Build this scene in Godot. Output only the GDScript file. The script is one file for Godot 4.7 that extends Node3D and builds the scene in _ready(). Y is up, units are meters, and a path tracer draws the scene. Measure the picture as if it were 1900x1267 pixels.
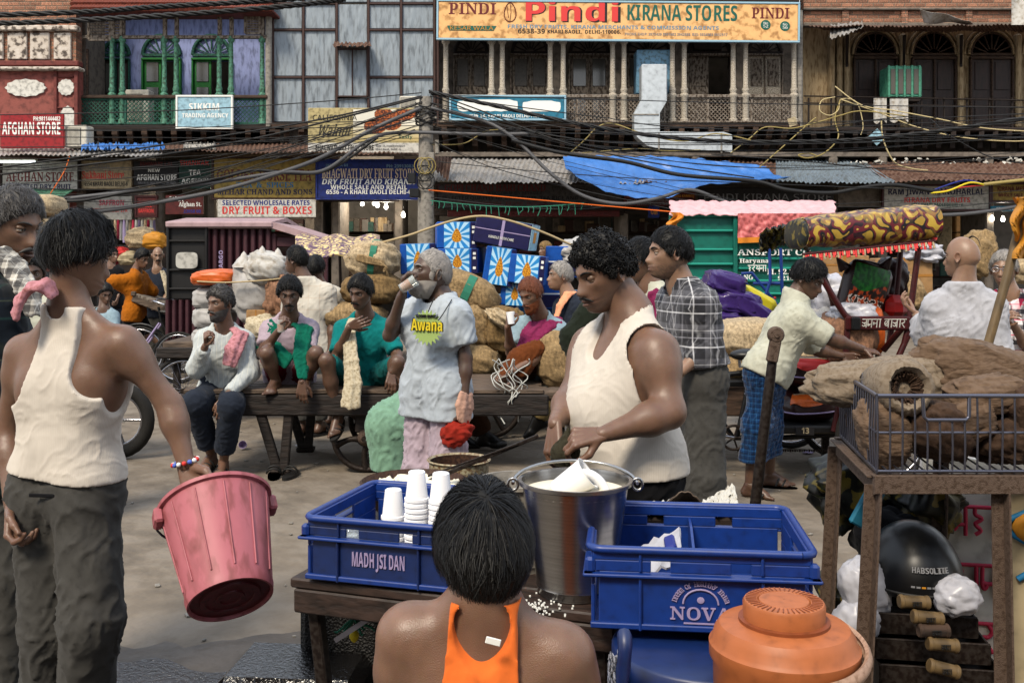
extends Node3D
# Street tea stall in a market lane. Photo units:F pixels focal length,eye 1.53 m up,horizon at row 480; W() turns a place in the view and a distance into metres.
const F:=1847.0
const EYE:=1.53
var M:={}
var T:={}
var used:={}
var jobs:Array=[]
var rng:=RandomNumberGenerator.new()
var nz:=FastNoiseLite.new()
var nf:=FastNoiseLite.new()
func _ready():
	rng.seed=7
	nz.seed=3; nz.noise_type=FastNoiseLite.TYPE_SIMPLEX; nz.frequency=1.0; nz.fractal_octaves=2
	nf.seed=5; nf.noise_type=FastNoiseLite.TYPE_SIMPLEX; nf.frequency=1.0; nf.fractal_type=FastNoiseLite.FRACTAL_NONE
	camera_and_light()
	make_materials()
	build_ground()
	build_buildings()
	build_signs()
	build_wires()
	build_street()
	build_front()
	build_people()
	run_jobs()
func camera_and_light():
	var cam:=Camera3D.new(); cam.name="camera"; add_child(cam)
	cam.position=Vector3(0,EYE,0)
	cam.keep_aspect=Camera3D.KEEP_HEIGHT
	cam.set_frustum(0.1*1267.0/F,Vector2(0,-0.1*153.5/F),0.1,300.0)
	cam.current=true
	var sky_mat:=ProceduralSkyMaterial.new()
	sky_mat.sky_top_color=Color(0.70,0.74,0.80); sky_mat.sky_horizon_color=Color(0.83,0.83,0.82); sky_mat.sky_curve=0.25
	sky_mat.ground_bottom_color=Color(0.33,0.31,0.29); sky_mat.ground_horizon_color=Color(0.6,0.59,0.57)
	sky_mat.sky_energy_multiplier=1.0
	var sky:=Sky.new(); sky.sky_material=sky_mat
	var e:=Environment.new(); e.background_mode=Environment.BG_SKY; e.sky=sky
	e.tonemap_mode=Environment.TONE_MAPPER_LINEAR
	e.tonemap_exposure=2.75
	e.sdfgi_enabled=true; e.ssao_enabled=true; e.ssil_enabled=true
	var we:=WorldEnvironment.new(); we.name="world"; we.environment=e; add_child(we)
	var sun:=DirectionalLight3D.new(); sun.name="sun"; add_child(sun)
	sun.light_color=Color(1.0,0.95,0.87); sun.light_energy=0.6; sun.light_angular_distance=14.0; sun.shadow_enabled=true
	sun.rotation_degrees=Vector3(-48,-28,0)
# ---------- places
func W(px:float,py:float,d:float)->Vector3:
	return Vector3((px-950.0)/F*d,EYE-(py-480.0)/F*d,-d)
func V(x:float,y:float,z:float)->Vector3:
	return Vector3(x,y,z)
# ---------- nodes
func numbered(n:String)->String:
	if not used.has(n):
		used[n]=0
		return n
	used[n]+=1
	return "%s_%03d"%[n,used[n]]
func tag(o:Node,label:String,category:String,group:="")->Node:
	o.set_meta("label",label); o.set_meta("category",category)
	if group!="":o.set_meta("group",group)
	return o
func thing(called:String,label:String,category:String,at:=Vector3.ZERO,turn:=0.0,group:="")->Node3D:
	var o:=Node3D.new(); o.name=numbered(called); add_child(o)
	o.position=at; o.rotation.y=turn
	tag(o,label,category,group)
	return o
func part(called:String,m:Mesh,mt:Material,parent:Node,at:=Vector3.ZERO,label:="")->MeshInstance3D:
	var o:=MeshInstance3D.new(); o.name=called if parent!=self else numbered(called)
	o.mesh=m; o.material_override=mt; o.position=at
	parent.add_child(o,true)
	if label!="":o.set_meta("label",label)
	return o
func struct(called:String,m:Mesh,mt:Material)->MeshInstance3D:
	var o:=part(called,m,mt,self); o.set_meta("kind","structure")
	return o
func dup(o:Node3D,at:Vector3,label:="",turn:=INF)->Node3D:
	var c:Node3D=o.duplicate(); c.name=numbered(String(o.name).trim_suffix("_000")); add_child(c); c.position=at
	if label!="":c.set_meta("label",label)
	if turn!=INF:c.rotation.y=turn
	return c
# ---------- meshes
class B:
	var v:=PackedVector3Array()
	var n:=PackedVector3Array()
	var t:=PackedVector2Array()
	var c:=PackedColorArray()
	var i:=PackedInt32Array()
	var xf:=Transform3D()
	var col:=Color.WHITE
	func put(p:Vector3,nn:Vector3,uv:=Vector2.ZERO)->int:
		v.append(xf*p); n.append((xf.basis*nn).normalized()); t.append(uv); c.append(col)
		return v.size()-1
	func quad(a:Vector3,b:Vector3,cc:Vector3,d:Vector3,out:=Vector3.ZERO,u0:=Vector2(0,0),u1:=Vector2(1,1)):
		var nn:=(cc-a).cross(d-b)
		if nn.length_squared()<1e-16:return
		nn=nn.normalized()
		var flip:=false
		if out!=Vector3.ZERO and nn.dot(out)<0:nn=-nn; flip=true
		var k:=put(a,nn,u0); put(b,nn,Vector2(u1.x,u0.y)); put(cc,nn,u1); put(d,nn,Vector2(u0.x,u1.y))
		i.append_array([k,k+1,k+2,k,k+2,k+3] if flip else [k,k+2,k+1,k,k+3,k+2])
	func tri(a:Vector3,b:Vector3,cc:Vector3,out:=Vector3.ZERO):
		var nn:=(b-a).cross(cc-a)
		if nn.length_squared()<1e-18:return
		nn=nn.normalized()
		var flip:=false
		if out!=Vector3.ZERO and nn.dot(out)<0:nn=-nn; flip=true
		var k:=put(a,nn); put(b,nn); put(cc,nn)
		i.append_array([k,k+1,k+2] if flip else [k,k+2,k+1])
	func box(ce:Vector3,s:Vector3,bv:=0.0,bs:=Basis())->B:
		var h:=s*0.5
		var P:=func(sg:Vector3,ax:int)->Vector3:
			var p:=Vector3(sg.x*(h.x-bv),sg.y*(h.y-bv),sg.z*(h.z-bv))
			p[ax]=sg[ax]*h[ax]
			return ce+bs*p
		for ax in 3:
			var b1:=(ax+1)%3
			var c1:=(ax+2)%3
			for sg in [-1.0,1.0]:
				var q:=[]
				for w in [[-1,-1],[1,-1],[1,1],[-1,1]]:
					var g:=Vector3.ZERO
					g[ax]=sg; g[b1]=w[0]; g[c1]=w[1]
					q.append(P.call(g,ax))
				var o:=Vector3.ZERO
				o[ax]=sg
				quad(q[0],q[1],q[2],q[3],bs*o)
				if bv>0.0:
					for s2 in [-1.0,1.0]:
						var g0:=Vector3.ZERO
						g0[b1]=sg; g0[c1]=s2; g0[ax]=-1
						var g1:=g0
						g1[ax]=1
						var oo:=g0
						oo[ax]=0
						quad(P.call(g0,b1),P.call(g1,b1),P.call(g1,c1),P.call(g0,c1),bs*oo)
		if bv>0.0:
			for x in [-1,1]:
				for y in [-1,1]:
					for z in [-1,1]:
						var g:=Vector3(x,y,z)
						tri(P.call(g,0),P.call(g,1),P.call(g,2),bs*g)
		return self
	func bar(a:Vector3,b:Vector3,w:float,h:float,bv:=0.0,up:=Vector3.UP)->B:
		var z:=(b-a).normalized()
		if absf(z.dot(up))>0.99:up=Vector3.RIGHT
		var x:=up.cross(z).normalized()
		return box((a+b)*0.5,Vector3(w,h,(b-a).length()),bv,Basis(x,z.cross(x),z))
	func tube(pts:Array,r,sides:=8,cap:=true)->B:
		var m:=pts.size()
		var rows:=[]
		var nrm:=Vector3.ZERO
		for k in m:
			var d:Vector3=(pts[mini(k+1,m-1)]-pts[maxi(k-1,0)]).normalized()
			if k==0:
				nrm=d.cross(Vector3.UP if absf(d.y)<0.9 else Vector3.RIGHT).normalized()
			else:
				nrm=(nrm-d*nrm.dot(d)).normalized()
			var bn:=d.cross(nrm)
			var rad:float=r[k] if r is Array else r
			var first:=v.size()
			for s in sides+1:
				var a:=TAU*s/sides
				var o:=nrm*cos(a)+bn*sin(a)
				put(pts[k]+o*rad,o,Vector2(float(s)/sides,float(k)/maxf(1,m-1)))
			rows.append(first)
		for k in m-1:
			for s in sides:
				var a:int=rows[k]+s
				var b:int=rows[k+1]+s
				i.append_array([a,b+1,a+1,a,b,b+1])
		if cap:
			for e in [0,m-1]:
				var d:Vector3=(pts[0]-pts[1]) if e==0 else (pts[m-1]-pts[m-2])
				var k0:=put(pts[e],d.normalized())
				var first:int=rows[e]
				for s in sides:
					var a:=put(v_local(first+s),d.normalized())
					var b:=put(v_local(first+s+1),d.normalized())
					i.append_array([k0,a,b] if e==0 else [k0,b,a])
		return self
	func v_local(k:int)->Vector3:
		return xf.affine_inverse()*v[k]
	func lathe(pr:Array,segs:=24,smooth:=50.0,wob=null)->B:
		var m:=pr.size()
		for k in m-1:
			var a:Vector2=pr[k]
			var b:Vector2=pr[k+1]
			if a.distance_squared_to(b)<1e-12:continue
			var d:=(b-a).normalized()
			var me:=Vector2(d.y,-d.x)
			var na:=me
			var nb:=me
			if k>0:
				var dd:Vector2=(a-pr[k-1]).normalized()
				if rad_to_deg(absf(dd.angle_to(d)))<smooth:na=(me+Vector2(dd.y,-dd.x)).normalized()
			if k<m-2:
				var dd:Vector2=(pr[k+2]-b).normalized()
				if rad_to_deg(absf(dd.angle_to(d)))<smooth:nb=(me+Vector2(dd.y,-dd.x)).normalized()
			var f0:=v.size()
			for s in segs+1:
				var an:=TAU*s/segs
				var ca:=cos(an)
				var sa:=sin(an)
				var ra:=a.x
				var rb:=b.x
				if wob!=null:
					ra*=wob.call(an,a.y); rb*=wob.call(an,b.y)
				put(Vector3(ca*ra,a.y,sa*ra),Vector3(ca*na.x,na.y,sa*na.x),Vector2(float(s)/segs,float(k)/m))
				put(Vector3(ca*rb,b.y,sa*rb),Vector3(ca*nb.x,nb.y,sa*nb.x),Vector2(float(s)/segs,float(k+1)/m))
			for s in segs:
				var p:=f0+s*2
				i.append_array([p,p+2,p+3,p,p+3,p+1])
		return self
	# a cloth or sheet:f(u,w) with a thickness
	func sheet(nu:int,nw:int,f:Callable,thick:=0.0)->B:
		var p:=PackedVector3Array()
		for b in nw+1:
			for a in nu+1:
				p.append(f.call(float(a)/nu,float(b)/nw))
		var nn:=PackedVector3Array()
		for b in nw+1:
			for a in nu+1:
				var du:=p[b*(nu+1)+mini(a+1,nu)]-p[b*(nu+1)+maxi(a-1,0)]
				var dw:=p[mini(b+1,nw)*(nu+1)+a]-p[maxi(b-1,0)*(nu+1)+a]
				nn.append(du.cross(dw).normalized())
		for side in ([1.0,-1.0] if thick>0.0 else [1.0]):
			var f0:=v.size()
			for b in nw+1:
				for a in nu+1:
					var k:=b*(nu+1)+a
					put(p[k]+nn[k]*thick*0.5*side,nn[k]*side,Vector2(float(a)/nu,float(b)/nw))
			for b in nw:
				for a in nu:
					var k:=f0+b*(nu+1)+a
					var q:=k+nu+1
					i.append_array([k,q,q+1,k,q+1,k+1] if side>0 else [k,q+1,q,k,k+1,q+1])
		if thick>0.0:
			var rim:=[]
			for a in nu:rim.append(a)
			for b in nw:rim.append(b*(nu+1)+nu)
			for a in nu:rim.append(nw*(nu+1)+nu-a)
			for b in nw:rim.append((nw-b)*(nu+1))
			for k in rim.size():
				var a:int=rim[k]
				var b:int=rim[(k+1)%rim.size()]
				var o:=nn[a]*thick*0.5
				var o2:=nn[b]*thick*0.5
				quad(p[a]+o,p[b]+o2,p[b]-o2,p[a]-o)
		return self
	func prism(poly:Array,z0:float,z1:float)->B:
		var pp:=PackedVector2Array(poly)
		if not Geometry2D.is_polygon_clockwise(pp):pp.reverse()
		var ix:=Geometry2D.triangulate_polygon(pp)
		for k in range(0,ix.size(),3):
			for z in [z0,z1]:
				var o:=Vector3(0,0,signf(z-(z0+z1)*0.5))
				tri(Vector3(pp[ix[k]].x,pp[ix[k]].y,z),Vector3(pp[ix[k+1]].x,pp[ix[k+1]].y,z),Vector3(pp[ix[k+2]].x,pp[ix[k+2]].y,z),o)
		for k in pp.size():
			var a:=pp[k]
			var b:=pp[(k+1)%pp.size()]
			var o:=Vector3(-(b.y-a.y),b.x-a.x,0)
			quad(Vector3(a.x,a.y,z0),Vector3(b.x,b.y,z0),Vector3(b.x,b.y,z1),Vector3(a.x,a.y,z1),o)
		return self
	func prism_at(_c:Vector3,px:Array,d:float,th:=0.4):  # outline in view units at distance d
		var poly:=[]
		for q in px:poly.append(Vector2((q.x-950.0)/1847.0*d,1.53-(q.y-480.0)/1847.0*d))
		prism(poly,-d-th*0.5,-d+th*0.5)
	# closed blob on a sphere grid:f(direction) gives the point
	func ball(nu:int,nv:int,f:Callable)->B:
		var p:=PackedVector3Array()
		for b in nv+1:
			var th:=PI*b/nv
			for a in nu+1:
				var ph:=TAU*(a%nu)/nu
				p.append(f.call(Vector3(sin(th)*sin(ph),cos(th),sin(th)*cos(ph))))
		grid(p,nu,nv)
		return self
	func grid(p:PackedVector3Array,nu:int,nv:int):
		var f0:=v.size()
		var w:=nu+1
		var acc:=PackedVector3Array()
		acc.resize(p.size())
		for b in nv:
			for a in nu:
				var k:=b*w+a
				var q:=k+w
				var m1:=(p[q]-p[k]).cross(p[q+1]-p[k])
				var m2:=(p[q+1]-p[k]).cross(p[k+1]-p[k])
				acc[k]+=m1+m2; acc[q+1]+=m1+m2; acc[q]+=m1; acc[k+1]+=m2
				i.append_array([f0+k,f0+q+1,f0+q,f0+k,f0+k+1,f0+q+1])
		for b in nv+1:
			var s:=acc[b*w]+acc[b*w+nu]
			acc[b*w]=s; acc[b*w+nu]=s
		for e in [0,nv]:
			var s:=Vector3.ZERO
			for a in w:s+=acc[e*w+a]
			for a in w:acc[e*w+a]=s
		for k in p.size():
			put(p[k],acc[k].normalized() if acc[k].length_squared()>1e-20 else Vector3.UP,Vector2(float(k%w)/nu,float(k/w)/nv))
	func mesh()->ArrayMesh:
		var m:=ArrayMesh.new()
		if i.size()==0:return m
		var a:=[]
		a.resize(Mesh.ARRAY_MAX)
		a[Mesh.ARRAY_VERTEX]=v; a[Mesh.ARRAY_NORMAL]=n; a[Mesh.ARRAY_TEX_UV]=t; a[Mesh.ARRAY_COLOR]=c; a[Mesh.ARRAY_INDEX]=i
		m.add_surface_from_arrays(Mesh.PRIMITIVE_TRIANGLES,a)
		return m
func bld()->B:
	return B.new()
func bx(ce:Vector3,s:Vector3,bv:=0.0,bs:=Basis())->ArrayMesh:
	return B.new().box(ce,s,bv,bs).mesh()
func tb(pts:Array,r,sides:=8)->ArrayMesh:
	return B.new().tube(pts,r,sides).mesh()
func curve(pts:Array,n:int)->Array:  # smooth line through points
	var out:=[]
	var m:=pts.size()
	for k in n+1:
		var s:=float(k)/n*(m-1)
		var j:=mini(int(s),m-2)
		out.append(pts[j].cubic_interpolate(pts[j+1],pts[maxi(j-1,0)],pts[mini(j+2,m-1)],s-j))
	return out
var fonts:={}
func lettering(parent:Node,s:String,at:Vector3,wide:float,high:float,mt:Material,kind:="sans",turn:=0.0,lean:=0.0)->MeshInstance3D:
	if not fonts.has(kind):
		var f:=SystemFont.new()
		f.font_names=PackedStringArray(["Droid Serif" if kind.begins_with("serif") else "Droid Sans"])
		f.font_weight=700 if kind.ends_with("bold") else 400
		fonts[kind]=f
	var tm:=TextMesh.new()
	tm.text=s; tm.font=fonts[kind]; tm.font_size=40; tm.pixel_size=0.01; tm.depth=0.02; tm.curve_step=2.0
	tm.horizontal_alignment=HORIZONTAL_ALIGNMENT_CENTER; tm.vertical_alignment=VERTICAL_ALIGNMENT_CENTER
	var bb:=tm.get_aabb()
	var o:=part("lettering",tm,mt,parent)
	var sx:=wide/maxf(bb.size.x,0.01)
	var sy:=high/maxf(bb.size.y,0.01)
	var bs:=Basis(Vector3(sx,0,0),Vector3(lean*sy,sy,0),Vector3(0,0,0.25))
	bs=Basis(Vector3.UP,turn)*bs
	o.transform=Transform3D(bs,at-bs*(bb.position+bb.size*0.5))
	return o
# ---------- bodies:joined tapered bones,meshed as surface nets
func cone(fl:PackedFloat32Array,a:Vector3,b:Vector3,ra:float,rb:float,flat:=0.0):
	fl.append_array([a.x,a.y,a.z,b.x,b.y,b.z,ra,rb,flat])
func net(job:Dictionary)->void:
	var bones:PackedFloat32Array=job.bones
	var cell:float=job.cell
	var kk:float=job.k
	var nb:=bones.size()/9
	var lo:=Vector3(1e9,1e9,1e9)
	var hi:=-lo
	for q in nb:
		var o:=q*9
		var r:=maxf(bones[o+6],bones[o+7])+kk*0.5+cell*2.5
		for e in [0,3]:
			var p:=Vector3(bones[o+e],bones[o+e+1],bones[o+e+2])
			lo=lo.min(p-Vector3(r,r,r)); hi=hi.max(p+Vector3(r,r,r))
	var nx:=int((hi.x-lo.x)/cell)+2
	var ny:=int((hi.y-lo.y)/cell)+2
	var nzz:=int((hi.z-lo.z)/cell)+2
	var sxy:=nx*ny
	var f:=PackedFloat32Array()
	f.resize(sxy*nzz)
	f.fill(1.0)
	for q in nb:
		var o:=q*9
		var ax:float=bones[o]-lo.x
		var ay:float=bones[o+1]-lo.y
		var az:float=bones[o+2]-lo.z
		var bx_:float=bones[o+3]-lo.x-ax
		var by_:float=bones[o+4]-lo.y-ay
		var bz_:float=bones[o+5]-lo.z-az
		var ra:float=bones[o+6]
		var rb:float=bones[o+7]
		var fl:float=bones[o+8]
		var len2:float=maxf(bx_*bx_+by_*by_+bz_*bz_,1e-8)
		var ln:float=sqrt(len2)
		var dr:float=rb-ra
		var R:float=maxf(ra,rb)+kk*0.5+cell*2.0
		var x0:=maxi(0,int((minf(ax,ax+bx_)-R)/cell))
		var x1:=mini(nx-1,int((maxf(ax,ax+bx_)+R)/cell)+1)
		var y0:=maxi(0,int((minf(ay,ay+by_)-R)/cell))
		var y1:=mini(ny-1,int((maxf(ay,ay+by_)+R)/cell)+1)
		var z0:=maxi(0,int((minf(az,az+bz_)-R)/cell))
		var z1:=mini(nzz-1,int((maxf(az,az+bz_)+R)/cell)+1)
		var il:=1.0/len2
		for z in range(z0,z1+1):
			var pz:float=z*cell-az
			for y in range(y0,y1+1):
				var py:float=y*cell-ay
				var yz:float=py*by_+pz*bz_
				var at:=z*sxy+y*nx
				for x in range(x0,x1+1):
					var px:float=x*cell-ax
					var tt:float=(px*bx_+yz)*il
					var t:float=clampf(tt,0.0,1.0)
					var ex:float=px-bx_*t
					var ey:float=py-by_*t
					var ez:float=pz-bz_*t
					var d:float=sqrt(ex*ex+ey*ey+ez*ez)-ra-dr*t
					if fl>0.0:
						d=maxf(d,(tt-1.0)*ln)
					var old:float=f[at+x]
					var h:float=kk-absf(old-d)
					if h>0.0:
						f[at+x]=minf(old,d)-h*h*0.25/kk
					elif d<old:
						f[at+x]=d
	var cuts:PackedFloat32Array=job.cuts
	var lim:=cell*1.9
	for q in cuts.size()/8:
		var o:=q*8
		var plane:=cuts[o]<0.5
		var a:=Vector3(cuts[o+1],cuts[o+2],cuts[o+3])
		var b:=Vector3(cuts[o+4],cuts[o+5],cuts[o+6])
		var r:float=cuts[o+7]
		var ab:=b-a
		var l2:=maxf(ab.length_squared(),1e-8)
		for z in nzz:
			for y in ny:
				var at:=z*sxy+y*nx
				for x in nx:
					var cur:float=f[at+x]
					if cur>lim:continue
					var p:=lo+Vector3(x,y,z)*cell
					var d:float
					if plane:
						d=a.dot(p)-r
					else:
						var t:=clampf((p-a).dot(ab)/l2,0.0,1.0)
						d=r-(p-a-ab*t).length()
					if d>cur:f[at+x]=d
	var where:=PackedInt32Array()
	where.resize(f.size())
	where.fill(-1)
	var P:=PackedVector3Array()
	var off:=[0,1,nx,nx+1,sxy,sxy+1,sxy+nx,sxy+nx+1]
	var cx:=[0.0,1.0,0.0,1.0,0.0,1.0,0.0,1.0]
	var cy:=[0.0,0.0,1.0,1.0,0.0,0.0,1.0,1.0]
	var cz:=[0.0,0.0,0.0,0.0,1.0,1.0,1.0,1.0]
	var E:=[0,1,2,3,4,5,6,7,0,2,1,3,4,6,5,7,0,4,1,5,2,6,3,7]
	var cells:=PackedInt32Array()
	var c8:=PackedFloat32Array()
	c8.resize(8)
	for z in nzz-1:
		for y in ny-1:
			var at:=z*sxy+y*nx
			for x in nx-1:
				var v0:float=f[at+x]
				if v0>lim or v0<-lim:continue
				var neg:=0
				for c in 8:
					c8[c]=f[at+x+off[c]]
					if c8[c]<0.0:neg+=1
				if neg==0 or neg==8:continue
				var s:=Vector3.ZERO
				var m:=0
				for e in 12:
					var a:int=E[e*2]
					var b:int=E[e*2+1]
					var va:float=c8[a]
					var vb:float=c8[b]
					if (va<0.0)!=(vb<0.0):
						var t:float=va/(va-vb)
						s+=Vector3(cx[a]+(cx[b]-cx[a])*t,cy[a]+(cy[b]-cy[a])*t,cz[a]+(cz[b]-cz[a])*t)
						m+=1
				where[at+x]=P.size()
				cells.append(at+x)
				P.append(lo+(Vector3(x,y,z)+s/m)*cell)
	var I:=PackedInt32Array()
	for q in cells.size():
		var at:=cells[q]
		var v0:float=f[at]
		for ax in 3:
			var st:int=[1,nx,sxy][ax]
			var u:int=[nx,sxy,1][ax]
			var w:int=[sxy,1,nx][ax]
			var v1:float=f[at+st]
			if (v0<0.0)==(v1<0.0):continue
			if at-u-w<0:continue
			var a:=where[at]
			var b:=where[at-u]
			var c:=where[at-u-w]
			var d:=where[at-w]
			if a<0 or b<0 or c<0 or d<0:continue
			if v0<0.0:I.append_array([a,c,b,a,d,c])
			else:I.append_array([a,b,c,a,c,d])
	var N:=normals(P,I)
	# one smoothing pass,then folds along the normal
	var S:=PackedVector3Array()
	S.resize(P.size())
	var cnt:=PackedFloat32Array()
	cnt.resize(P.size())
	for rounds in job.get("smooth",1):
		S.fill(Vector3.ZERO); cnt.fill(0.0)
		for q in range(0,I.size(),3):
			var a:=I[q]
			var b:=I[q+1]
			var c:=I[q+2]
			S[a]+=P[b]+P[c]; S[b]+=P[a]+P[c]; S[c]+=P[a]+P[b]
			cnt[a]+=2.0; cnt[b]+=2.0; cnt[c]+=2.0
		for q in P.size():
			if cnt[q]>0.0:P[q]=P[q].lerp(S[q]/cnt[q],0.5)
	var amp:float=job.get("amp",0.0)
	if amp>0.0:
		var fr:Vector3=job.get("fr",Vector3(8,4,8))
		var sd:Vector3=job.get("sd",Vector3.ZERO)
		for q in P.size():
			var p:=P[q]
			var g:=(p+sd)*fr
			g+=Vector3(nz.get_noise_3dv(p*2.6+sd),nz.get_noise_3dv(p*2.2-sd),nz.get_noise_3dv(p*2.4))*1.5
			var r1:=pow(1.0-absf(nf.get_noise_3dv(g)),3.5)
			var r2:=pow(1.0-absf(nf.get_noise_3dv(g*1.9+Vector3(7,3,1))),3.5)
			P[q]=p+N[q]*amp*(1.25*r1+0.45*r2-0.55)*edge_fade(cuts,p)
	N=normals(P,I)
	var C:=PackedColorArray()
	var base:Color=job.get("color",Color.WHITE)
	if job.get("mottle",0.0)>0.0:
		var mo:float=job.mottle
		for q in P.size():
			var g:=1.0+mo*(nz.get_noise_3dv(P[q]*9.0)+0.6*nz.get_noise_3dv(P[q]*34.0))
			C.append(Color(base.r*g,base.g*g,base.b*g))
	else:
		C.resize(P.size()); C.fill(base)
	job.out=[P,N,C,I]
func edge_fade(cuts:PackedFloat32Array,p:Vector3)->float:
	var m:=0.03
	for q in cuts.size()/8:
		var o:=q*8
		var a:=Vector3(cuts[o+1],cuts[o+2],cuts[o+3])
		if cuts[o]<0.5:m=minf(m,absf(a.dot(p)-cuts[o+7]))
		else:
			var ab:=Vector3(cuts[o+4],cuts[o+5],cuts[o+6])-a
			var t:=clampf((p-a).dot(ab)/maxf(ab.length_squared(),1e-8),0.0,1.0)
			m=minf(m,absf((p-a-ab*t).length()-cuts[o+7]))
	return 0.15+0.85*smoothstep(0.0,0.03,m)
func normals(P:PackedVector3Array,I:PackedInt32Array)->PackedVector3Array:
	var N:=PackedVector3Array()
	N.resize(P.size())
	for q in range(0,I.size(),3):
		var a:=I[q]
		var b:=I[q+1]
		var c:=I[q+2]
		var m:=(P[c]-P[a]).cross(P[b]-P[a])
		N[a]+=m; N[b]+=m; N[c]+=m
	for q in N.size():N[q]=N[q].normalized()
	return N
func run_one(k:int)->void:
	net(jobs[k])
func run_jobs():
	var t0:=Time.get_ticks_msec()
	var id:=WorkerThreadPool.add_group_task(run_one,jobs.size(),-1,true)
	WorkerThreadPool.wait_for_group_task_completion(id)
	var tri:=0
	var by:={}
	for j in jobs:
		if not by.has(j.node):by[j.node]=B.new()
		var b:B=by[j.node]
		var f0:=b.v.size()
		b.v.append_array(j.out[0]); b.n.append_array(j.out[1]); b.c.append_array(j.out[2])
		var tt:=PackedVector2Array()
		tt.resize(j.out[0].size())
		b.t.append_array(tt)
		for q in j.out[3]:b.i.append(q+f0)
		if j.has("extra"):
			var x:B=j.extra
			f0=b.v.size()
			b.v.append_array(x.v); b.n.append_array(x.n); b.c.append_array(x.c); b.t.append_array(x.t)
			for q in x.i:b.i.append(q+f0)
	for o in by:
		o.mesh=by[o].mesh()
		tri+=by[o].i.size()/3
	print("jobs ",jobs.size()," tris ",tri," ms ",Time.get_ticks_msec()-t0)
func blob(node:MeshInstance3D,bones:PackedFloat32Array,cell:float,k:float,opt:={})->Dictionary:
	var j:={"node":node,"bones":bones,"cell":cell,"k":k,"cuts":PackedFloat32Array()}
	j.merge(opt,true)
	jobs.append(j)
	return j
func cut_plane(c:PackedFloat32Array,nrm:Vector3,p:Vector3):
	c.append_array([0.0,nrm.x,nrm.y,nrm.z,0.0,0.0,0.0,nrm.dot(p)])
func cut_cap(c:PackedFloat32Array,a:Vector3,b:Vector3,r:float):
	c.append_array([1.0,a.x,a.y,a.z,b.x,b.y,b.z,r])
# ---------- people
const FACE:=[[0.0,-0.030,0.011,0.013,0.020],[0.0,-0.008,0.009,0.022,0.012],[-0.012,-0.036,0.006,0.007,0.007],[0.012,-0.036,0.006,0.007,0.007],
	[-0.031,0.008,0.014,0.011,-0.012],[0.031,0.008,0.014,0.011,-0.012],[-0.030,0.027,0.019,0.007,0.006],[0.030,0.027,0.019,0.007,0.006],[0.0,0.03,0.016,0.012,0.004],
	[0.0,-0.061,0.020,0.005,0.007],[0.0,-0.073,0.017,0.006,0.008],[0.0,-0.0670,0.024,0.0022,-0.007],[0.0,-0.100,0.020,0.013,0.010],[0.0,-0.086,0.02,0.006,-0.004],
	[-0.048,-0.014,0.016,0.014,0.006],[0.048,-0.014,0.016,0.014,0.006],[-0.045,-0.055,0.02,0.02,-0.004],[0.045,-0.055,0.02,0.02,-0.004],[0.0,0.075,0.05,0.03,0.004]]
func skull(d:Vector3)->Vector3:
	var yy:=0.116 if d.y>0.0 else 0.122
	var zz:=0.088 if d.z>0.0 else 0.104
	var r:=1.0/sqrt(d.x*d.x/0.0053+d.y*d.y/(yy*yy)+d.z*d.z/(zz*zz))
	var p:=d*r
	var low:=smoothstep(0.0,-0.12,p.y)
	p.x*=1.0-0.22*low
	if p.z<0.0:p.z*=1.0-0.55*smoothstep(-0.02,-0.11,p.y)
	else:p.z+=0.034*smoothstep(-0.01,-0.09,p.y)*exp(-p.x*p.x/0.0022)
	return p
func face_point(d:Vector3)->Vector3:
	var p:=skull(d)
	if d.z>0.0:
		var dz:=0.0
		for g in FACE:
			var u:float=(p.x-g[0])/g[2]
			var w:float=(p.y-g[1])/g[3]
			var e:=u*u+w*w
			if e<9.0:dz+=g[4]*exp(-0.5*e)
		p.z+=dz*smoothstep(0.0,0.35,d.z)
	return p
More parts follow.
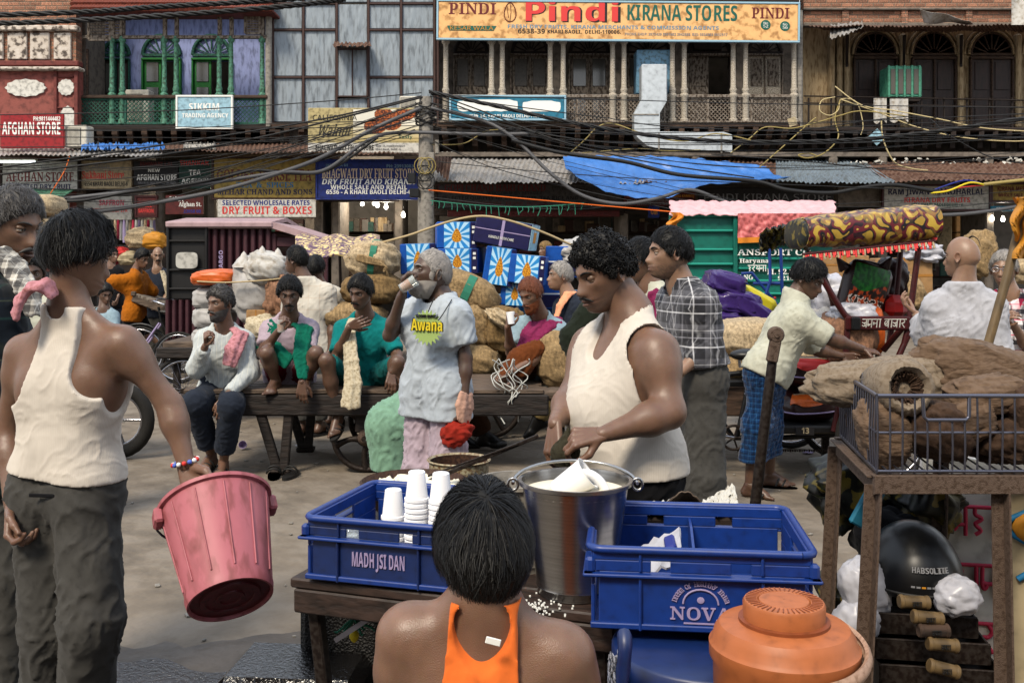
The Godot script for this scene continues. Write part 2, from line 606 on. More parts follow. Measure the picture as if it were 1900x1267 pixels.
func head_mesh(b:B,xf:Transform3D,skin:Color,lip:Color,fine:bool,shut:=false,stub:=0.0):
	var nu:=96 if fine else 60
	var nv:=84 if fine else 52
	b.xf=xf; b.col=skin
	var p:=PackedVector3Array()
	var f0:=b.v.size()
	for j in nv+1:
		var th:=PI*j/nv
		for a in nu+1:
			var ph:=TAU*(a%nu)/nu
			ph-=0.5*sin(ph)
			p.append(face_point(Vector3(sin(th)*sin(ph),cos(th),sin(th)*cos(ph))))
	b.grid(p,nu,nv)
	for q in p.size():
		var l:Vector3=p[q]
		var g:=1.0+0.10*nz.get_noise_3dv(l*40.0+xf.origin)
		var c:=Color(skin.r*g,skin.g*g,skin.b*g)
		if l.z>0.05:
			var m:=exp(-0.5*(pow(l.x/0.021,2)+pow((l.y+0.067)/0.009,2)))
			c=c.lerp(lip,m*0.7)
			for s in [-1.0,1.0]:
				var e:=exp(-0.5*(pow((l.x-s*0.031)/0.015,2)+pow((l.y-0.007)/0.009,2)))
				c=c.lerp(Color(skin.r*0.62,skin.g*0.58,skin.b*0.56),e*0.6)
		if stub>0.0 and l.z>-0.05:
			var m:=smoothstep(-0.035,-0.06,l.y+0.25*absf(l.x)*0.3)*(0.75+0.5*nf.get_noise_3dv(l*300.0))
			c=c.lerp(Color(0.02,0.017,0.016),clampf(m,0.0,1.0)*stub)
		b.c[f0+q]=c
	for s in [-1.0,1.0]:
		var ctr:=Vector3(s*0.031,0.008,0.0685)
		if not shut:
			b.col=Color(0.40,0.37,0.33)
			b.ball(12,8,func(d):return ctr+d*0.0125)
			b.col=Color(0.012,0.009,0.007)
			b.ball(8,6,func(d):return ctr+Vector3(0,-0.001,0.0085)+d*0.0056)
		b.col=Color(skin.r*0.72,skin.g*0.7,skin.b*0.68)
		b.ball(12,8,func(d):return ctr+Vector3(0,0.0030 if not shut else 0.0,-0.0005)+Vector3(d.x*0.0152,d.y*(0.0098 if not shut else 0.012),d.z*0.0142))
		b.ball(12,6,func(d):return ctr+Vector3(0,-0.0088,-0.001)+Vector3(d.x*0.0145,d.y*0.0065,d.z*0.0125))
		# ear:a cupped disc with a rim and a lobe
		b.col=Color(skin.r*0.9,skin.g*0.82,skin.b*0.8)
		var eb:=Basis(Vector3.UP,s*0.42)*Basis(Vector3.RIGHT,-0.15)
		b.ball(18,12,func(d):
			var rim:=sqrt(d.y*d.y+d.z*d.z)
			var q:=Vector3(d.x*0.0075,d.y*(0.032 if d.y>0 else 0.030),d.z*(0.019 if d.y>-0.3 else 0.014))
			if d.x*s>0.0:q.x=s*(0.001+0.0085*smoothstep(0.45,0.92,rim)*(1.0-smoothstep(0.92,1.0,rim)*0.4))
			return Vector3(s*0.0745,-0.006,-0.012)+eb*q)
	b.xf=Transform3D()
func hair_mask(d:Vector3,o:Dictionary)->float:
	var z:=d.z
	var edge:float=lerpf(o.get("side",0.02),o.get("front",0.92),z*z) if z>0.0 else lerpf(o.get("side",0.02),o.get("back",-0.62),-z)
	var m:=d.y-edge
	if z>0.0:m+=0.30*exp(-pow((z-0.22)/0.16,2))*smoothstep(-0.35,-0.05,d.y)*smoothstep(0.5,0.9,absf(d.x))
	if o.has("bald"):m=minf(m,o.bald-(d.y*0.9+d.z*0.35))
	return m
func strand(b:B,pts:Array,w:float,up:Vector3,nn:Vector3):
	var f0:=b.v.size()
	var m:=pts.size()
	for k in m:
		var d:Vector3=(pts[mini(k+1,m-1)]-pts[maxi(k-1,0)]).normalized()
		var x:=d.cross(up).normalized()*w*(1.0-0.75*k/(m-1))
		b.put(pts[k]-x,nn-x.normalized()*0.3); b.put(pts[k]+x,nn+x.normalized()*0.3)
	for k in m-1:
		var q:=f0+k*2
		b.i.append_array([q,q+3,q+1,q,q+2,q+3])
func hair_mesh(xf:Transform3D,o:Dictionary,seed_at:int)->B:
	var b:=B.new()
	b.xf=xf
	var rg:=RandomNumberGenerator.new()
	rg.seed=seed_at
	var th:float=o.get("th",0.012)
	var lump:float=o.get("lump",0.25)
	var fq:float=o.get("fq",45.0)
	var pnt:=func(d:Vector3)->Vector3:
		var m:=hair_mask(d,o)
		var k:=smoothstep(-0.02,0.25,m)
		var h:float=th*k*(1.0+lump*0.7*nz.get_noise_3dv(d*fq*0.06+Vector3(seed_at,0,0))+lump*0.8*nf.get_noise_3dv(d*fq*0.2))*(1.0+o.get("top",0.5)*maxf(0.0,d.y))
		var s:=skull(d)
		if m<-0.02:return s*0.94
		return s*(0.985+0.02*k)+d*h
	if o.get("crown",true):
		b.ball(56,44,pnt)
		var cnt:int=o.get("n",500)
		var ln:float=o.get("len",0.03)
		var wd:float=o.get("w",0.0016)
		var crown:=Vector3(0.1,0.78,-0.6).normalized()
		var made:=0
		var tries:=0
		while made<cnt and tries<cnt*6:
			tries+=1
			var d:=Vector3(rg.randfn(),rg.randfn(),rg.randfn()).normalized()
			if hair_mask(d,o)<-0.01:continue
			made+=1
			if o.get("curl",false):
				var at:Vector3=pnt.call(d)
				var r:=rg.randf_range(0.004,0.0075)
				var ax:=(d+Vector3(rg.randfn(),rg.randfn(),rg.randfn())*0.7).normalized()
				var u:=ax.cross(Vector3.UP if absf(ax.y)<0.9 else Vector3.RIGHT).normalized()
				var v2:=ax.cross(u)
				var pts:=[]
				var a0:=rg.randf()*TAU
				for k in 10:
					var a:=a0+k*0.72
					pts.append(at-d*0.003+(u*cos(a)+v2*sin(a))*r*(1.0-0.04*k)+ax*k*0.0011)
				b.tube(pts,0.0017,4,false)
				continue
			var tg:Vector3=(d-crown*d.dot(crown)).normalized()+Vector3(0,-0.3,0.15*signf(d.z))+Vector3(rg.randfn(),rg.randfn(),rg.randfn())*o.get("mess",0.28)
			tg=(tg-d*tg.dot(d)).normalized()
			var pts:=[]
			var l:float=ln*rg.randf_range(0.6,1.3)
			if d.z>0.0:l*=clampf(hair_mask(d,o)*4.0,0.25,1.0)
			var lift:float=rg.randf_range(0.4,1.0)*o.get("lift",0.007)
			for k in 5:
				var dk:Vector3=(d+tg*(l*k/4.0/0.1)).normalized()
				var base:=d
				var q:Vector3
				if k==0:q=pnt.call(d)
				else:
					q=skull(dk)+dk*(pnt.call(d)-skull(d)).length()
				pts.append(q+dk*(lift*sin(k*0.7)+0.001))
			strand(b,pts,wd*rg.randf_range(0.6,1.2),d,(d+V(rg.randfn(),rg.randfn(),rg.randfn())*o.get("vary",0.4)).normalized())
	b.xf=xf
	for s in [-1.0,1.0]:
		if o.get("brow",true):
			b.tube([V(s*0.046,0.024,0.066),V(s*0.036,0.031,0.083),V(s*0.024,0.0295,0.0895),V(s*0.011,0.025,0.092)],[0.0012,0.0034,0.0042,0.0028],6)
		if o.has("mous"):
			b.tube([V(s*0.034,-0.066,0.088),V(s*0.022,-0.054,0.0995),V(s*0.010,-0.049,0.1045),V(0.0,-0.0495,0.1055)],[0.0025,0.0065*o.mous,0.0075*o.mous,0.006*o.mous],8)
	if o.has("beard"):
		var bt:float=o.beard
		b.ball(56,44,func(d:Vector3)->Vector3:
			var m:=minf(-0.55-d.y+0.10*absf(d.x),d.z+0.25)
			m=maxf(m,minf(absf(d.x)-0.86+0.1*d.z,minf(0.12-d.y,0.2-absf(d.z-0.22))))
			var s:=face_point(d)
			var mouth:=exp(-(pow(s.x/0.02,2)+pow((s.y+0.067)/0.010,2)))
			m-=mouth*0.8
			if m<-0.02:return s*0.94
			return s*(0.99+0.015*smoothstep(-0.02,0.1,m))+Vector3(d.x,d.y-0.6,d.z)*bt*smoothstep(0.0,0.35,m)*(1.0+0.5*nf.get_noise_3dv(d*14.0)))
	b.xf=Transform3D()
	return b
func hand_bones(fl:PackedFloat32Array,w:Vector3,dir:Vector3,pn:Vector3,side:float,curl,s:=1.0):
	dir=dir.normalized(); pn=(pn-dir*pn.dot(dir)).normalized()
	var ac:=dir.cross(pn)*side
	var ln:=[0.078,0.086,0.080,0.062]
	for q in 4:
		var k:Vector3=w+(dir*[0.088,0.090,0.086,0.078][q]+ac*(0.030-0.0205*q))*s
		cone(fl,w+ac*(0.013-0.009*q)*s,k,0.0135*s,0.0108*s)
		var cu:float=curl[q] if curl is Array else curl+0.05*q
		var at:=k
		var an:=0.0
		for g in 3:
			an+=deg_to_rad([72.0,92.0,55.0][g])*cu+0.06
			var d:=(dir*cos(an)+pn*sin(an)+ac*(0.10-0.075*q)*(1.0-cu)).normalized()
			var to:Vector3=at+d*ln[q]*[0.45,0.31,0.24][g]*s
			cone(fl,at,to,[0.0096,0.0087,0.0078][g]*s,[0.0087,0.0078,0.0068][g]*s)
			at=to
	var ct:float=curl[4] if curl is Array else curl
	var t0:=w+(dir*0.022+ac*0.020+pn*0.006)*s
	var t1:=t0+(dir*0.62+ac*(0.72-0.3*ct)+pn*(0.25+0.5*ct)).normalized()*0.044*s
	var t2:=t1+(dir*0.85+ac*(0.38-0.5*ct)+pn*(0.2+0.55*ct)).normalized()*0.033*s
	var t3:=t2+(dir*0.9+ac*(0.2-0.6*ct)+pn*(0.15+0.5*ct)).normalized()*0.026*s
	cone(fl,t0,t1,0.0145*s,0.0115*s); cone(fl,t1,t2,0.011*s,0.0098*s); cone(fl,t2,t3,0.0098*s,0.008*s)
func foot_bones(fl:PackedFloat32Array,a:Vector3,fd:Vector3,s:float):
	fd=fd.normalized()
	var dn:=Vector3.DOWN
	if absf(fd.y)>0.05:dn=(Vector3.DOWN-fd*Vector3.DOWN.dot(fd)).normalized()
	var lat:=fd.cross(dn)*s
	cone(fl,a,a+dn*0.045-fd*0.028,0.036,0.032)
	cone(fl,a+dn*0.045-fd*0.028,a+dn*0.055+fd*0.10-lat*0.014,0.030,0.024)
	cone(fl,a-dn*0.004,a+dn*0.052+fd*0.11+lat*0.014,0.034,0.024)
	for q in 5:
		var b:=a+dn*0.060+fd*(0.115-0.008*q)+lat*(0.032-0.017*q)
		cone(fl,b,b+fd*[0.046,0.040,0.036,0.031,0.026][q]+dn*0.003,0.0125 if q==0 else 0.0095,0.012 if q==0 else 0.0085)
func person(label:String,D:float,J:Dictionary,o:Dictionary)->Dictionary:
	var j:={}
	for k in J:j[k]=W(J[k][0],J[k][1],D+(J[k][2] if J[k].size()>2 else 0.0))
	var bk:float=o.get("bulk",1.0)
	if not j.has("pl"):
		var s:Vector3=(j.sl+j.sr)*0.5
		var lat:Vector3=(j.sl-j.sr).normalized()
		j.pl=s+Vector3(0,-0.50,0)+lat*0.085; j.pr=s+Vector3(0,-0.50,0)-lat*0.085
	for e in ["l","r"]:
		if not j.has("k"+e):
			var h:Vector3=j["p"+e]
			j["k"+e]=Vector3(h.x,maxf(0.46,h.y*0.53),h.z+0.01); j["a"+e]=Vector3(h.x,0.1,h.z)
	var mid:Vector3=(j.pl+j.pr)*0.5
	var base:=Vector3(mid.x,0,mid.z)
	for k in j:j[k]-=base
	var root:=thing("person",label,"person",base,0.0,o.get("group",""))
	var S:Vector3=(j.sl+j.sr)*0.5
	var P:Vector3=(j.pl+j.pr)*0.5
	var up:=(S-P).normalized()
	var lat:Vector3=(j.sl-j.sr).normalized()
	var fwd:=lat.cross(up).normalized()
	j.S=S; j.P=P; j.up=up; j.lat=lat; j.fwd=fwd; j.base=base; j.root=root; j.D=D; j.bk=bk
	var cell:float=o.get("cell",0.014)
	var skin:Color=o.skin
	var near:=D<4.0
	var fl:=PackedFloat32Array()
	var hxf:=Transform3D(Basis(Vector3.UP,deg_to_rad(o.get("fy",0.0)))*Basis(Vector3.RIGHT,deg_to_rad(o.get("fp",0.0)))*Basis(Vector3.BACK,deg_to_rad(o.get("frl",0.0))),j.hd)
	hxf.basis=hxf.basis.scaled_local(Vector3.ONE*o.get("hs",1.0))
	j.hxf=hxf
	var nr:float=0.054*lerpf(1.0,bk,0.7)
	cone(fl,j.nk,hxf*Vector3(0,-0.03,-0.02),nr*1.12,nr)
	cone(fl,S-up*0.03,j.nk,0.075*bk,nr*1.05)
	for e in ["l","r"]:cone(fl,(j.nk as Vector3).lerp(hxf.origin,0.25)-fwd*0.015,(j["s"+e] as Vector3).lerp(S,0.25)+up*0.012,nr*0.6,0.045*bk)
	torso(fl,j,0.0)
	if o.has("belly"):cone(fl,P+up*0.13+fwd*0.03,P+up*0.2+fwd*0.05,o.belly,o.belly*0.9)
	for e in ["l","r"]:
		var sh:Vector3=j["s"+e]
		var el:Vector3=j["e"+e]
		var wr:Vector3=j["w"+e]
		var am:float=lerpf(1.0,bk,0.85)*o.get("arm",1.0)
		cone(fl,sh,sh.lerp(el,0.25),0.056*am,0.053*am); cone(fl,sh.lerp(el,0.25),el,0.05*am,0.037*am)
		cone(fl,el,el.lerp(wr,0.3),0.037*am,0.04*am); cone(fl,el.lerp(wr,0.3),wr,0.039*am,0.025)
		var h:Vector3=j["p"+e]
		var kn:Vector3=j["k"+e]
		var an:Vector3=j["a"+e]
		cone(fl,h,kn,0.084*bk,0.053*bk)
		var back:=(kn-(h+an)*0.5)
		back=-(back.normalized() if back.length()>0.02 else fwd)*0.018
		cone(fl,kn,kn.lerp(an,0.35)+back,0.051*bk,0.053*bk); cone(fl,kn.lerp(an,0.35)+back,an,0.052*bk,0.034*bk)
	var body:=part("body",null,M.skin,root)
	var hb:=B.new()
	var lip:=Color(skin.r*0.72,skin.g*0.46,skin.b*0.5)
	head_mesh(hb,hxf,skin,lip,near,o.get("shut",false),o.get("stub",0.0))
	blob(body,fl,cell,0.035,{"color":skin,"mottle":0.16,"extra":hb})
	var fine:=PackedFloat32Array()
	for e in ["l","r"]:
		var h:Dictionary=o.get("h"+e,{})
		if h.has("none"):continue
		var dir:Vector3=h.get("dir",j["w"+e]-j["e"+e])
		var sd:=1.0 if e=="r" else -1.0
		var pn:Vector3=h.get("pn",lat*sd)
		hand_bones(fine,j["w"+e],dir,pn,-sd*h.get("flip",1.0),h.get("curl",0.4),h.get("s",1.0))
		var hf:=PackedFloat32Array(fine)
		blob(body,hf,0.0042 if near else 0.0058,0.006,{"color":Color(skin.r*0.95,skin.g*0.92,skin.b*0.92),"mottle":0.12})
		fine.clear()
	if not o.get("nofeet",false):
		for e in ["l","r"]:
			var fd:Vector3=o.get("ft"+e,Vector3(fwd.x,0,fwd.z))
			foot_bones(fine,j["a"+e],fd,-1.0 if e=="r" else 1.0)
			if o.get("shoe",false):
				var sh:=part("shoe",null,M.black_leather,root)
				for q in range(0,fine.size(),9):
					fine[q+6]+=0.012; fine[q+7]+=0.012
				blob(sh,PackedFloat32Array(fine),0.009,0.03)
				fine.clear()
				continue
			blob(body,PackedFloat32Array(fine),0.0075,0.012,{"color":Color(skin.r*0.9,skin.g*0.88,skin.b*0.88),"mottle":0.15})
			fine.clear()
			if o.get("sandal",true):sandal(root,j["a"+e],fd,o.get("sandal_m",M.rubber),-1.0 if e=="r" else 1.0)
	if o.has("hair"):
		var hm:=hair_mesh(hxf,o.hair,int(absf(J.hd[0])+absf(J.hd[1])*7))
		part("hair",hm.mesh(),o.hair.get("m",M.hair),root)
	for g in o.get("wear",[]):wear(j,g,cell)
	return j
func torso(fl:PackedFloat32Array,j:Dictionary,x:float):
	var bk:float=j.bk
	var S:Vector3=j.S
	var P:Vector3=j.P
	var up:Vector3=j.up
	var L:Vector3=j.sl-S
	var H:Vector3=j.pl-P
	var hgt:float=(S-P).length()
	var c0:=PackedFloat32Array()
	cone(fl,j.sl,j.sr,0.056*bk+x,0.056*bk+x)
	for q in [-1.0,1.0]:
		var hip:Vector3=j.pl if q>0 else j.pr
		cone(fl,S+L*0.48*q-up*hgt*0.22,P+L*0.30*q+up*hgt*0.32,0.098*bk+x,0.088*bk+x)
		cone(fl,S+L*0.62*q-up*0.035,S+L*0.48*q-up*hgt*0.25,0.062*bk+x,0.09*bk+x)
		cone(fl,P+L*0.30*q+up*hgt*0.32,hip+up*0.03,0.086*bk+x,0.094*bk+x)
	cone(fl,S-up*hgt*0.2,P,0.092*bk+x,0.092*bk+x)
	cone(fl,j.pl,j.pr,0.092*bk+x,0.092*bk+x)
func wear(j:Dictionary,g:Dictionary,cell:float):
	var fl:=PackedFloat32Array()
	var cu:=PackedFloat32Array()
	var x:float=g.get("x",0.016)
	var bk:float=j.bk
	var up:Vector3=j.up
	var fwd:Vector3=j.fwd
	var lat:Vector3=j.lat
	var S:Vector3=j.S
	var P:Vector3=j.P
	var kind:String=g.k
	var nm:String=kind
	var kk:float=g.get("kk",0.05)
	if kind in ["shirt","vest","jacket"]:
		torso(fl,j,x)
		if g.has("belly"):cone(fl,P+up*0.13+fwd*0.03,P+up*0.2+fwd*0.05,g.belly+x,g.belly*0.9+x)
		var hem:float=g.get("hem",0.08)
		var dn:Vector3=g.get("dn",-up)
		var fla:float=g.get("flare",0.012)
		for q in ["l","r"]:
			cone(fl,j["p"+q]+up*0.05,j["p"+q]+dn*(hem+0.08),0.098*bk+x,0.10*bk+x+fla)
		cut_plane(cu,dn,P+dn*hem)
		cone(fl,S-up*0.02,j.nk,0.07*bk+x,0.05*lerpf(1,bk,0.6)+x*0.8)
		for q in ["l","r"]:cone(fl,(j.nk as Vector3).lerp(j.hd,0.2)-fwd*0.015,(j["s"+q] as Vector3).lerp(S,0.25)+up*0.012,0.036+x,0.046*bk+x)
		var sl:float=g.get("sl",0.0)
		for e in ["l","r"]:
			if sl<=0.0:break
			var sh:Vector3=j["s"+e]
			var el:Vector3=j["e"+e]
			var wr:Vector3=j["w"+e]
			var am:float=lerpf(1.0,bk,0.85)
			var to:=sh.lerp(el,minf(sl,1.0))
			var w:float=g.get("sw",0.022)
			cone(fl,sh,to,0.058*am+x*0.8,0.046*am+w,1.0 if sl<=1.0 else 0.0)
			if sl>1.0:cone(fl,el,el.lerp(wr,sl-1.0),0.044*am+w,0.034*am+w*0.6,1.0)
		var nw:float=g.get("neck",0.068)
		var nd:Vector3=j.nk+fwd*g.get("nf",0.02)-up*g.get("nd",0.0)
		cut_cap(cu,nd,j.nk+up*0.25+fwd*0.05,nw)
		cut_plane(cu,up,j.nk+up*0.034)
		if kind=="vest":
			cut_cap(cu,j.nk+up*0.03,S+fwd*0.13-up*g.get("scoop",0.10),g.get("sr",0.066))
			cut_cap(cu,j.nk+up*0.03,S-fwd*0.12-up*g.get("bscoop",0.04),g.get("bsr",0.06))
			for q in [-1.0,1.0]:
				var sh:Vector3=j.sl if q>0 else j.sr
				var ah:float=g.get("ah",0.085)
				cut_cap(cu,sh+lat*q*g.get("ao",0.015),sh+lat*q*0.2,ah)
				cut_cap(cu,sh+lat*q*g.get("ao",0.015),sh+lat*q*0.05-up*g.get("adeep",0.12),ah*0.95)
				if g.has("race"):
					var rt:Vector3=S+lat*q*(g.race+0.085)+up*0.09-fwd*0.05
					cut_cap(cu,rt,S+lat*q*(g.race+0.10)-up*g.get("rdeep",0.26)-fwd*0.08,0.085); cut_cap(cu,rt,S+lat*q*(g.race+0.085)+up*0.02+fwd*0.13,0.085)
				if g.has("aback"):cut_cap(cu,sh-lat*q*0.01-fwd*0.07,sh-lat*q*0.0-fwd*0.10-up*g.aback,0.075)
	elif kind in ["trousers","shorts"]:
		var to:float=g.get("to",1.9)
		cone(fl,j.pl,j.pr,0.095*bk+x,0.095*bk+x)
		for q in ["l","r"]:
			var kn:Vector3=j["k"+q]
			var an:Vector3=j["a"+q]
			var hp:Vector3=j["p"+q]
			cone(fl,hp+up*0.12,hp,0.092*bk+x,0.094*bk+x)
			var w:float=g.get("lw",0.03)
			cone(fl,hp,hp.lerp(kn,minf(to,1.0)),0.088*bk+x,0.058*bk+w,1.0 if to<=1.0 else 0.0)
			if to>1.0:cone(fl,kn,kn.lerp(an,to-1.0),0.056*bk+w,0.042*bk+w*g.get("cuff",1.0),1.0)
		cut_plane(cu,up,P+up*g.get("top",0.13))
		kk=0.03
	elif kind=="lungi":
		var to:float=g.get("to",1.5)
		cone(fl,j.pl,j.pr,0.1*bk+x,0.1*bk+x)
		for q in ["l","r"]:
			var kn:Vector3=j["k"+q]
			var an:Vector3=j["a"+q]
			var hp:Vector3=j["p"+q]
			cone(fl,hp+up*0.12,hp,0.095*bk+x,0.1*bk+x)
			cone(fl,hp,hp.lerp(kn,minf(to,1.0)),g.get("r1",0.1)*bk+x,g.get("r2",0.08)*bk+x,1.0 if to<1.0 else 0.0)
			if not g.has("r2"):cone(fl,hp.lerp(j.P,0.5),kn.lerp((j.kl+j.kr)*0.5,0.5),0.08*bk+x,0.06*bk+x)
			if to>1.0:cone(fl,kn,kn.lerp(an,to-1.0),g.get("r2",0.08)*bk+x,g.get("r2",0.085)*bk+x+0.01)
		if to>1.0:
			var a:Vector3=(j.kl+j.kr)*0.5
			var b:Vector3=(j.al+j.ar)*0.5
			cone(fl,a,a.lerp(b,to-1.0),0.07,0.08)
			cut_plane(cu,Vector3.DOWN,a.lerp(b,to-1.0))
		cut_plane(cu,up,P+up*g.get("top",0.11))
		kk=0.09 if not g.has("r2") else 0.05
	elif kind=="drape":
		nm=g.get("n","scarf")
		var pts:Array=g.pts
		var ctr:=[]
		for q in pts:ctr.append(W(q[0],q[1],j.D+q[2])-j.base)
		var nn:int=g.get("folds",5)
		for f in nn:
			var last:=Vector3.ZERO
			for q in pts.size():
				var d:Vector3=(ctr[mini(q+1,pts.size()-1)]-ctr[maxi(q-1,0)]).normalized()
				var out:Vector3=(ctr[q]-(S+P)*0.5).normalized()
				var ac:=d.cross(out).normalized()
				var w:float=pts[q][3]
				var o2:=(float(f)/(nn-1)-0.5)*2.0
				var at:Vector3=ctr[q]+ac*o2*w+out*(0.022+w*(0.16*sin(f*2.3+q*0.9)-0.25*o2*o2))
				if q>0:cone(fl,last,at,pts[q-1][3]*0.30,w*0.30)
				last=at
		kk=0.012
	if g.has("n"):nm=g.n
	var o:=part(nm,null,g.m,j.root)
	if g.has("label"):o.set_meta("label",g.label)
	blob(o,fl,g.get("cell",minf(cell,0.009) if kind=="drape" else cell),kk,{"mottle":0.09,"cuts":cu,"amp":g.get("amp",0.008)*(0.35 if kind=="drape" else 0.5),"fr":g.get("fr",Vector3(10,4,10)),"sd":j.base*1.7+Vector3(kind.length(),0,0),"smooth":g.get("smooth",2)})
func sandal(root:Node3D,a:Vector3,fd:Vector3,m:Material,s:float):
	fd=fd.normalized()
	var dn:=Vector3.DOWN
	if absf(fd.y)>0.05:dn=(Vector3.DOWN-fd*Vector3.DOWN.dot(fd)).normalized()
	var x:=fd.cross(dn)*s
	var b:=B.new()
	b.xf=Transform3D(Basis(x,fd,-dn),a+dn*0.076+fd*0.045)
	var poly:=[]
	for q in 20:
		var an:=TAU*q/20.0
		poly.append(Vector2(cos(an)*(0.046-0.008*(1.0-sin(an))*0.5)+0.004*sin(an),sin(an)*0.138))
	b.prism(poly,-0.022,-0.002)
	b.xf=Transform3D()
	var o:=a+dn*0.066
	for t in [[0.085,0.035],[0.045,0.048]]:
		var pts:=[]
		for q in 9:
			var an:=PI*q/8.0
			pts.append(o+fd*(t[0]+0.02*sin(an))+x*cos(an)*0.047-dn*sin(an)*t[1])
		b.tube(pts,0.007,6)
	part("sandal",b.mesh(),m,root)
# ---------- materials
func noise_tex(key:String,freq:float,stops:Array,cols:Array,octaves:=4,size:=256,kind:=FastNoiseLite.TYPE_SIMPLEX_SMOOTH,hard:=false,warp:=0.0):
	var n:=FastNoiseLite.new()
	n.noise_type=kind; n.frequency=freq; n.fractal_octaves=octaves; n.seed=key.length()*13+key.unicode_at(0)
	if octaves<2:n.fractal_type=FastNoiseLite.FRACTAL_NONE
	if warp>0.0:
		n.domain_warp_enabled=true; n.domain_warp_amplitude=warp; n.domain_warp_frequency=freq*1.5
	var g:=Gradient.new()
	g.offsets=PackedFloat32Array(stops); g.colors=PackedColorArray(cols)
	if hard:g.interpolation_mode=Gradient.GRADIENT_INTERPOLATE_CONSTANT
	var t:=NoiseTexture2D.new()
	t.width=size; t.height=size; t.seamless=true; t.seamless_blend_skirt=0.3; t.noise=n; t.color_ramp=g
	T[key]=t
func grey(x:float)->Color:return Color(x,x,x)
func image_tex(key:String,w:int,h:int,f:Callable):
	var im:=Image.create(w,h,false,Image.FORMAT_RGB8)
	for y in h:
		for x in w:im.set_pixel(x,y,f.call(x,y))
	T[key]=ImageTexture.create_from_image(im)
func mt(key:String,c:Color,o:={})->StandardMaterial3D:
	var m:=StandardMaterial3D.new()
	m.resource_name=key
	m.albedo_color=c; m.roughness=o.get("r",0.8); m.metallic=o.get("m",0.0); m.metallic_specular=o.get("s",0.4)
	var sc=o.get("ts",1.0)
	if o.has("t"):
		m.albedo_texture=T[o.t]
	if o.has("b"):
		m.heightmap_enabled=true; m.heightmap_texture=T[o.b]; m.heightmap_scale=o.get("bs",0.3)
	if o.has("t") or o.has("b"):
		if not o.get("uv",false):
			m.uv1_triplanar=true; m.uv1_world_triplanar=o.get("w",false)
		m.uv1_scale=sc if sc is Vector3 else Vector3(sc,sc,sc)
	if o.has("e"):
		m.emission_enabled=true; m.emission=o.e; m.emission_energy_multiplier=o.get("ee",1.0)
	if o.has("sheen"):
		m.rim_enabled=true; m.rim=o.sheen; m.rim_tint=0.5
	if o.has("coat"):
		m.clearcoat_enabled=true; m.clearcoat=o.coat; m.clearcoat_roughness=0.15
	M[key]=m
	return m
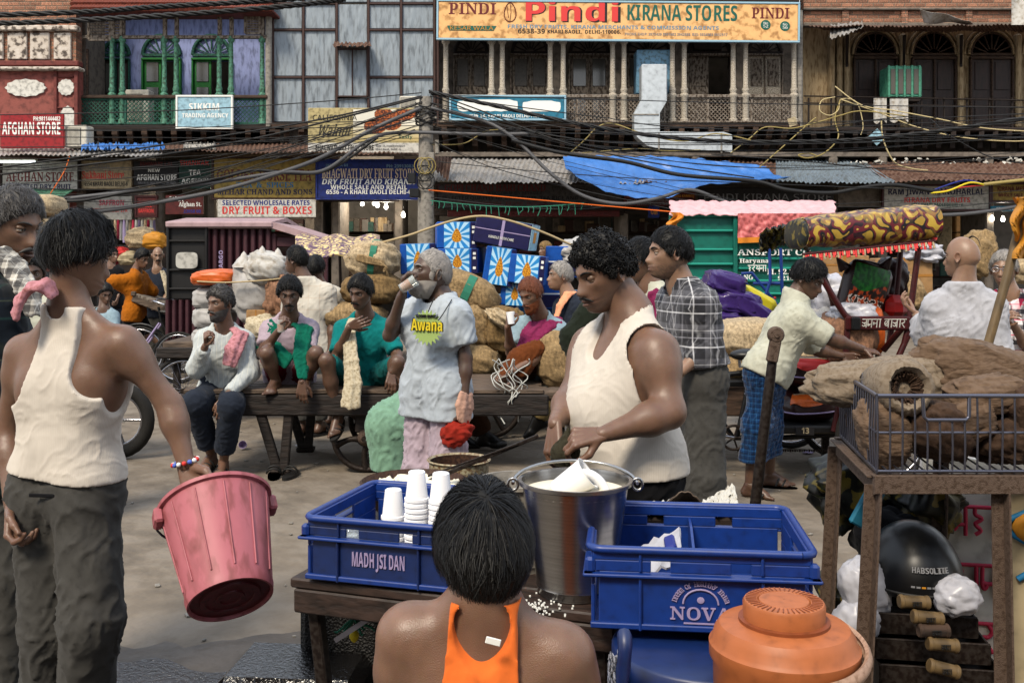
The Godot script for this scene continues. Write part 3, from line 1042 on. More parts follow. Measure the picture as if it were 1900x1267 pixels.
func make_materials():
	noise_tex("grime",0.02,[0.0,0.30,0.5,1.0],[grey(0.62),grey(0.80),grey(0.93),grey(1.0)],7,512)
	noise_tex("soft",0.02,[0.0,0.4,1.0],[grey(0.74),grey(0.92),grey(1.0)],5)
	noise_tex("dirt",0.02,[0.0,0.32,0.5,1.0],[Color(0.60,0.55,0.49),Color(0.80,0.77,0.73),grey(0.95),grey(1.0)],7,512)
	noise_tex("rust",0.025,[0.0,0.34,0.5,0.66,1.0],[Color(0.40,0.27,0.20),Color(0.58,0.43,0.34),Color(0.80,0.75,0.71),grey(0.95),grey(1.0)],7,512)
	noise_tex("peel",0.03,[0.0,0.36,0.44,0.62,1.0],[Color(0.42,0.38,0.35),Color(0.58,0.53,0.49),Color(0.86,0.83,0.79),Color(0.96,0.95,0.93),grey(1.0)],7,512)
	noise_tex("black_mould",0.02,[0.0,0.36,0.5,1.0],[Color(0.24,0.22,0.21),Color(0.46,0.43,0.41),Color(0.88,0.86,0.83),grey(1.0)],7,512)
	noise_tex("wood",0.02,[0.0,0.3,0.5,0.7,1.0],[grey(0.42),grey(0.7),grey(0.8),grey(0.92),grey(1.0)],4,256)
	noise_tex("speck",0.2,[0.0,0.45,0.6,1.0],[grey(0.72),grey(0.92),grey(0.98),grey(1.0)],3)
	noise_tex("bump_fine",0.15,[0.0,1.0],[grey(0.0),grey(1.0)],4)
	noise_tex("bump_soft",0.02,[0.0,1.0],[grey(0.0),grey(1.0)],4)
	noise_tex("ripple",0.035,[0.0,1.0],[grey(0.0),grey(1.0)],3,512,FastNoiseLite.TYPE_SIMPLEX_SMOOTH,false,40.0)
	noise_tex("ground",0.008,[0.0,0.34,0.46,0.6,1.0],[Color(0.72,0.70,0.68),Color(0.86,0.85,0.83),Color(0.90,0.885,0.86),Color(0.97,0.965,0.95),grey(1.0)],9,1024)
	noise_tex("ground_bump",0.05,[0.0,1.0],[grey(0.0),grey(1.0)],6,512)
	noise_tex("camo",0.014,[0.0,0.30,0.54,0.74],[Color(0.62,0.52,0.20),Color(0.32,0.09,0.12),Color(0.07,0.07,0.09),Color(0.55,0.45,0.17)],1,512,FastNoiseLite.TYPE_SIMPLEX_SMOOTH,true,9.0)
	noise_tex("camo_green",0.016,[0.0,0.26,0.52,0.74],[Color(0.42,0.36,0.12),Color(0.07,0.08,0.06),Color(0.045,0.045,0.045),Color(0.13,0.15,0.09)],2,512,FastNoiseLite.TYPE_SIMPLEX_SMOOTH,true,9.0)
	noise_tex("camo_purple",0.02,[0.0,0.34,0.6,0.72],[Color(0.80,0.72,0.48),Color(0.32,0.20,0.30),Color(0.17,0.12,0.16),Color(0.75,0.66,0.42)],2,256,FastNoiseLite.TYPE_SIMPLEX_SMOOTH,true,9.0)
	image_tex("weave",32,32,func(x,y):return grey(0.62+(0.38 if (x/2+y/2)%2==0 else 0.0)*(0.6+0.4*float((x*7+y*13)%5)/4.0)))
	image_tex("rib",32,8,func(x,_y):return grey(0.5+0.5*cos(TAU*x/8.0)))
	image_tex("burlap",96,96,func(x,y):
		var g:=0.80+0.18*nz.get_noise_2d(x*0.05,y*0.05)+0.10*nf.get_noise_2d(x*0.9,y*0.1)+0.10*nf.get_noise_2d(x*0.1,y*0.9)
		return grey(clampf(g-(0.16 if x%3==0 or y%3==0 else 0.0),0.0,1.0)))
	var check:=func(ground:Color,lines:Array,n:int)->Callable:
		return func(x,y):
			var c:Color=ground
			for l in lines:
				var hx:bool=(x+l[0])%n<l[1]
				var hy:bool=(y+l[0])%n<l[1]
				if hx:c=c.lerp(l[2],l[3])
				if hy:c=c.lerp(l[2],l[3])
			return c
	image_tex("check_black",48,48,check.call(Color(0.15,0.15,0.165),[[0,12,Color(0.42,0.42,0.44),0.5],[17,2,Color(0.85,0.85,0.86),0.75],[30,2,Color(0.62,0.62,0.65),0.6],[40,1,Color(0.9,0.9,0.9),0.6]],48))
	image_tex("plaid_green",48,48,check.call(Color(0.055,0.085,0.115),[[0,12,Color(0.03,0.045,0.06),0.6],[20,2,Color(0.10,0.22,0.20),0.7],[34,1,Color(0.30,0.32,0.22),0.7]],48))
	image_tex("check_white",32,32,check.call(Color(0.66,0.64,0.60),[[0,2,Color(0.62,0.55,0.48),0.45],[16,1,Color(0.62,0.6,0.56),0.5]],32))
	image_tex("stripe_grey",32,32,func(x,_y):return Color(0.62,0.64,0.64) if x%16>2 else (Color(0.58,0.60,0.62) if x%16<2 else Color(0.8,0.79,0.72)))
	image_tex("gamcha",48,48,check.call(Color(0.68,0.66,0.62),[[0,24,Color(0.10,0.10,0.11),0.55],[8,2,Color(0.8,0.8,0.78),0.8]],48))
	image_tex("check_blue",16,16,check.call(Color(0.045,0.16,0.30),[[0,4,Color(0.03,0.09,0.18),0.6],[8,1,Color(0.25,0.45,0.6),0.6]],16))
	image_tex("madras",64,64,func(x,y):
		var c:=Color(0.80,0.78,0.78)
		if x%64<16:c=Color(0.10,0.10,0.13)
		if x%64>28 and x%64<36:c=Color(0.75,0.12,0.30)
		if x%64>46 and x%64<50:c=Color(0.15,0.15,0.18)
		if y%32<10:c=c.lerp(Color(0.08,0.08,0.1),0.75)
		if y%32>20 and y%32<23:c=c.lerp(Color(0.8,0.1,0.25),0.6)
		return c)
	image_tex("brick",128,96,func(x,y):
		var row:int=y/12
		var ox:int=x+(16 if row%2==1 else 0)
		var joint:bool=y%12<2 or ox%32<2
		var id:int=(ox/32)*7+row*13
		var g:=0.72+0.28*float((id*31)%11)/10.0+0.2*nf.get_noise_2d(x*0.2,y*0.2)
		return Color(0.45,0.42,0.38) if joint else Color(0.60*g,0.44*g,0.36*g))
	image_tex("brick_bump",128,96,func(x,y):
		var ox:int=x+(16 if (y/12)%2==1 else 0)
		return grey(0.1 if y%12<2 or ox%32<2 else 0.8+0.2*nf.get_noise_2d(x*0.3,y*0.3)))
	var s:=StandardMaterial3D.new()
	s.resource_name="skin"; s.vertex_color_use_as_albedo=true; s.roughness=0.42; s.metallic_specular=0.45
	s.subsurf_scatter_enabled=true; s.subsurf_scatter_strength=0.06
	s.heightmap_enabled=true; s.heightmap_texture=T.bump_fine; s.heightmap_scale=0.06; s.uv1_triplanar=true; s.uv1_scale=Vector3(9,9,9)
	M.skin=s
	mt("hair",Color(0.032,0.027,0.025),{"r":0.5,"s":0.3}); mt("hair_grey",Color(0.50,0.48,0.46),{"r":0.6}); mt("hair_henna",Color(0.36,0.18,0.08),{"r":0.55}); mt("hair_salt",Color(0.20,0.19,0.185),{"r":0.55})
	mt("rubber",Color(0.09,0.085,0.08),{"r":0.6,"t":"soft","ts":6.0}); mt("black_leather",Color(0.07,0.065,0.06),{"r":0.4})
	var cloth:={"r":0.92,"s":0.2,"b":"weave","bs":0.05,"ts":14.0,"sheen":0.25}
	for d in [["undershirt",Color(0.70,0.67,0.63),"soft",3.0],["teal",Color(0.05,0.42,0.42),"soft",4.0],["teal_dark",Color(0.04,0.33,0.33),"soft",4.0],["green_cloth",Color(0.03,0.34,0.27),"soft",5.0],
			["crimson",Color(0.42,0.05,0.13),"soft",4.0],["charcoal",Color(0.25,0.245,0.235),"soft",5.0],["black_cloth",Color(0.075,0.075,0.085),"soft",4.0],["navy",Color(0.13,0.15,0.19),"soft",4.0],
			["tee",Color(0.62,0.65,0.68),"soft",3.0],["lavender",Color(0.62,0.56,0.60),"soft",3.0],["orange_cloth",Color(0.82,0.40,0.17),"soft",4.0],["magenta_cloth",Color(0.45,0.14,0.28),"soft",5.0],
			["pink_cloth",Color(0.68,0.47,0.50),"dirt",4.0],["mustard",Color(0.60,0.34,0.07),"soft",4.0],["kurta",Color(0.62,0.62,0.64),"soft",3.0],["cream_cloth",Color(0.70,0.66,0.57),"dirt",4.0],["cream_shirt",Color(0.66,0.66,0.60),"soft",3.0],
			["sage_cloth",Color(0.42,0.55,0.47),"soft",4.0],["red_cloth",Color(0.52,0.14,0.10),"soft",5.0],["rust_cloth",Color(0.36,0.19,0.09),"soft",5.0],["khaki",Color(0.50,0.43,0.28),"soft",4.0],["peach_cloth",Color(0.85,0.58,0.44),"soft",4.0],
			["olive_cloth",Color(0.10,0.12,0.09),"soft",4.0],["pale_blue",Color(0.50,0.58,0.62),"soft",4.0],["rag",Color(0.19,0.18,0.14),"dirt",8.0],["brown_cloth",Color(0.22,0.14,0.09),"soft",4.0],["gauze",Color(0.70,0.55,0.48),"soft",6.0]]:
		var o:=cloth.duplicate()
		o.t=d[2]; o.ts=d[3]
		mt(d[0],d[1],o).vertex_color_use_as_albedo=true
	M.undershirt.heightmap_texture=T.rib; M.undershirt.uv1_scale=Vector3(45,5,45); M.undershirt.heightmap_scale=0.03
	M.undershirt.albedo_texture=null
	for d in [["shirt_check","check_black",6.5],["shirt_plaid","plaid_green",5.5],["shirt_white_check","check_white",10.0],["shirt_stripe","stripe_grey",15.0],["gamcha","gamcha",26.0],["lungi_blue","check_blue",30.0],["shirt_madras","madras",5.0]]:
		mt(d[0],Color.WHITE,{"r":0.92,"s":0.2,"t":d[1],"ts":d[2],"sheen":0.2}).vertex_color_use_as_albedo=true
	# walls and wood
	mt("ground",Color(0.44,0.405,0.365),{"t":"ground","ts":0.31,"b":"ground_bump","bs":1.1,"r":0.9,"w":true})
	mt("red_wall",Color(0.50,0.27,0.24),{"t":"grime","ts":0.5,"w":true,"b":"bump_fine","bs":0.4})
	mt("red_frame",Color(0.40,0.19,0.17),{"t":"grime","ts":0.7,"w":true})
	mt("mould_wall",Color(0.74,0.71,0.68),{"t":"black_mould","ts":0.55,"w":true,"b":"bump_fine","bs":0.5})
	mt("brick",Color(0.95,0.9,0.86),{"t":"brick","b":"brick_bump","bs":1.5,"ts":Vector3(1.1,1.5,1.1),"w":true})
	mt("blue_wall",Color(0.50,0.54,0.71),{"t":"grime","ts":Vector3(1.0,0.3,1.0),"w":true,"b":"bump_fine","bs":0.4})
	mt("green_door",Color(0.02,0.36,0.10),{"t":"soft","ts":1.0,"r":0.6})
	mt("green_paint",Color(0.27,0.47,0.40),{"t":"peel","ts":0.9,"r":0.7,"w":true})
	mt("teal_lattice",Color(0.06,0.30,0.25),{"t":"peel","ts":1.3,"r":0.7,"w":true})
	mt("old_wood",Color(0.27,0.20,0.155),{"t":"wood","ts":Vector3(0.8,4.0,0.8),"r":0.85,"w":true,"b":"wood","bs":0.6})
	mt("dark_wood",Color(0.15,0.105,0.085),{"t":"wood","ts":Vector3(0.8,4.0,0.8),"r":0.8,"w":true})
	mt("grey_wood",Color(0.45,0.42,0.39),{"t":"peel","ts":Vector3(1.0,0.5,1.0),"r":0.85,"w":true})
	mt("white_paint",Color(0.68,0.66,0.62),{"t":"peel","ts":Vector3(5,1.6,5),"r":0.8,"w":true})
	mt("brown_door",Color(0.17,0.105,0.085),{"t":"wood","ts":Vector3(3.0,0.6,3.0),"r":0.6,"w":true})
	mt("panel_sheet",Color(0.50,0.535,0.565),{"t":"grime","ts":Vector3(0.9,0.2,0.9),"r":0.55,"m":0.25,"w":true,"b":"bump_soft","bs":2.0})
	mt("brown_frame",Color(0.22,0.14,0.12),{"t":"soft","ts":2.0,"r":0.7})
	mt("ochre_wall",Color(0.56,0.485,0.37),{"t":"dirt","ts":Vector3(1.3,0.3,1.3),"w":true,"b":"bump_fine","bs":0.6})
	mt("stone_wall",Color(0.40,0.365,0.33),{"t":"grime","ts":0.5,"w":true,"b":"bump_fine","bs":0.6})
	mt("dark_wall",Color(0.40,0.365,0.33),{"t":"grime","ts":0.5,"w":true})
	mt("interior",Color(0.36,0.34,0.32),{"t":"soft","ts":0.6,"w":true})
	mt("unlit_pane",Color(0.24,0.235,0.22),{"r":0.15,"s":0.6})  # opaque dusty glass, the dark of unlit rooms behind put into its colour
	mt("dusty_pane",Color(0.24,0.215,0.185),{"r":0.4,"t":"grime","ts":1.2,"w":true})
	mt("corrugated",Color(0.62,0.61,0.60),{"t":"dirt","ts":0.5,"r":0.5,"m":0.35,"w":true}); mt("corrugated_rust",Color(0.40,0.31,0.26),{"t":"rust","ts":0.4,"r":0.8,"w":true}); mt("corrugated_blue",Color(0.48,0.53,0.57),{"t":"dirt","ts":0.5,"r":0.5,"m":0.35,"w":true})
	mt("roof_tile",Color(0.42,0.19,0.13),{"t":"grime","ts":1.0,"w":true})
	mt("duct",Color(0.72,0.74,0.75),{"t":"soft","ts":1.2,"r":0.42,"m":0.5,"w":true}); mt("duct_blue",Color(0.35,0.50,0.60),{"t":"dirt","ts":1.0,"r":0.55,"w":true})
	mt("ac_white",Color(0.72,0.70,0.65),{"t":"soft","ts":2.0,"r":0.6}); mt("grille",Color(0.28,0.27,0.25),{"r":0.6}); mt("cooler_green",Color(0.25,0.50,0.41),{"t":"grime","ts":1.0,"r":0.6})
	mt("concrete",Color(0.50,0.48,0.45),{"t":"grime","ts":1.0,"w":true,"b":"bump_fine","bs":0.5})
	mt("tarp_blue",Color(0.20,0.41,0.68),{"t":"soft","ts":1.2,"r":0.45,"s":0.5}); mt("tarp_white",Color(0.66,0.65,0.63),{"t":"dirt","ts":1.0,"r":0.7}); mt("tarp_pink",Color(0.80,0.62,0.63),{"t":"soft","ts":1.2,"r":0.5}); mt("tarp_red",Color(0.70,0.36,0.36),{"t":"soft","ts":1.5,"r":0.5}); mt("gold_trim",Color(0.70,0.42,0.07),{"r":0.6})
	mt("cable",Color(0.055,0.055,0.06),{"r":0.6}); mt("cable_grey",Color(0.26,0.26,0.27),{"r":0.55}); mt("cable_yellow",Color(0.52,0.46,0.26),{"r":0.5}); mt("cable_cream",Color(0.66,0.60,0.44),{"r":0.6}); mt("rope_orange",Color(0.72,0.33,0.08)); mt("rope",Color(0.60,0.53,0.40),{"b":"weave","bs":0.2,"ts":30.0}); mt("string_white",Color(0.62,0.62,0.60)); mt("string_green",Color(0.14,0.40,0.32))
	# metal,plastic,goods
	mt("steel",Color(0.62,0.61,0.60),{"r":0.27,"m":1.0,"t":"soft","ts":Vector3(1,22,1)}); mt("iron",Color(0.17,0.145,0.13),{"t":"rust","ts":4.0,"r":0.6,"m":0.5}); mt("rust_iron",Color(0.33,0.27,0.23),{"t":"dirt","ts":6.0,"r":0.8,"m":0.2,"b":"bump_fine","bs":0.15}); mt("chrome",Color(0.66,0.66,0.68),{"r":0.22,"m":1.0})
	mt("wire_steel",Color(0.40,0.40,0.44),{"r":0.35,"m":0.9}); mt("black_paint",Color(0.05,0.05,0.055),{"r":0.4,"t":"soft","ts":3.0}); mt("tyre",Color(0.10,0.095,0.09),{"r":0.85,"t":"dirt","ts":5.0})
	mt("crate_blue",Color(0.025,0.17,0.44),{"r":0.42,"s":0.5,"t":"soft","ts":5.0}); mt("crate_navy",Color(0.025,0.12,0.31),{"r":0.45,"s":0.5,"t":"soft","ts":5.0})
	mt("foam",Color(0.85,0.85,0.86),{"r":0.75,"s":0.3,"b":"bump_fine","bs":0.02,"ts":8.0}); mt("white_plastic",Color(0.82,0.82,0.82),{"r":0.4}); mt("paper",Color(0.66,0.65,0.62),{"r":0.85})
	mt("bucket_pink",Color(0.60,0.33,0.36),{"r":0.5,"s":0.4,"t":"dirt","ts":Vector3(2.0,0.7,2.0)}); mt("bucket_dark",Color(0.30,0.05,0.09),{"r":0.5,"t":"dirt","ts":5.0})
	mt("cooler",Color(0.62,0.35,0.19),{"r":0.5,"t":"soft","ts":5.0}); mt("cooler_dark",Color(0.48,0.24,0.12),{"r":0.5,"t":"soft","ts":5.0}); mt("cooler_handle",Color(0.62,0.50,0.42),{"r":0.5,"t":"dirt","ts":8.0}); mt("drum_orange",Color(0.40,0.13,0.06),{"r":0.5,"t":"dirt","ts":3.0}); mt("drum_blue",Color(0.06,0.20,0.32),{"r":0.5,"t":"soft","ts":3.0})
	mt("table_wood",Color(0.20,0.145,0.12),{"t":"wood","ts":Vector3(2.0,6.0,9.0),"r":0.55,"b":"wood","bs":0.3})
	mt("wet_stone",Color(0.055,0.05,0.05),{"r":0.12,"s":0.6,"t":"soft","ts":3.0,"b":"ripple","bs":0.15}); mt("soot_block",Color(0.07,0.062,0.058),{"r":0.6,"t":"black_mould","ts":3.0,"b":"bump_fine","bs":1.0})
	mt("water",Color(0.12,0.11,0.105),{"r":0.06,"s":0.7,"t":"soft","ts":2.0,"b":"ripple","bs":0.7,"w":true}); M.water.uv1_scale=Vector3(2.2,2.2,2.2)
	mt("mud",Color(0.29,0.26,0.23),{"r":0.5,"t":"ground","ts":0.4,"b":"ground_bump","bs":0.5,"w":true})
	mt("milk",Color(0.83,0.80,0.72),{"r":0.35}); mt("chai",Color(0.52,0.31,0.13),{"r":0.3}); mt("pot_iron",Color(0.24,0.15,0.09),{"r":0.7,"t":"rust","ts":6.0}); mt("pot_enamel",Color(0.60,0.57,0.47),{"r":0.6,"t":"rust","ts":5.0})
	mt("burlap",Color(0.66,0.55,0.39),{"t":"burlap","ts":5.0,"r":0.95,"b":"burlap","bs":0.25}); mt("burlap_pale",Color(0.80,0.71,0.57),{"t":"burlap","ts":5.0,"r":0.95,"b":"burlap","bs":0.25}); mt("burlap_brown",Color(0.55,0.44,0.28),{"t":"burlap","ts":5.0,"r":0.95,"b":"burlap","bs":0.25})
	mt("white_sack",Color(0.62,0.61,0.60),{"t":"soft","ts":3.0,"r":0.55,"b":"weave","bs":0.08}); mt("plastic_bag",Color(0.64,0.64,0.67),{"r":0.35,"t":"soft","ts":4.0}); mt("orange_sack",Color(0.74,0.34,0.12),{"r":0.4,"t":"soft","ts":4.0}); mt("maroon_sack",Color(0.14,0.055,0.055),{"r":0.35,"t":"soft","ts":4.0}); mt("purple_sack",Color(0.20,0.13,0.36),{"r":0.3,"t":"soft","ts":6.0}); mt("yellow_sack",Color(0.66,0.62,0.12),{"r":0.4}); mt("pinkish_sack",Color(0.62,0.45,0.34),{"t":"burlap","ts":5.0,"r":0.8})
	mt("husk",Color(0.37,0.295,0.23),{"t":"dirt","ts":4.0,"r":0.85,"b":"wood","bs":0.8}); M.husk.uv1_scale=Vector3(3,9,3); mt("husk_dark",Color(0.24,0.17,0.12),{"t":"dirt","ts":6.0,"r":0.9,"b":"wood","bs":0.8}); mt("husk_pale",Color(0.46,0.41,0.35),{"t":"dirt","ts":6.0,"r":0.9,"b":"wood","bs":0.6})
	mt("carton",Color(0.56,0.43,0.28),{"t":"soft","ts":2.0,"r":0.85}); mt("carton_tape",Color(0.55,0.38,0.18),{"r":0.3}); mt("box_blue",Color(0.04,0.28,0.60),{"r":0.4,"t":"soft","ts":3.0}); mt("box_navy",Color(0.07,0.06,0.24),{"r":0.4,"t":"soft","ts":3.0})
	mt("maroon_metal",Color(0.23,0.10,0.13),{"r":0.6,"t":"soft","ts":1.5}); mt("container_top",Color(0.60,0.50,0.51),{"r":0.6,"t":"soft","ts":1.0}); mt("container_door",Color(0.055,0.048,0.048),{"r":0.5,"t":"soft","ts":2.0})
	mt("truck_green",Color(0.03,0.36,0.31),{"r":0.45,"t":"soft","ts":1.5}); mt("truck_light",Color(0.09,0.46,0.40),{"r":0.5}); mt("frame_blue",Color(0.03,0.16,0.40),{"r":0.45}); mt("rickshaw_red",Color(0.22,0.05,0.055),{"r":0.4,"t":"dirt","ts":4.0}); mt("seat_red",Color(0.45,0.05,0.05),{"r":0.4})
	mt("camo",Color(1,1,1),{"t":"camo","ts":Vector3(1.6,1.6,1.6),"r":0.4}); mt("camo_green",Color(1,1,1),{"t":"camo_green","ts":1.5,"r":0.5}); mt("camo_purple",Color(1,1,1),{"t":"camo_purple","ts":2.0,"r":0.5})
	mt("helmet",Color(0.04,0.04,0.045),{"r":0.33,"t":"soft","ts":5.0}); mt("cart_wood",Color(0.36,0.30,0.25),{"t":"wood","ts":Vector3(1.0,6.0,6.0),"r":0.75,"b":"wood","bs":0.8}); mt("cart_dark",Color(0.14,0.11,0.095),{"t":"wood","ts":Vector3(1.0,6.0,6.0),"r":0.75,"b":"wood","bs":0.8}); mt("bamboo",Color(0.40,0.32,0.20),{"t":"wood","ts":Vector3(4.0,1.0,4.0),"r":0.6})
	# board paints
	for d in [["w_board",Color(0.66,0.65,0.62)],["cream_board",Color(0.64,0.58,0.46)],["black_board",Color(0.07,0.07,0.085)],["green_board",Color(0.08,0.22,0.19)],["yellow_board",Color(0.56,0.47,0.22)],["blue_board",Color(0.045,0.13,0.40)],["red_board",Color(0.52,0.055,0.09)],["dkred_board",Color(0.30,0.07,0.06)],["slate_board",Color(0.24,0.23,0.23)],["dark_board",Color(0.10,0.09,0.095)],["teal_board",Color(0.10,0.40,0.50)],["skyblue_board",Color(0.54,0.68,0.74)],["white_board",Color(0.76,0.75,0.72)],["beige_board",Color(0.66,0.60,0.42)]]:
		mt(d[0],d[1],{"r":0.65,"t":"grime","ts":0.9,"w":true})
	mt("pindi_board",Color(0.82,0.64,0.42),{"r":0.7,"t":"dirt","ts":0.45,"w":true})
	for d in [["p_white",Color(0.80,0.80,0.78)],["p_red",Color(0.50,0.05,0.07)],["p_coral",Color(0.72,0.18,0.17)],["p_maroon",Color(0.33,0.06,0.06)],["p_navy",Color(0.05,0.06,0.22)],["p_blue",Color(0.06,0.12,0.42)],["p_cyan",Color(0.05,0.36,0.52)],["p_black",Color(0.045,0.045,0.05)],["p_cream",Color(0.72,0.64,0.52)],["p_green",Color(0.03,0.30,0.25)],["p_yellow",Color(0.74,0.66,0.10)],["p_grey",Color(0.42,0.42,0.43)],["p_faint",Color(0.50,0.62,0.68)],["p_greyblue",Color(0.36,0.47,0.54)],["p_gold",Color(0.66,0.44,0.10)],["p_lilac",Color(0.52,0.47,0.60)],["p_pink",Color(0.62,0.13,0.24)],["p_orange",Color(0.80,0.30,0.05)],["p_walnut",Color(0.46,0.22,0.09)],["p_lime",Color(0.52,0.60,0.34)]]:
		mt(d[0],d[1],{"r":0.6})
	mt("bulb",Color(1,1,1),{"e":Color(1.0,0.97,0.9),"ee":5.0}); mt("tube_lamp",Color(1,1,1),{"e":Color(0.95,1.0,1.0),"ee":1.8})
	var gl:=StandardMaterial3D.new(); gl.resource_name="glass"; gl.transparency=BaseMaterial3D.TRANSPARENCY_ALPHA; gl.albedo_color=Color(0.9,0.94,0.92,0.16); gl.roughness=0.04; gl.metallic_specular=0.7
	M.glass=gl
	var bagm:=StandardMaterial3D.new(); bagm.resource_name="clear_plastic"; bagm.transparency=BaseMaterial3D.TRANSPARENCY_ALPHA; bagm.albedo_color=Color(0.9,0.9,0.92,0.45); bagm.roughness=0.2
	M.clear_plastic=bagm
	image_tex("rays",96,96,func(x,y):
		var p:=Vector2(x-47.5,y-47.5)/48.0
		var a:=atan2(p.y,p.x)
		var r:=p.length()
		var c:=Color(0.62,0.76,0.84) if fposmod(a/TAU*24.0,2.0)<1.0 else Color(0.14,0.46,0.70)
		c=c.lerp(Color(0.85,0.92,0.95),clampf(1.0-r*2.2,0,1))
		var body:=Vector2(p.x/(0.20+0.36*clampf((p.y+0.45)*0.9,0.0,1.0)),(p.y-0.02)/0.54)
		if body.length()<1.0:
			var g:=nf.get_noise_2d(x*0.22,y*0.22)
			c=Color(0.80,0.55,0.10).lerp(Color(0.42,0.20,0.05),clampf(0.5+g*1.2,0,1))
			if absf(g)<0.08:c=Color(0.90,0.76,0.35)
		return c)
	mt("rays",Color(1,1,1),{"t":"rays","uv":true,"r":0.35})
	image_tex("rice_print",96,96,func(x,y):
		var p:=Vector2(x/96.0,y/96.0)
		var n:=nz.get_noise_2d(x*0.06,y*0.06)
		var c:=Color(0.03,0.26,0.08).lerp(Color(0.10,0.40,0.12),clampf(0.5+n,0,1))
		if p.y>0.42+0.10*sin(p.x*5.0):c=Color(0.10,0.05,0.03).lerp(Color(0.62,0.22,0.05),clampf(0.4+n*1.6,0,1))
		if p.y>0.62 and absf(n)<0.25 and p.y<0.85:c=Color(0.75,0.70,0.66)
		if p.y>0.80+0.05*sin(p.x*9.0):c=Color(0.72,0.14,0.04)
		return c)
	mt("rice_print",Color(1,1,1),{"t":"rice_print","uv":true,"r":0.35})
	image_tex("walnuts",128,96,func(x,y):
		var c:=Color(0.82,0.80,0.74).lerp(Color(0.66,0.58,0.36),clampf((y-40)/60.0,0,1))
		for w in [[42,50,22],[72,42,20],[58,14,18],[100,12,20],[84,20,14]]:
			var d:=Vector2((x-w[0])/float(w[2]),(y-w[1])/(w[2]*1.05))
			if d.length()<1.0:
				var n:=nf.get_noise_2d(x*0.16+w[0],y*0.16)
				c=Color(0.62,0.32,0.12).lerp(Color(0.30,0.12,0.04),clampf(0.45+n*1.4,0,1))
				if absf(d.x+0.1*sin(d.y*4.0))<0.06:c=Color(0.25,0.1,0.04)
		return c)
	mt("walnuts",Color(1,1,1),{"t":"walnuts","uv":true,"r":0.4})
# ---------- setting
func rb(par:Node,called:String,x0:float,y0:float,x1:float,y1:float,d:float,th:float,m:Material,bv:=0.0,kids:=0)->MeshInstance3D:
	var a:=W(x0,y0,d)
	var b:=W(x1,y1,d)
	var ce:=(a+b)*0.5+Vector3(0,0,-th*0.5)
	var o:=part(called,bx(Vector3.ZERO,Vector3(absf(b.x-a.x),absf(a.y-b.y),th),bv),m,par)
	o.position=ce-off(par)
	return o
func off(n:Node)->Vector3:
	var p:=Vector3.ZERO
	while n!=self and n is Node3D:
		p+=(n as Node3D).position
		n=n.get_parent()
	return p
func at_part(par:Node,called:String,b:B,m:Material)->MeshInstance3D:  # world-made mesh under a thing that stands at its base (untwisted things only)
	var o:=part(called,b.mesh(),m,par)
	o.position=-off(par)
	return o
func mesh_thing(called:String,b:B,m:Material,label:String,cat:String,group:="")->MeshInstance3D:
	# one-mesh thing made in world places:its origin goes to its lowest middle
	var lo:=Vector3(1e9,1e9,1e9)
	var hi:=-lo
	for p in b.v:
		lo=lo.min(p); hi=hi.max(p)
	var base:=Vector3((lo.x+hi.x)*0.5,lo.y,(lo.z+hi.z)*0.5)
	for k in b.v.size():b.v[k]-=base
	var o:=part(called,b.mesh(),m,self)
	o.position=base
	tag(o,label,cat,group)
	return o
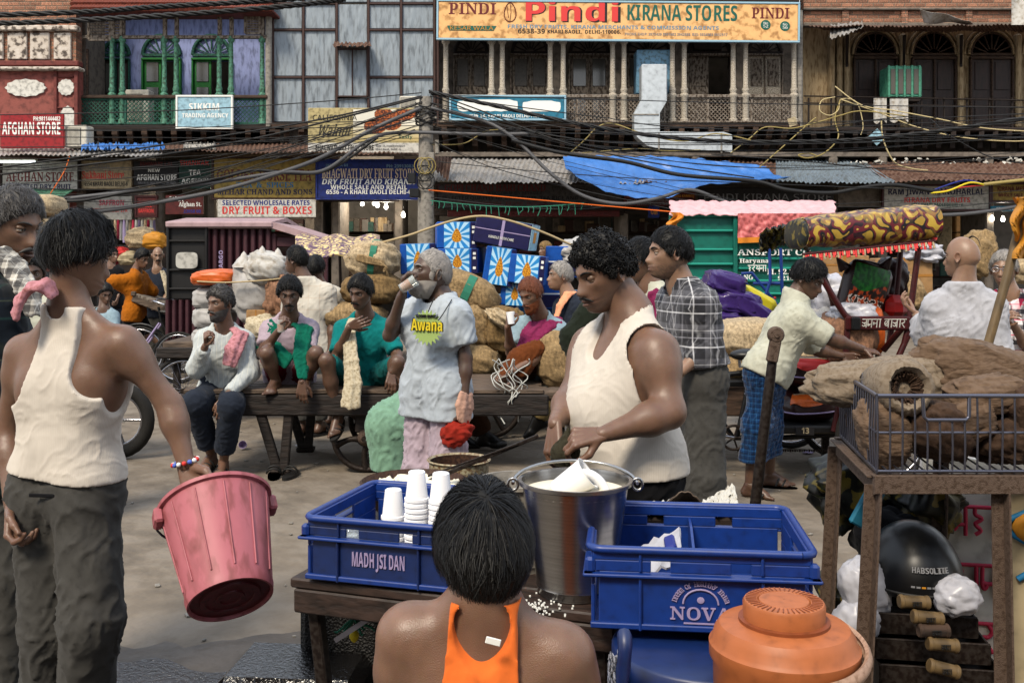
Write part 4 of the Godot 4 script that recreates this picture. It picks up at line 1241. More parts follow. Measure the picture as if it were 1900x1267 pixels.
func build_ground():
	var g:=B.new()
	g.quad(V(-60,0,30),V(60,0,30),V(60,0,-90),V(-60,0,-90),Vector3.UP)
	struct("ground",g.mesh(),M.ground)
	var flat_patch:=func(called:String,ce:Vector3,rx:float,rz:float,h:float,m:Material,sd:float):
		var b:=B.new()
		var n:=160
		var pts:=[]
		for k in n:
			var a:=TAU*k/n
			var r:=1.0+0.28*nf.get_noise_2d(cos(a)*1.1+sd,sin(a)*1.1)+0.10*nf.get_noise_2d(cos(a)*3.0+sd,sin(a)*3.0)+0.04*nf.get_noise_2d(cos(a)*9.0+sd,sin(a)*9.0)
			pts.append(ce+Vector3(cos(a)*rx*r,h,sin(a)*rz*r))
		for k in n:b.tri(ce+Vector3(0,h,0),pts[k],pts[(k+1)%n],Vector3.UP)
		struct(called,b.mesh(),m)
	flat_patch.call("damp_ground",V(-1.25,0,-3.45),1.35,0.62,0.004,M.mud,1.0)
	flat_patch.call("water_puddle",V(-1.15,0,-3.3),1.15,0.42,0.008,M.water,4.0)
	flat_patch.call("damp_ground",V(-0.4,0,-2.2),1.3,0.75,0.004,M.mud,8.0)
	flat_patch.call("water_puddle",V(-0.75,0,-2.55),0.7,0.36,0.008,M.water,14.0)
	# litter and small stones on the road
	var lit:=B.new()
	for k in 900:
		var p:=V(rng.randf_range(-6,7),0.006,-rng.randf_range(2.8,14))
		var s:=rng.randf_range(0.005,0.026)
		lit.box(p,Vector3(s*1.5,0.008,s),0.002,Basis(Vector3.UP,rng.randf()*3.0))
	var lo:=struct("road_grit",lit.mesh(),M.concrete); lo.set_meta("kind","stuff")
	for q in [[1410,832,1415,"pale paper scrap lying flat by the cycle cart wheel",0.13,0.08,"paper"],[560,829,0,"small torn wrapper on the road under the bench cart",0.10,0.03,"plastic_bag"],[330,692,0,"crumpled white wrapper on the road behind the bench",0.22,0.06,"plastic_bag"],[1500,842,0,"lilac wrapper on the road right of the paper scrap",0.06,0.04,"p_lilac"]]:
		var d:float=EYE*F/(q[1]-480.0)
		var sheet:=B.new()
		sheet.xf=Transform3D(Basis(Vector3.UP,q[0]*0.1),W(q[0],q[1],d)+V(0,0.012,0))
		sheet.sheet(8,5,func(u,w):return V((u-0.5)*q[4],0.008*nf.get_noise_2d(u*5.0,w*5.0+q[0]),(w-0.5)*q[5]*2.0),0.003)
		mesh_thing("litter",sheet,M[q[6]],q[3],"litter")
	var cup:=B.new()
	var cp:=W(453,833,EYE*F/353.0); cp.y=0.0
	cup.xf=Transform3D(Basis(Vector3.RIGHT,1.3),cp+V(0,0.03,0))
	cup.lathe([Vector2(0.001,0.0),Vector2(0.022,0.0),Vector2(0.033,0.06),Vector2(0.031,0.06),Vector2(0.02,0.004),Vector2(0.001,0.003)],16)
	mesh_thing("plastic_cup",cup,M.p_lilac,"small purple plastic cup dropped on the road","cup")
func arch(par:Node,cx:float,y:float,r:float,d:float,m:Material,rayed:Material):
	# fanlight:half disc with spokes and a rim
	var b:=B.new()
	var c:=W(cx,y,d)
	var R:=r*d/F
	var pts:=[]
	for k in 17:pts.append(c+Vector3(cos(PI*k/16.0)*R,sin(PI*k/16.0)*R*1.05,0))
	var rim:=B.new()
	rim.tube(pts,0.045,6)
	for k in range(1,8):
		var a:=PI*k/8.0
		rim.bar(c+V(cos(a),sin(a),0)*R*0.25,c+V(cos(a),sin(a)*1.05,0)*R,0.025,0.03,0.0,Vector3.BACK)
	rim.bar(c-V(R,0,0),c+V(R,0,0),0.06,0.06)
	for k in 16:b.tri(c+V(0,0,-0.06),pts[k]+V(0,0,-0.06),pts[k+1]+V(0,0,-0.06),Vector3.BACK)
	var o:=at_part(par,"fanlight",b,m)
	var f:=part("frame",rim.mesh(),rayed,o); f.position=Vector3.ZERO
func pierced(par:Node,called:String,x0:float,y0:float,x1:float,y1:float,d:float,m:Material,holes:Array,room:=2.2):
	# a wall with real door openings and a plain room behind it
	var x:=x0
	for q in holes:
		rb(par,called,x,y0,q[0],y1,d,0.3,m); rb(par,called,q[0],y0,q[1],q[2],d,0.3,m); rb(par,called,q[0],q[3],q[1],y1,d,0.3,m)
		x=q[1]
	rb(par,called,x,y0,x1,y1,d,0.3,m)
	rb(par,"room_back",x0,y0,x1,y1,d+room,0.1,M.interior); rb(par,"room_ceiling",x0,y0,x1,y0+3,d+0.3,room-0.3,M.interior); rb(par,"room_floor",x0,y1-3,x1,y1,d+0.3,room-0.3,M.interior)
	for e in [x0,x1-3]:rb(par,"room_side",e,y0+3,e+3,y1-3,d+0.3,room-0.3,M.interior)
func door(par:Node,x0:float,y0:float,x1:float,y1:float,d:float,frame:Material,leaf:Material,pane:Material,panes:=2,open:=0):
	var fr:=B.new()
	var a:=W(x0,y0,d)
	var b:=W(x1,y1,d)
	var w:=b.x-a.x
	var h:=a.y-b.y
	for q in [[a.x,w*0.05],[b.x,w*0.05],[(a.x+b.x)*0.5,w*0.04]]:
		if q[0]==(a.x+b.x)*0.5 and open>0:continue
		fr.box(V(q[0],(a.y+b.y)*0.5,-d),V(q[1],h,0.10),0.01)
	fr.box(V((a.x+b.x)*0.5,a.y,-d+0.01),V(w*1.05,w*0.06,0.12),0.01)
	var o:=at_part(par,"door",fr,frame)
	for k in 2:
		if open==2-k or open==3:
			continue
		var cx:=a.x+w*(0.26+0.48*k)
		var lf:=part("leaf",bx(Vector3.ZERO,V(w*0.45,h*0.98,0.05),0.008),leaf,o); lf.position=V(cx,(a.y+b.y)*0.5,-d-0.03)
		for p in panes:
			var hh:=h/panes
			var pn:=part("pane",bx(Vector3.ZERO,V(w*0.32,hh*0.78,0.03),0.006),pane,o)
			pn.position=V(cx,a.y-hh*(p+0.5),-d+0.0 )
		if open>0 and panes>0:pass
func column(par:Node,x:float,y0:float,y1:float,d:float,m:Material,r:=0.055):
	var a:=W(x,y1,d)
	var h:=W(x,y0,d).y-a.y
	var b:=B.new()
	b.lathe([Vector2(0.001,0),Vector2(r*1.5,0),Vector2(r*1.5,h*0.05),Vector2(r*1.1,h*0.06),Vector2(r*1.15,h*0.30),Vector2(r*1.6,h*0.32),Vector2(r*1.6,h*0.34),Vector2(r,h*0.36),Vector2(r*1.35,h*0.40),Vector2(r*0.95,h*0.43),Vector2(r*0.85,h*0.93),Vector2(r*1.4,h*0.95),Vector2(r*1.4,h),Vector2(0.001,h)],10)
	var o:=part("column",b.mesh(),m,par)
	o.position=a-off(par)
func lattice(par:Node,x0:float,y0:float,x1:float,y1:float,d:float,m:Material,step:=0.09,th:=0.016):
	var a:=W(x0,y1,d)
	var b:=W(x1,y0,d)
	var w:=b.x-a.x
	var h:=b.y-a.y
	var g:=B.new()
	var n:=int((w+h)/step)
	for k in n:
		for s in [-1.0,1.0]:
			# bars at 45 degrees clipped to the rectangle
			var c:=k*step
			var p0:=Vector2(maxf(0.0,c-h),minf(c,h))
			var p1:=Vector2(minf(c,w),maxf(0.0,c-w))
			if (p1-p0).length()<0.03:continue
			if s<0:p0.x=w-p0.x; p1.x=w-p1.x
			g.bar(a+V(p0.x,p0.y,0.004*s),a+V(p1.x,p1.y,0.004*s),th,0.012,0.0,Vector3.BACK)
	for e in [[0.5,0.0,w,0.05],[0.5,1.0,w,0.05]]:g.box(a+V(w*e[0],h*e[1],0),V(e[2],e[3],0.05),0.006)
	for k in int(w/0.9)+1:g.box(a+V(w*k/maxf(1,int(w/0.9)),h*0.5,0),V(0.045,h,0.05),0.006)
	var o:=at_part(par,"lattice_panel",g,m)
	o.set_meta("kind","stuff")
func corbels(par:Node,x0:float,x1:float,step:float,y:float,d:float,m:Material,lean:=0.0,size:=1.0):
	var b:=B.new()
	b.prism([Vector2(0,0),Vector2(0.62,0),Vector2(0.62,-0.10),Vector2(0.5,-0.12),Vector2(0.47,-0.2),Vector2(0.3,-0.24),Vector2(0.26,-0.36),Vector2(0.08,-0.42),Vector2(0,-0.52)],-0.055,0.055)
	var m0:=b.mesh()
	var x:=x0
	while x<x1:
		var o:=part("corbel",m0,m,par)
		o.transform=Transform3D(Basis(Vector3.UP,-PI/2+lean).scaled(Vector3.ONE*size),W(x,y,d)-off(par)+V(0,0,-0.55*size))
		x+=step
func slats(par:Node,x0:float,y0:float,x1:float,y1:float,d:float,n:int,m:Material,side:=0.0):
	# a louvred shutter:a frame,then each slat
	var a:=W(x0,y0,d)
	var b:=W(x1,y1,d)
	var f:=B.new()
	var w:=b.x-a.x
	var h:=a.y-b.y
	for s in [0.0,1.0]:
		f.box(a+V(w*s,-h*0.5,0),V(0.06,h,0.06),0.005); f.box(a+V(w*0.5,-h*s,0),V(w,0.05,0.05),0.005)
	var o:=at_part(par,"shutter",f,m)
	var sl:=bx(Vector3.ZERO,V(w*0.94,0.045,0.012),0.0,Basis(Vector3.RIGHT,0.6))
	for k in n:
		part("slat",sl,m,o,a+V(w*0.5,-h*(k+0.6)/n,0))
func corrugated(called:String,pts:Array,m:Material,label:String,group:="",waves:=40,cat:="awning",amp:=0.016)->MeshInstance3D:
	# pts:back-left,back-right,front-left,front-right
	var b:=B.new()
	var nrm:Vector3=((pts[1]-pts[0]).cross(pts[2]-pts[0])).normalized()
	if nrm.y<0:nrm=-nrm
	b.sheet(waves*6,6,func(u,w):
		var p:Vector3=(pts[0] as Vector3).lerp(pts[1],u).lerp((pts[2] as Vector3).lerp(pts[3],u),w)
		return p+nrm*(amp*cos(u*waves*TAU)+0.03*nz.get_noise_2d(u*6.0+pts[0].x,w*3.0))+V(0,0,0.02*nf.get_noise_2d(floor(u*waves/9.0)*3.7,1.0))*w,0.004)
	return mesh_thing(called,b,m,label,cat,group)
func build_buildings():
	# --- red house at the left edge
	var h:=thing("red_house","red plastered house with white painted medallions at the left edge","building",W(-60,480+EYE*F/20.8,20.8))
	rb(h,"wall",-330,128,142,640,20.8,0.3,M.red_wall)
	rb(h,"upper_wall",-330,-160,140,128,20.85,0.3,M.brick)
	rb(h,"cornice",-330,112,144,122,20.7,0.25,M.red_frame,0.02); rb(h,"cornice",-330,123,146,129,20.62,0.3,M.mould_wall,0.02); rb(h,"cornice",-330,46,142,56,20.7,0.2,M.mould_wall,0.02)
	for q in [[-64,-34],[-26,4],[12,48],[54,90],[98,130]]:
		rb(h,"plaster_panel",q[0],60,q[1],110,20.79,0.06,M.mould_wall,0.015)
	for q in [[-40,140,96],[105,140,110],[-40,203,88],[105,198,110]]:
		rb(h,"moulding",q[0],q[1],q[0]+(q[2] if q[2]>100 else 136)*0.27+0.0,q[1]+3,20.76,0.06,M.red_frame,0.008)
	rb(h,"pilaster",98,130,104,285,20.74,0.08,M.red_frame,0.01); rb(h,"pilaster",136,130,143,285,20.72,0.1,M.red_frame,0.01)
	for q in [[47,163,37,16],[122,162,15,15],[125,219,14,22],[-52,163,37,16]]:
		var md:=B.new()
		var c:=W(q[0],q[1],20.78)
		var poly:=[]
		for k in 48:
			var a:=TAU*k/48.0
			var r:=1.0+0.05*cos(a*12.0)
			poly.append(Vector2(cos(a)*q[2]*20.78/F*r,sin(a)*q[3]*20.78/F*r))
		md.xf=Transform3D(Basis(),c)
		md.prism(poly,-0.01,0.02)
		at_part(h,"medallion",md,M.white_board)
	# --- blue house with the green balcony
	h=thing("blue_house","blue house with a green wooden balcony and green doors","building",W(320,480+EYE*F/21.6,21.6))
	pierced(h,"wall",142,-80,502,285,22.4,M.blue_wall,[[190,239,110,250],[264,334,110,250],[357,427,110,250]]); rb(h,"side_wall",142,-80,158,235,21.3,1.0,M.stone_wall)
	rb(h,"lintel",142,0,502,22,22.0,0.2,M.dark_wall,0.01)
	for q in [[262,335,1],[355,428,2],[188,240,0]]:
		arch(h,(q[0]+q[1])*0.5,102,(q[1]-q[0])*0.47,22.36,M.unlit_pane,M.teal_lattice)
		if q[2]>0:door(h,q[0]+2,110,q[1]-1,250,22.34,M.green_door,M.green_door,M.unlit_pane,3,1)
		else:door(h,q[0]+2,110,q[1]-1,250,22.34,M.teal_lattice,M.dark_wood,M.unlit_pane,2,0)
	rb(h,"floor",140,230,505,241,21.0,1.5,M.dark_wood,0.02)
	for x in [207,226,304,326,406,428,486]:column(h,x,68,230,21.05,M.green_paint)
	for x in [207,226,304,326,406,428,486]:rb(h,"post",x-3.5,16,x+3.5,66,21.0,0.09,M.grey_wood,0.01)
	rb(h,"rail",150,176,495,182,20.95,0.09,M.old_wood,0.012); rb(h,"rail",150,65,495,71,20.98,0.09,M.grey_wood,0.012)
	lattice(h,146,184,492,229,21.02,M.teal_lattice)
	slats(h,164,26,204,74,21.0,9,M.grey_wood); slats(h,209,20,224,66,21.0,9,M.grey_wood); slats(h,455,20,482,62,21.0,9,M.grey_wood)
	rb(h,"brace",158,90,162,178,21.1,0.08,M.old_wood,0.01)
	corbels(h,172,505,27.5,241,20.95,M.old_wood,0.25)
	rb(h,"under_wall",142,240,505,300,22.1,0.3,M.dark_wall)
	var eave:=B.new()
	for k in 62:
		var x:=136.0+k*6.0
		for r in 3:
			eave.xf=Transform3D(Basis(Vector3.RIGHT,0.5),W(x,14.0-r*9.0,20.6+0.16*r))
			eave.tube([V(0,0,-0.16),V(0,0,0.10)],[0.045,0.05],6)
	eave.xf=Transform3D()
	var ev:=at_part(h,"roof_tiles",eave,M.roof_tile); ev.set_meta("kind","stuff")
	rb(h,"eave_board",136,16,505,21,20.55,0.7,M.red_frame,0.01)
	# --- metal clad building
	h=thing("sheet_clad_building","building clad in grey blue metal sheets framed in brown battens","building",W(655,480+EYE*F/21.2,21.2))
	rb(h,"wall",500,-80,814,300,21.25,0.4,M.dark_wall)
	var xs:=[505,562,624,683,744,806]
	for c in 5:
		var ys:=[-60,6,55,143,228]
		if c==2:ys=[-60,6,88,180,228]
		for r in 4:rb(h,"metal_sheet",xs[c]+2.0,ys[r]+2.0,xs[c+1]-2.0,ys[r+1]-2.0,21.2,0.05,M.panel_sheet,0.012)
	for x in xs+[500,812]:rb(h,"batten",x-2.2,-60,x+2.2,232,21.14,0.10,M.brown_frame,0.008)
	for c in [0,1,3,4]:
		for y in [6,55,143]:rb(h,"batten",xs[c]+2.4,y-1.8,xs[c+1]-2.4,y+1.8,21.15,0.08,M.brown_frame,0.006)
	rb(h,"batten",500,228,814,236,21.0,0.5,M.old_wood,0.01)
	var dr:=rb(h,"door",626,91,681,179,21.12,0.06,M.panel_sheet,0.012)
	for q in [[-0.5,0,0.03,1.0],[0.5,0,0.03,1.0],[0,0,0.025,1.0],[0,-0.5,1.0,0.03],[0,0.5,1.0,0.03]]:
		var fb:=V(0.63,1.0,0)
		part("frame",bx(V(q[0]*fb.x,q[1]*fb.y,0.04),V(q[2] if q[2]<0.1 else fb.x,q[3] if q[3]<0.1 else fb.y,0.03),0.004),M.brown_frame,dr)
	corbels(h,492,580,27.0,236,20.95,M.old_wood,0.25)
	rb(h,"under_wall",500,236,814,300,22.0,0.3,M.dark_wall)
	corrugated("door_canopy",[W(620,79,21.1),W(686,79,21.1),W(617,86,20.6),W(689,86,20.6)],M.corrugated_rust,"small rusty corrugated canopy above the metal door","",9,"canopy")
	# --- building of the orange signboard
	h=thing("balcony_building","weathered balcony building with paired white columns and carved lattice","building",W(1150,480+EYE*F/21.6,21.6))
	pierced(h,"wall",812,-90,1484,300,22.35,M.stone_wall,[[843,905,103,232],[949,1018,103,232],[1057,1130,103,232],[1161,1245,103,232],[1277,1356,103,232],[1388,1451,103,232]])
	rb(h,"upper_floor",812,-20,1484,4,20.9,1.5,M.dark_wood,0.02); rb(h,"upper_wall",812,-120,1484,-22,21.2,0.3,M.stone_wall)
	for q in [[842,906,2,0],[948,1019,2,0],[1056,1131,2,0],[1160,1246,2,0],[1276,1357,2,1],[1387,1452,2,0]]:
		var gl:Material=M.unlit_pane if q[0] in [1056,1160] else M.dusty_pane if q[0]<1000 else M.grey_wood
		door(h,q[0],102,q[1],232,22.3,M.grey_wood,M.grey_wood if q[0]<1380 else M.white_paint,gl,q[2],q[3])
		arch(h,(q[0]+q[1])*0.5,98,(q[1]-q[0])*0.46,22.31,M.unlit_pane,M.dark_wood)
	for x in [827,912,932,1021,1045,1137,1158,1248,1270,1361,1384,1474]:column(h,x,72,229,21.0,M.white_paint,0.06)
	for x in [922,1033,1147,1259,1372]:rb(h,"pilaster",x-7,70,x+7,230,22.1,0.25,M.stone_wall,0.02)
	lattice(h,828,182,1476,227,21.02,M.grey_wood,0.085,0.02)
	rb(h,"rail",820,175,1482,181,20.96,0.1,M.grey_wood,0.012)
	rb(h,"floor",812,227,1486,236,20.9,1.6,M.old_wood,0.02); rb(h,"floor_edge",812,224,1486,227.4,20.86,0.2,M.grey_wood,0.01)
	corbels(h,826,1480,27.5,236,20.95,M.old_wood,-0.03)
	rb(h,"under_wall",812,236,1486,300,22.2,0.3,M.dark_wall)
	rb(h,"air_grille",1288,72,1340,92,22.2,0.2,M.dark_wood,0.01)
	# --- right building with the arched windows
	h=thing("arched_building","ochre brick building with three arched doorways at the right","building",W(1720,480+EYE*F/21.8,21.8))
	rb(h,"wall",1484,44,2250,300,22.3,0.3,M.ochre_wall); rb(h,"brick_wall",1492,-120,2250,46,21.6,0.3,M.brick)
	rb(h,"string_course",1492,14,2250,18,21.5,0.2,M.stone_wall,0.01); rb(h,"string_course",1492,42,2250,48,21.5,0.2,M.stone_wall,0.01)
	for x in [1570,1680,1800]:rb(h,"brick_pier",x-6,18,x+6,44,21.54,0.1,M.brick,0.01)
	for q in [[1584,1666],[1692,1776],[1800,1882],[1908,1990]]:
		arch(h,(q[0]+q[1])*0.5,101,(q[1]-q[0])*0.48,22.24,M.unlit_pane,M.old_wood)
		door(h,q[0]+2,108,q[1]-2,240,22.22,M.old_wood,M.brown_door,M.brown_door,2,0)
		for k in 4:
			var am:=B.new()
			var pts:=[]
			for s in 13:pts.append(W((q[0]+q[1])*0.5,101,22.2)+V(cos(PI*s/12.0),sin(PI*s/12.0)*1.08,0)*(0.50+0.045*k)+V(0,0,-0.02*k))
			if k%2==0:am.tube(pts,0.03,5)
			if k%2==0:at_part(h,"arch_moulding",am,M.ochre_wall)
	for x in [1546,1560,1574,1678,1785,1893]:rb(h,"pilaster",x-5,62,x+5,236,22.1,0.25,M.ochre_wall,0.03)
	for x in [1574,1680,1786]:
		var br:=B.new()
		br.bar(W(x,66,21.3),W(x-2,118,22.1),0.05,0.05); br.bar(W(x-2,66,22.1),W(x-2,124,22.1),0.05,0.05)
		at_part(h,"bracket",br,M.dark_wood)
	rb(h,"floor",1484,236,2250,243,20.9,1.6,M.dark_wood,0.02)
	corbels(h,1500,2000,26.0,243,20.95,M.dark_wood,-0.35,0.9)
	rb(h,"under_wall",1484,243,2250,300,22.2,0.3,M.dark_wall)
	for y in [180,193]:
		var rl:=B.new(); rl.tube([W(1492,y-2,20.95),W(2100,y+10,20.95)],0.016,6)
		at_part(h,"railing",rl,M.iron)
	for k in 12:rb(h,"baluster",1500+k*42,181,1503+k*42,238,20.98,0.03,M.iron)
	corrugated("tin_canopy",[W(1540,58,21.9),W(1950,58,21.9),W(1500,48,20.6),W(1950,46,20.6)],M.corrugated_rust,"long rusty tin canopy over the arched doorways","",60,"canopy")
	corrugated("tin_sheet",[W(1542,46,21.2),W(1600,40,21.2),W(1540,72,20.5),W(1602,52,20.5)],M.corrugated,"loose bent tin sheet hanging at the canopy's left end","",8,"tin sheet")
	for q in [[1484,20,235,21.1,"tall grey drain pipe between the orange signboard and the arched building"],[498,10,235,21.05,"grey drain pipe between the green balcony and metal sheets"]]:
		var b:=B.new(); b.tube([W(q[0],q[1],q[3]),W(q[0],q[2],q[3])],0.07,10)
		mesh_thing("drain_pipe",b,M.concrete,q[4],"pipe")
	var tarp:=B.new()
	tarp.sheet(24,10,func(u,w):return W(lerpf(1707,1800,u)+8*w,lerpf(16,38,u)+w*lerpf(26,6,u)+2.0*sin(u*9.0),20.5+0.3*w+0.06*sin(u*14.0+w*3.0)),0.004)
	mesh_thing("tarpaulin",tarp,M.tarp_white,"torn white tarpaulin flapping over the tin canopy","tarpaulin")
	var ban:=B.new()
	ban.sheet(10,12,func(u,w):return W(lerpf(1878,1960,u),lerpf(-10,46,w),20.4+0.08*sin(u*8.0+w*2.0)),0.004)
	mesh_thing("banner",ban,M.tarp_white,"white cloth banner hanging at the top right corner","banner")
	for q in [["cloth",1622,1646,182,226,"narrow torn white cloth on the right railing"],["cloth",1652,1686,183,224,"wide white cloth hung on the right railing"]]:
		var cl:=B.new()
		cl.sheet(10,12,func(u,w):return W(lerpf(q[1],q[2],u),lerpf(q[3],q[4]+4.0*sin(u*7.0),w),20.85+0.03*sin(u*11.0)),0.004)
		mesh_thing(q[0],cl,M.tarp_white,q[5],"cloth")
	var kite:=B.new()
	kite.xf=Transform3D(Basis(Vector3.BACK,0.75),W(1628,254,19.6))
	kite.sheet(6,6,func(u,w):return V((u-0.5)*0.24,(w-0.5)*0.24,0.02*sin(u*3.0)),0.003)
	mesh_thing("paper_kite",kite,M.skyblue_board,"grey green paper kite caught in the cables","kite")
	kite=B.new()
	kite.xf=Transform3D(Basis(Vector3.BACK,0.3),W(1471,226,20.2))
	kite.sheet(4,4,func(u,w):return V((u-0.5)*0.17,(w-0.5)*0.17,0.015*sin(u*3.0)),0.003)
	mesh_thing("paper_kite",kite,M.cream_board,"small cream paper square caught beside the drain pipe","kite")
	# evaporative cooler,air conditioners,duct
	var ck:=thing("air_cooler","pale green evaporative cooler on the balcony of arched doorways","air cooler",W(1680,182,21.2))
	rb(ck,"casing",1650,122,1712,180,21.3,0.55,M.cooler_green,0.02)
	for x in [1651,1665,1680,1694,1708]:rb(ck,"frame",x-1.8,121,x+1.8,180,21.26,0.05,M.cooler_green,0.006)
	for k in 4:rb(ck,"grille",1654+k*14.3,128,1663+k*14.3,174,21.28,0.03,M.grille)
	rb(ck,"tray",1668,180,1708,188,21.2,0.5,M.dark_wood,0.01)
	for q in [[119,160,232,273,20.0,"beige air conditioner unit beside the red store sign"],[231,275,166,232,21.6,"white framed air conditioner behind the green balcony lattice"],[741,781,178,202,20.8,"beige air conditioner above the walnut billboard"]]:
		var ac:=thing("air_conditioner",q[5],"air conditioner",W((q[0]+q[1])*0.5,q[3],q[4]))
		rb(ac,"casing",q[0],q[2],q[1],q[3],q[4],0.35,M.ac_white,0.02)
		var w:float=(q[1]-q[0])
		var hh:float=(q[3]-q[2])
		var gr:=B.new()
		for k in 12:gr.box(W(q[0]+w*0.08+w*0.055*k,(q[2]+q[3])*0.5,q[4]-0.012),V(0.012,hh*0.7*q[4]/F,0.02))
		rb(ac,"dark_face",q[0]+w*0.05,q[2]+hh*0.12,q[0]+w*0.74,q[3]-hh*0.12,q[4]-0.004,0.01,M.grille)
		at_part(ac,"grille",gr,M.ac_white)
	var du:=thing("metal_duct","pale sheet metal duct that drops from the balcony and turns right","duct",W(1210,290,20.6))
	rb(du,"hood",1181,92,1246,174,21.1,0.45,M.duct_blue,0.02)
	var duct:=B.new()
	duct.box(W(1212,156,20.75),V(47*20.75/F,68*20.75/F,0.4),0.02)
	duct.prism_at(W(0,480,20.75),[Vector2(1188,188),Vector2(1235,188),Vector2(1235,190),Vector2(1222,212),Vector2(1222,246),Vector2(1340,247),Vector2(1355,252),Vector2(1355,284),Vector2(1340,282),Vector2(1215,276),Vector2(1198,272),Vector2(1180,256),Vector2(1175,244),Vector2(1175,212)],20.75)
	at_part(du,"duct",duct,M.duct)
	for q in [[1174,211,1223,213.5],[1222,246,1224.5,278],[1338,246.5,1341,284]]:rb(du,"seam",q[0],q[1],q[2],q[3],20.53,0.03,M.concrete,0.004)
	# --- the house and canvas awning of the tea stall,behind and above the viewer
	h=thing("stall_house","plastered house behind the tea stall, opposite the shop row","building",V(0,0,3.2))
	part("wall",bx(V(0,2.6,3.3),V(26,5.2,0.4),0.02),M.stone_wall,h); part("cornice",bx(V(0,5.25,3.1),V(26.4,0.25,0.8),0.03),M.stone_wall,h)
	var cv:=B.new()
	cv.sheet(40,14,func(u,w):return V(lerpf(-4.0,4.0,u),lerpf(3.5,2.75,w)-0.12*sin(w*PI)+0.03*sin(u*30.0)*w,lerpf(6.2,2.2,w)),0.006)
	mesh_thing("canvas_awning",cv,M.tarp_white,"canvas awning over the tea stall, above the viewer","awning")
	# --- lean-to awnings over the shops
	corrugated("tin_awning",[W(-330,262,21.9),W(300,262,21.9),W(-330,288,19.4),W(300,288,19.4)],M.corrugated,"long grey corrugated awning over the shops on the left","shop awnings",70,"awning")
	corrugated("tin_awning",[W(296,262,21.9),W(800,262,21.9),W(296,279,19.3),W(795,287,19.3)],M.corrugated_rust,"brownish corrugated awning above the yellow and blue shop signs","shop awnings",60,"awning")
	corrugated("tin_awning",[W(812,283,21.2),W(1215,285,21.2),W(792,337,18.9),W(1195,340,18.9)],M.corrugated,"pale corrugated awning right of the pole, left of the blue tarp","shop awnings",46,"awning")
	corrugated("tin_awning",[W(1205,284,21.3),W(1440,290,21.3),W(1180,338,19.0),W(1440,338,19.0)],M.corrugated_rust,"rusty corrugated awning under the blue tarp","shop awnings",28,"awning")
	corrugated("tin_awning",[W(1440,290,21.2),W(1590,292,21.2),W(1440,338,18.9),W(1662,338,18.9)],M.corrugated_blue,"blue grey corrugated awning right of the blue tarp","shop awnings",26,"awning")
	corrugated("tin_awning",[W(1580,288,21.4),W(2200,290,21.4),W(1640,336,19.1),W(2200,326,19.1)],M.corrugated_rust,"brown dirty corrugated awning at the far right","shop awnings",60,"awning")
	corrugated("tin_flap",[W(795,290,19.2),W(838,292,19.2),W(793,306,18.7),W(832,334,18.7)],M.corrugated_rust,"small pinkish bent tin flap beside the concrete pole","",7,"tin sheet")
	# rubbish on the awnings
	for q in [[150,305,272,20.2,"tarp_blue","crumpled blue plastic sheet lying along the left awning"],[340,400,272,20.0,"tarp_white","crumpled dirty white plastic on the left awning"]]:
		var b:=B.new()
		b.sheet(60,10,func(u,w):return W(lerpf(q[0],q[1],u),q[2]+6*w,q[3]-0.5*w)+V(0,0.10*absf(nz.get_noise_2d(u*22.0,w*3.0+q[0]))+0.06*nf.get_noise_2d(u*60.0,w*6.0),0),0.004)
		mesh_thing("plastic_sheet",b,M[q[4]],q[5],"plastic sheet")
	var rub:=B.new()
	for k in 60:
		var px:=rng.randf_range(1560,1900)
		rub.xf=Transform3D(Basis.from_euler(V(rng.randf(),rng.randf()*6,rng.randf())),W(px,rng.randf_range(294,318),20.6))
		rub.box(Vector3.ZERO,V(rng.randf_range(0.03,0.12),0.03,rng.randf_range(0.03,0.09)),0.006)
	rub.xf=Transform3D()
	var ro:=mesh_thing("rubble",rub,M.paper,"scraps of rubbish strewn on the brown awning","rubbish"); ro.set_meta("kind","stuff")
	# --- blue tarp slung over the awning
	var bt:=B.new()
	bt.sheet(60,18,func(u,w):
		var top:=W(lerpf(1045,1420,u),lerpf(290,308,u)-8.0*sin(u*PI) ,19.6)
		var lowy:float=328.0+34.0*maxf(sin(u*PI*2.0+0.5),0.0)*(1.0-u)+26.0*exp(-pow((u-0.42)/0.12,2))+14.0*sin(u*PI)-30.0*maxf(0.0,0.25-u)*4.0
		var low:=W(lerpf(1055,1470,u),lowy,18.4)
		return top.lerp(low,w)+V(0,-0.10*sin(w*PI)+0.014*nf.get_noise_2d(u*14.0,w*3.0)+0.012*sin((u*3.0-w)*16.0),0.05*nf.get_noise_2d(u*9.0,w*5.0)),0.004)
	mesh_thing("tarpaulin",bt,M.tarp_blue,"bright blue tarpaulin sagging over the middle awnings","tarpaulin")
	# --- ground floor shops:back wall,piers,shelves of goods
	var sh:=thing("shop_row","row of dim open shop fronts under the tin awnings","building",V(0,0,-22))
	rb(sh,"back_wall",-330,285,2250,700,23.6,0.3,M.interior)
	rb(sh,"ceiling",-330,282,2250,290,20.6,3.2,M.dark_wall)
	rb(sh,"plinth",-330,606,2250,640,21.0,2.6,M.concrete)
	for x in [-100,148,246,295,392,590,622,738,800,1158,1292,1548,1640,1838,1990]:rb(sh,"pier",x-8,288,x+8,640,20.6,1.2,M.stone_wall if int(x)%4==0 else M.dark_wall,0.03)
	for q in [[800,1158,385,400],[1158,1290,388,396],[590,740,366,374]]:rb(sh,"beam",q[0],q[2],q[1],q[3],20.5,0.3,M.dark_wood,0.02)
	for q in [[820,1150],[1165,1285],[1300,1540],[1650,1830],[400,590],[630,735],[250,390],[0,145]]:
		for y in [430,470,512,556]:rb(sh,"shelf",q[0],y,q[1],y+4,22.9,0.5,M.old_wood)
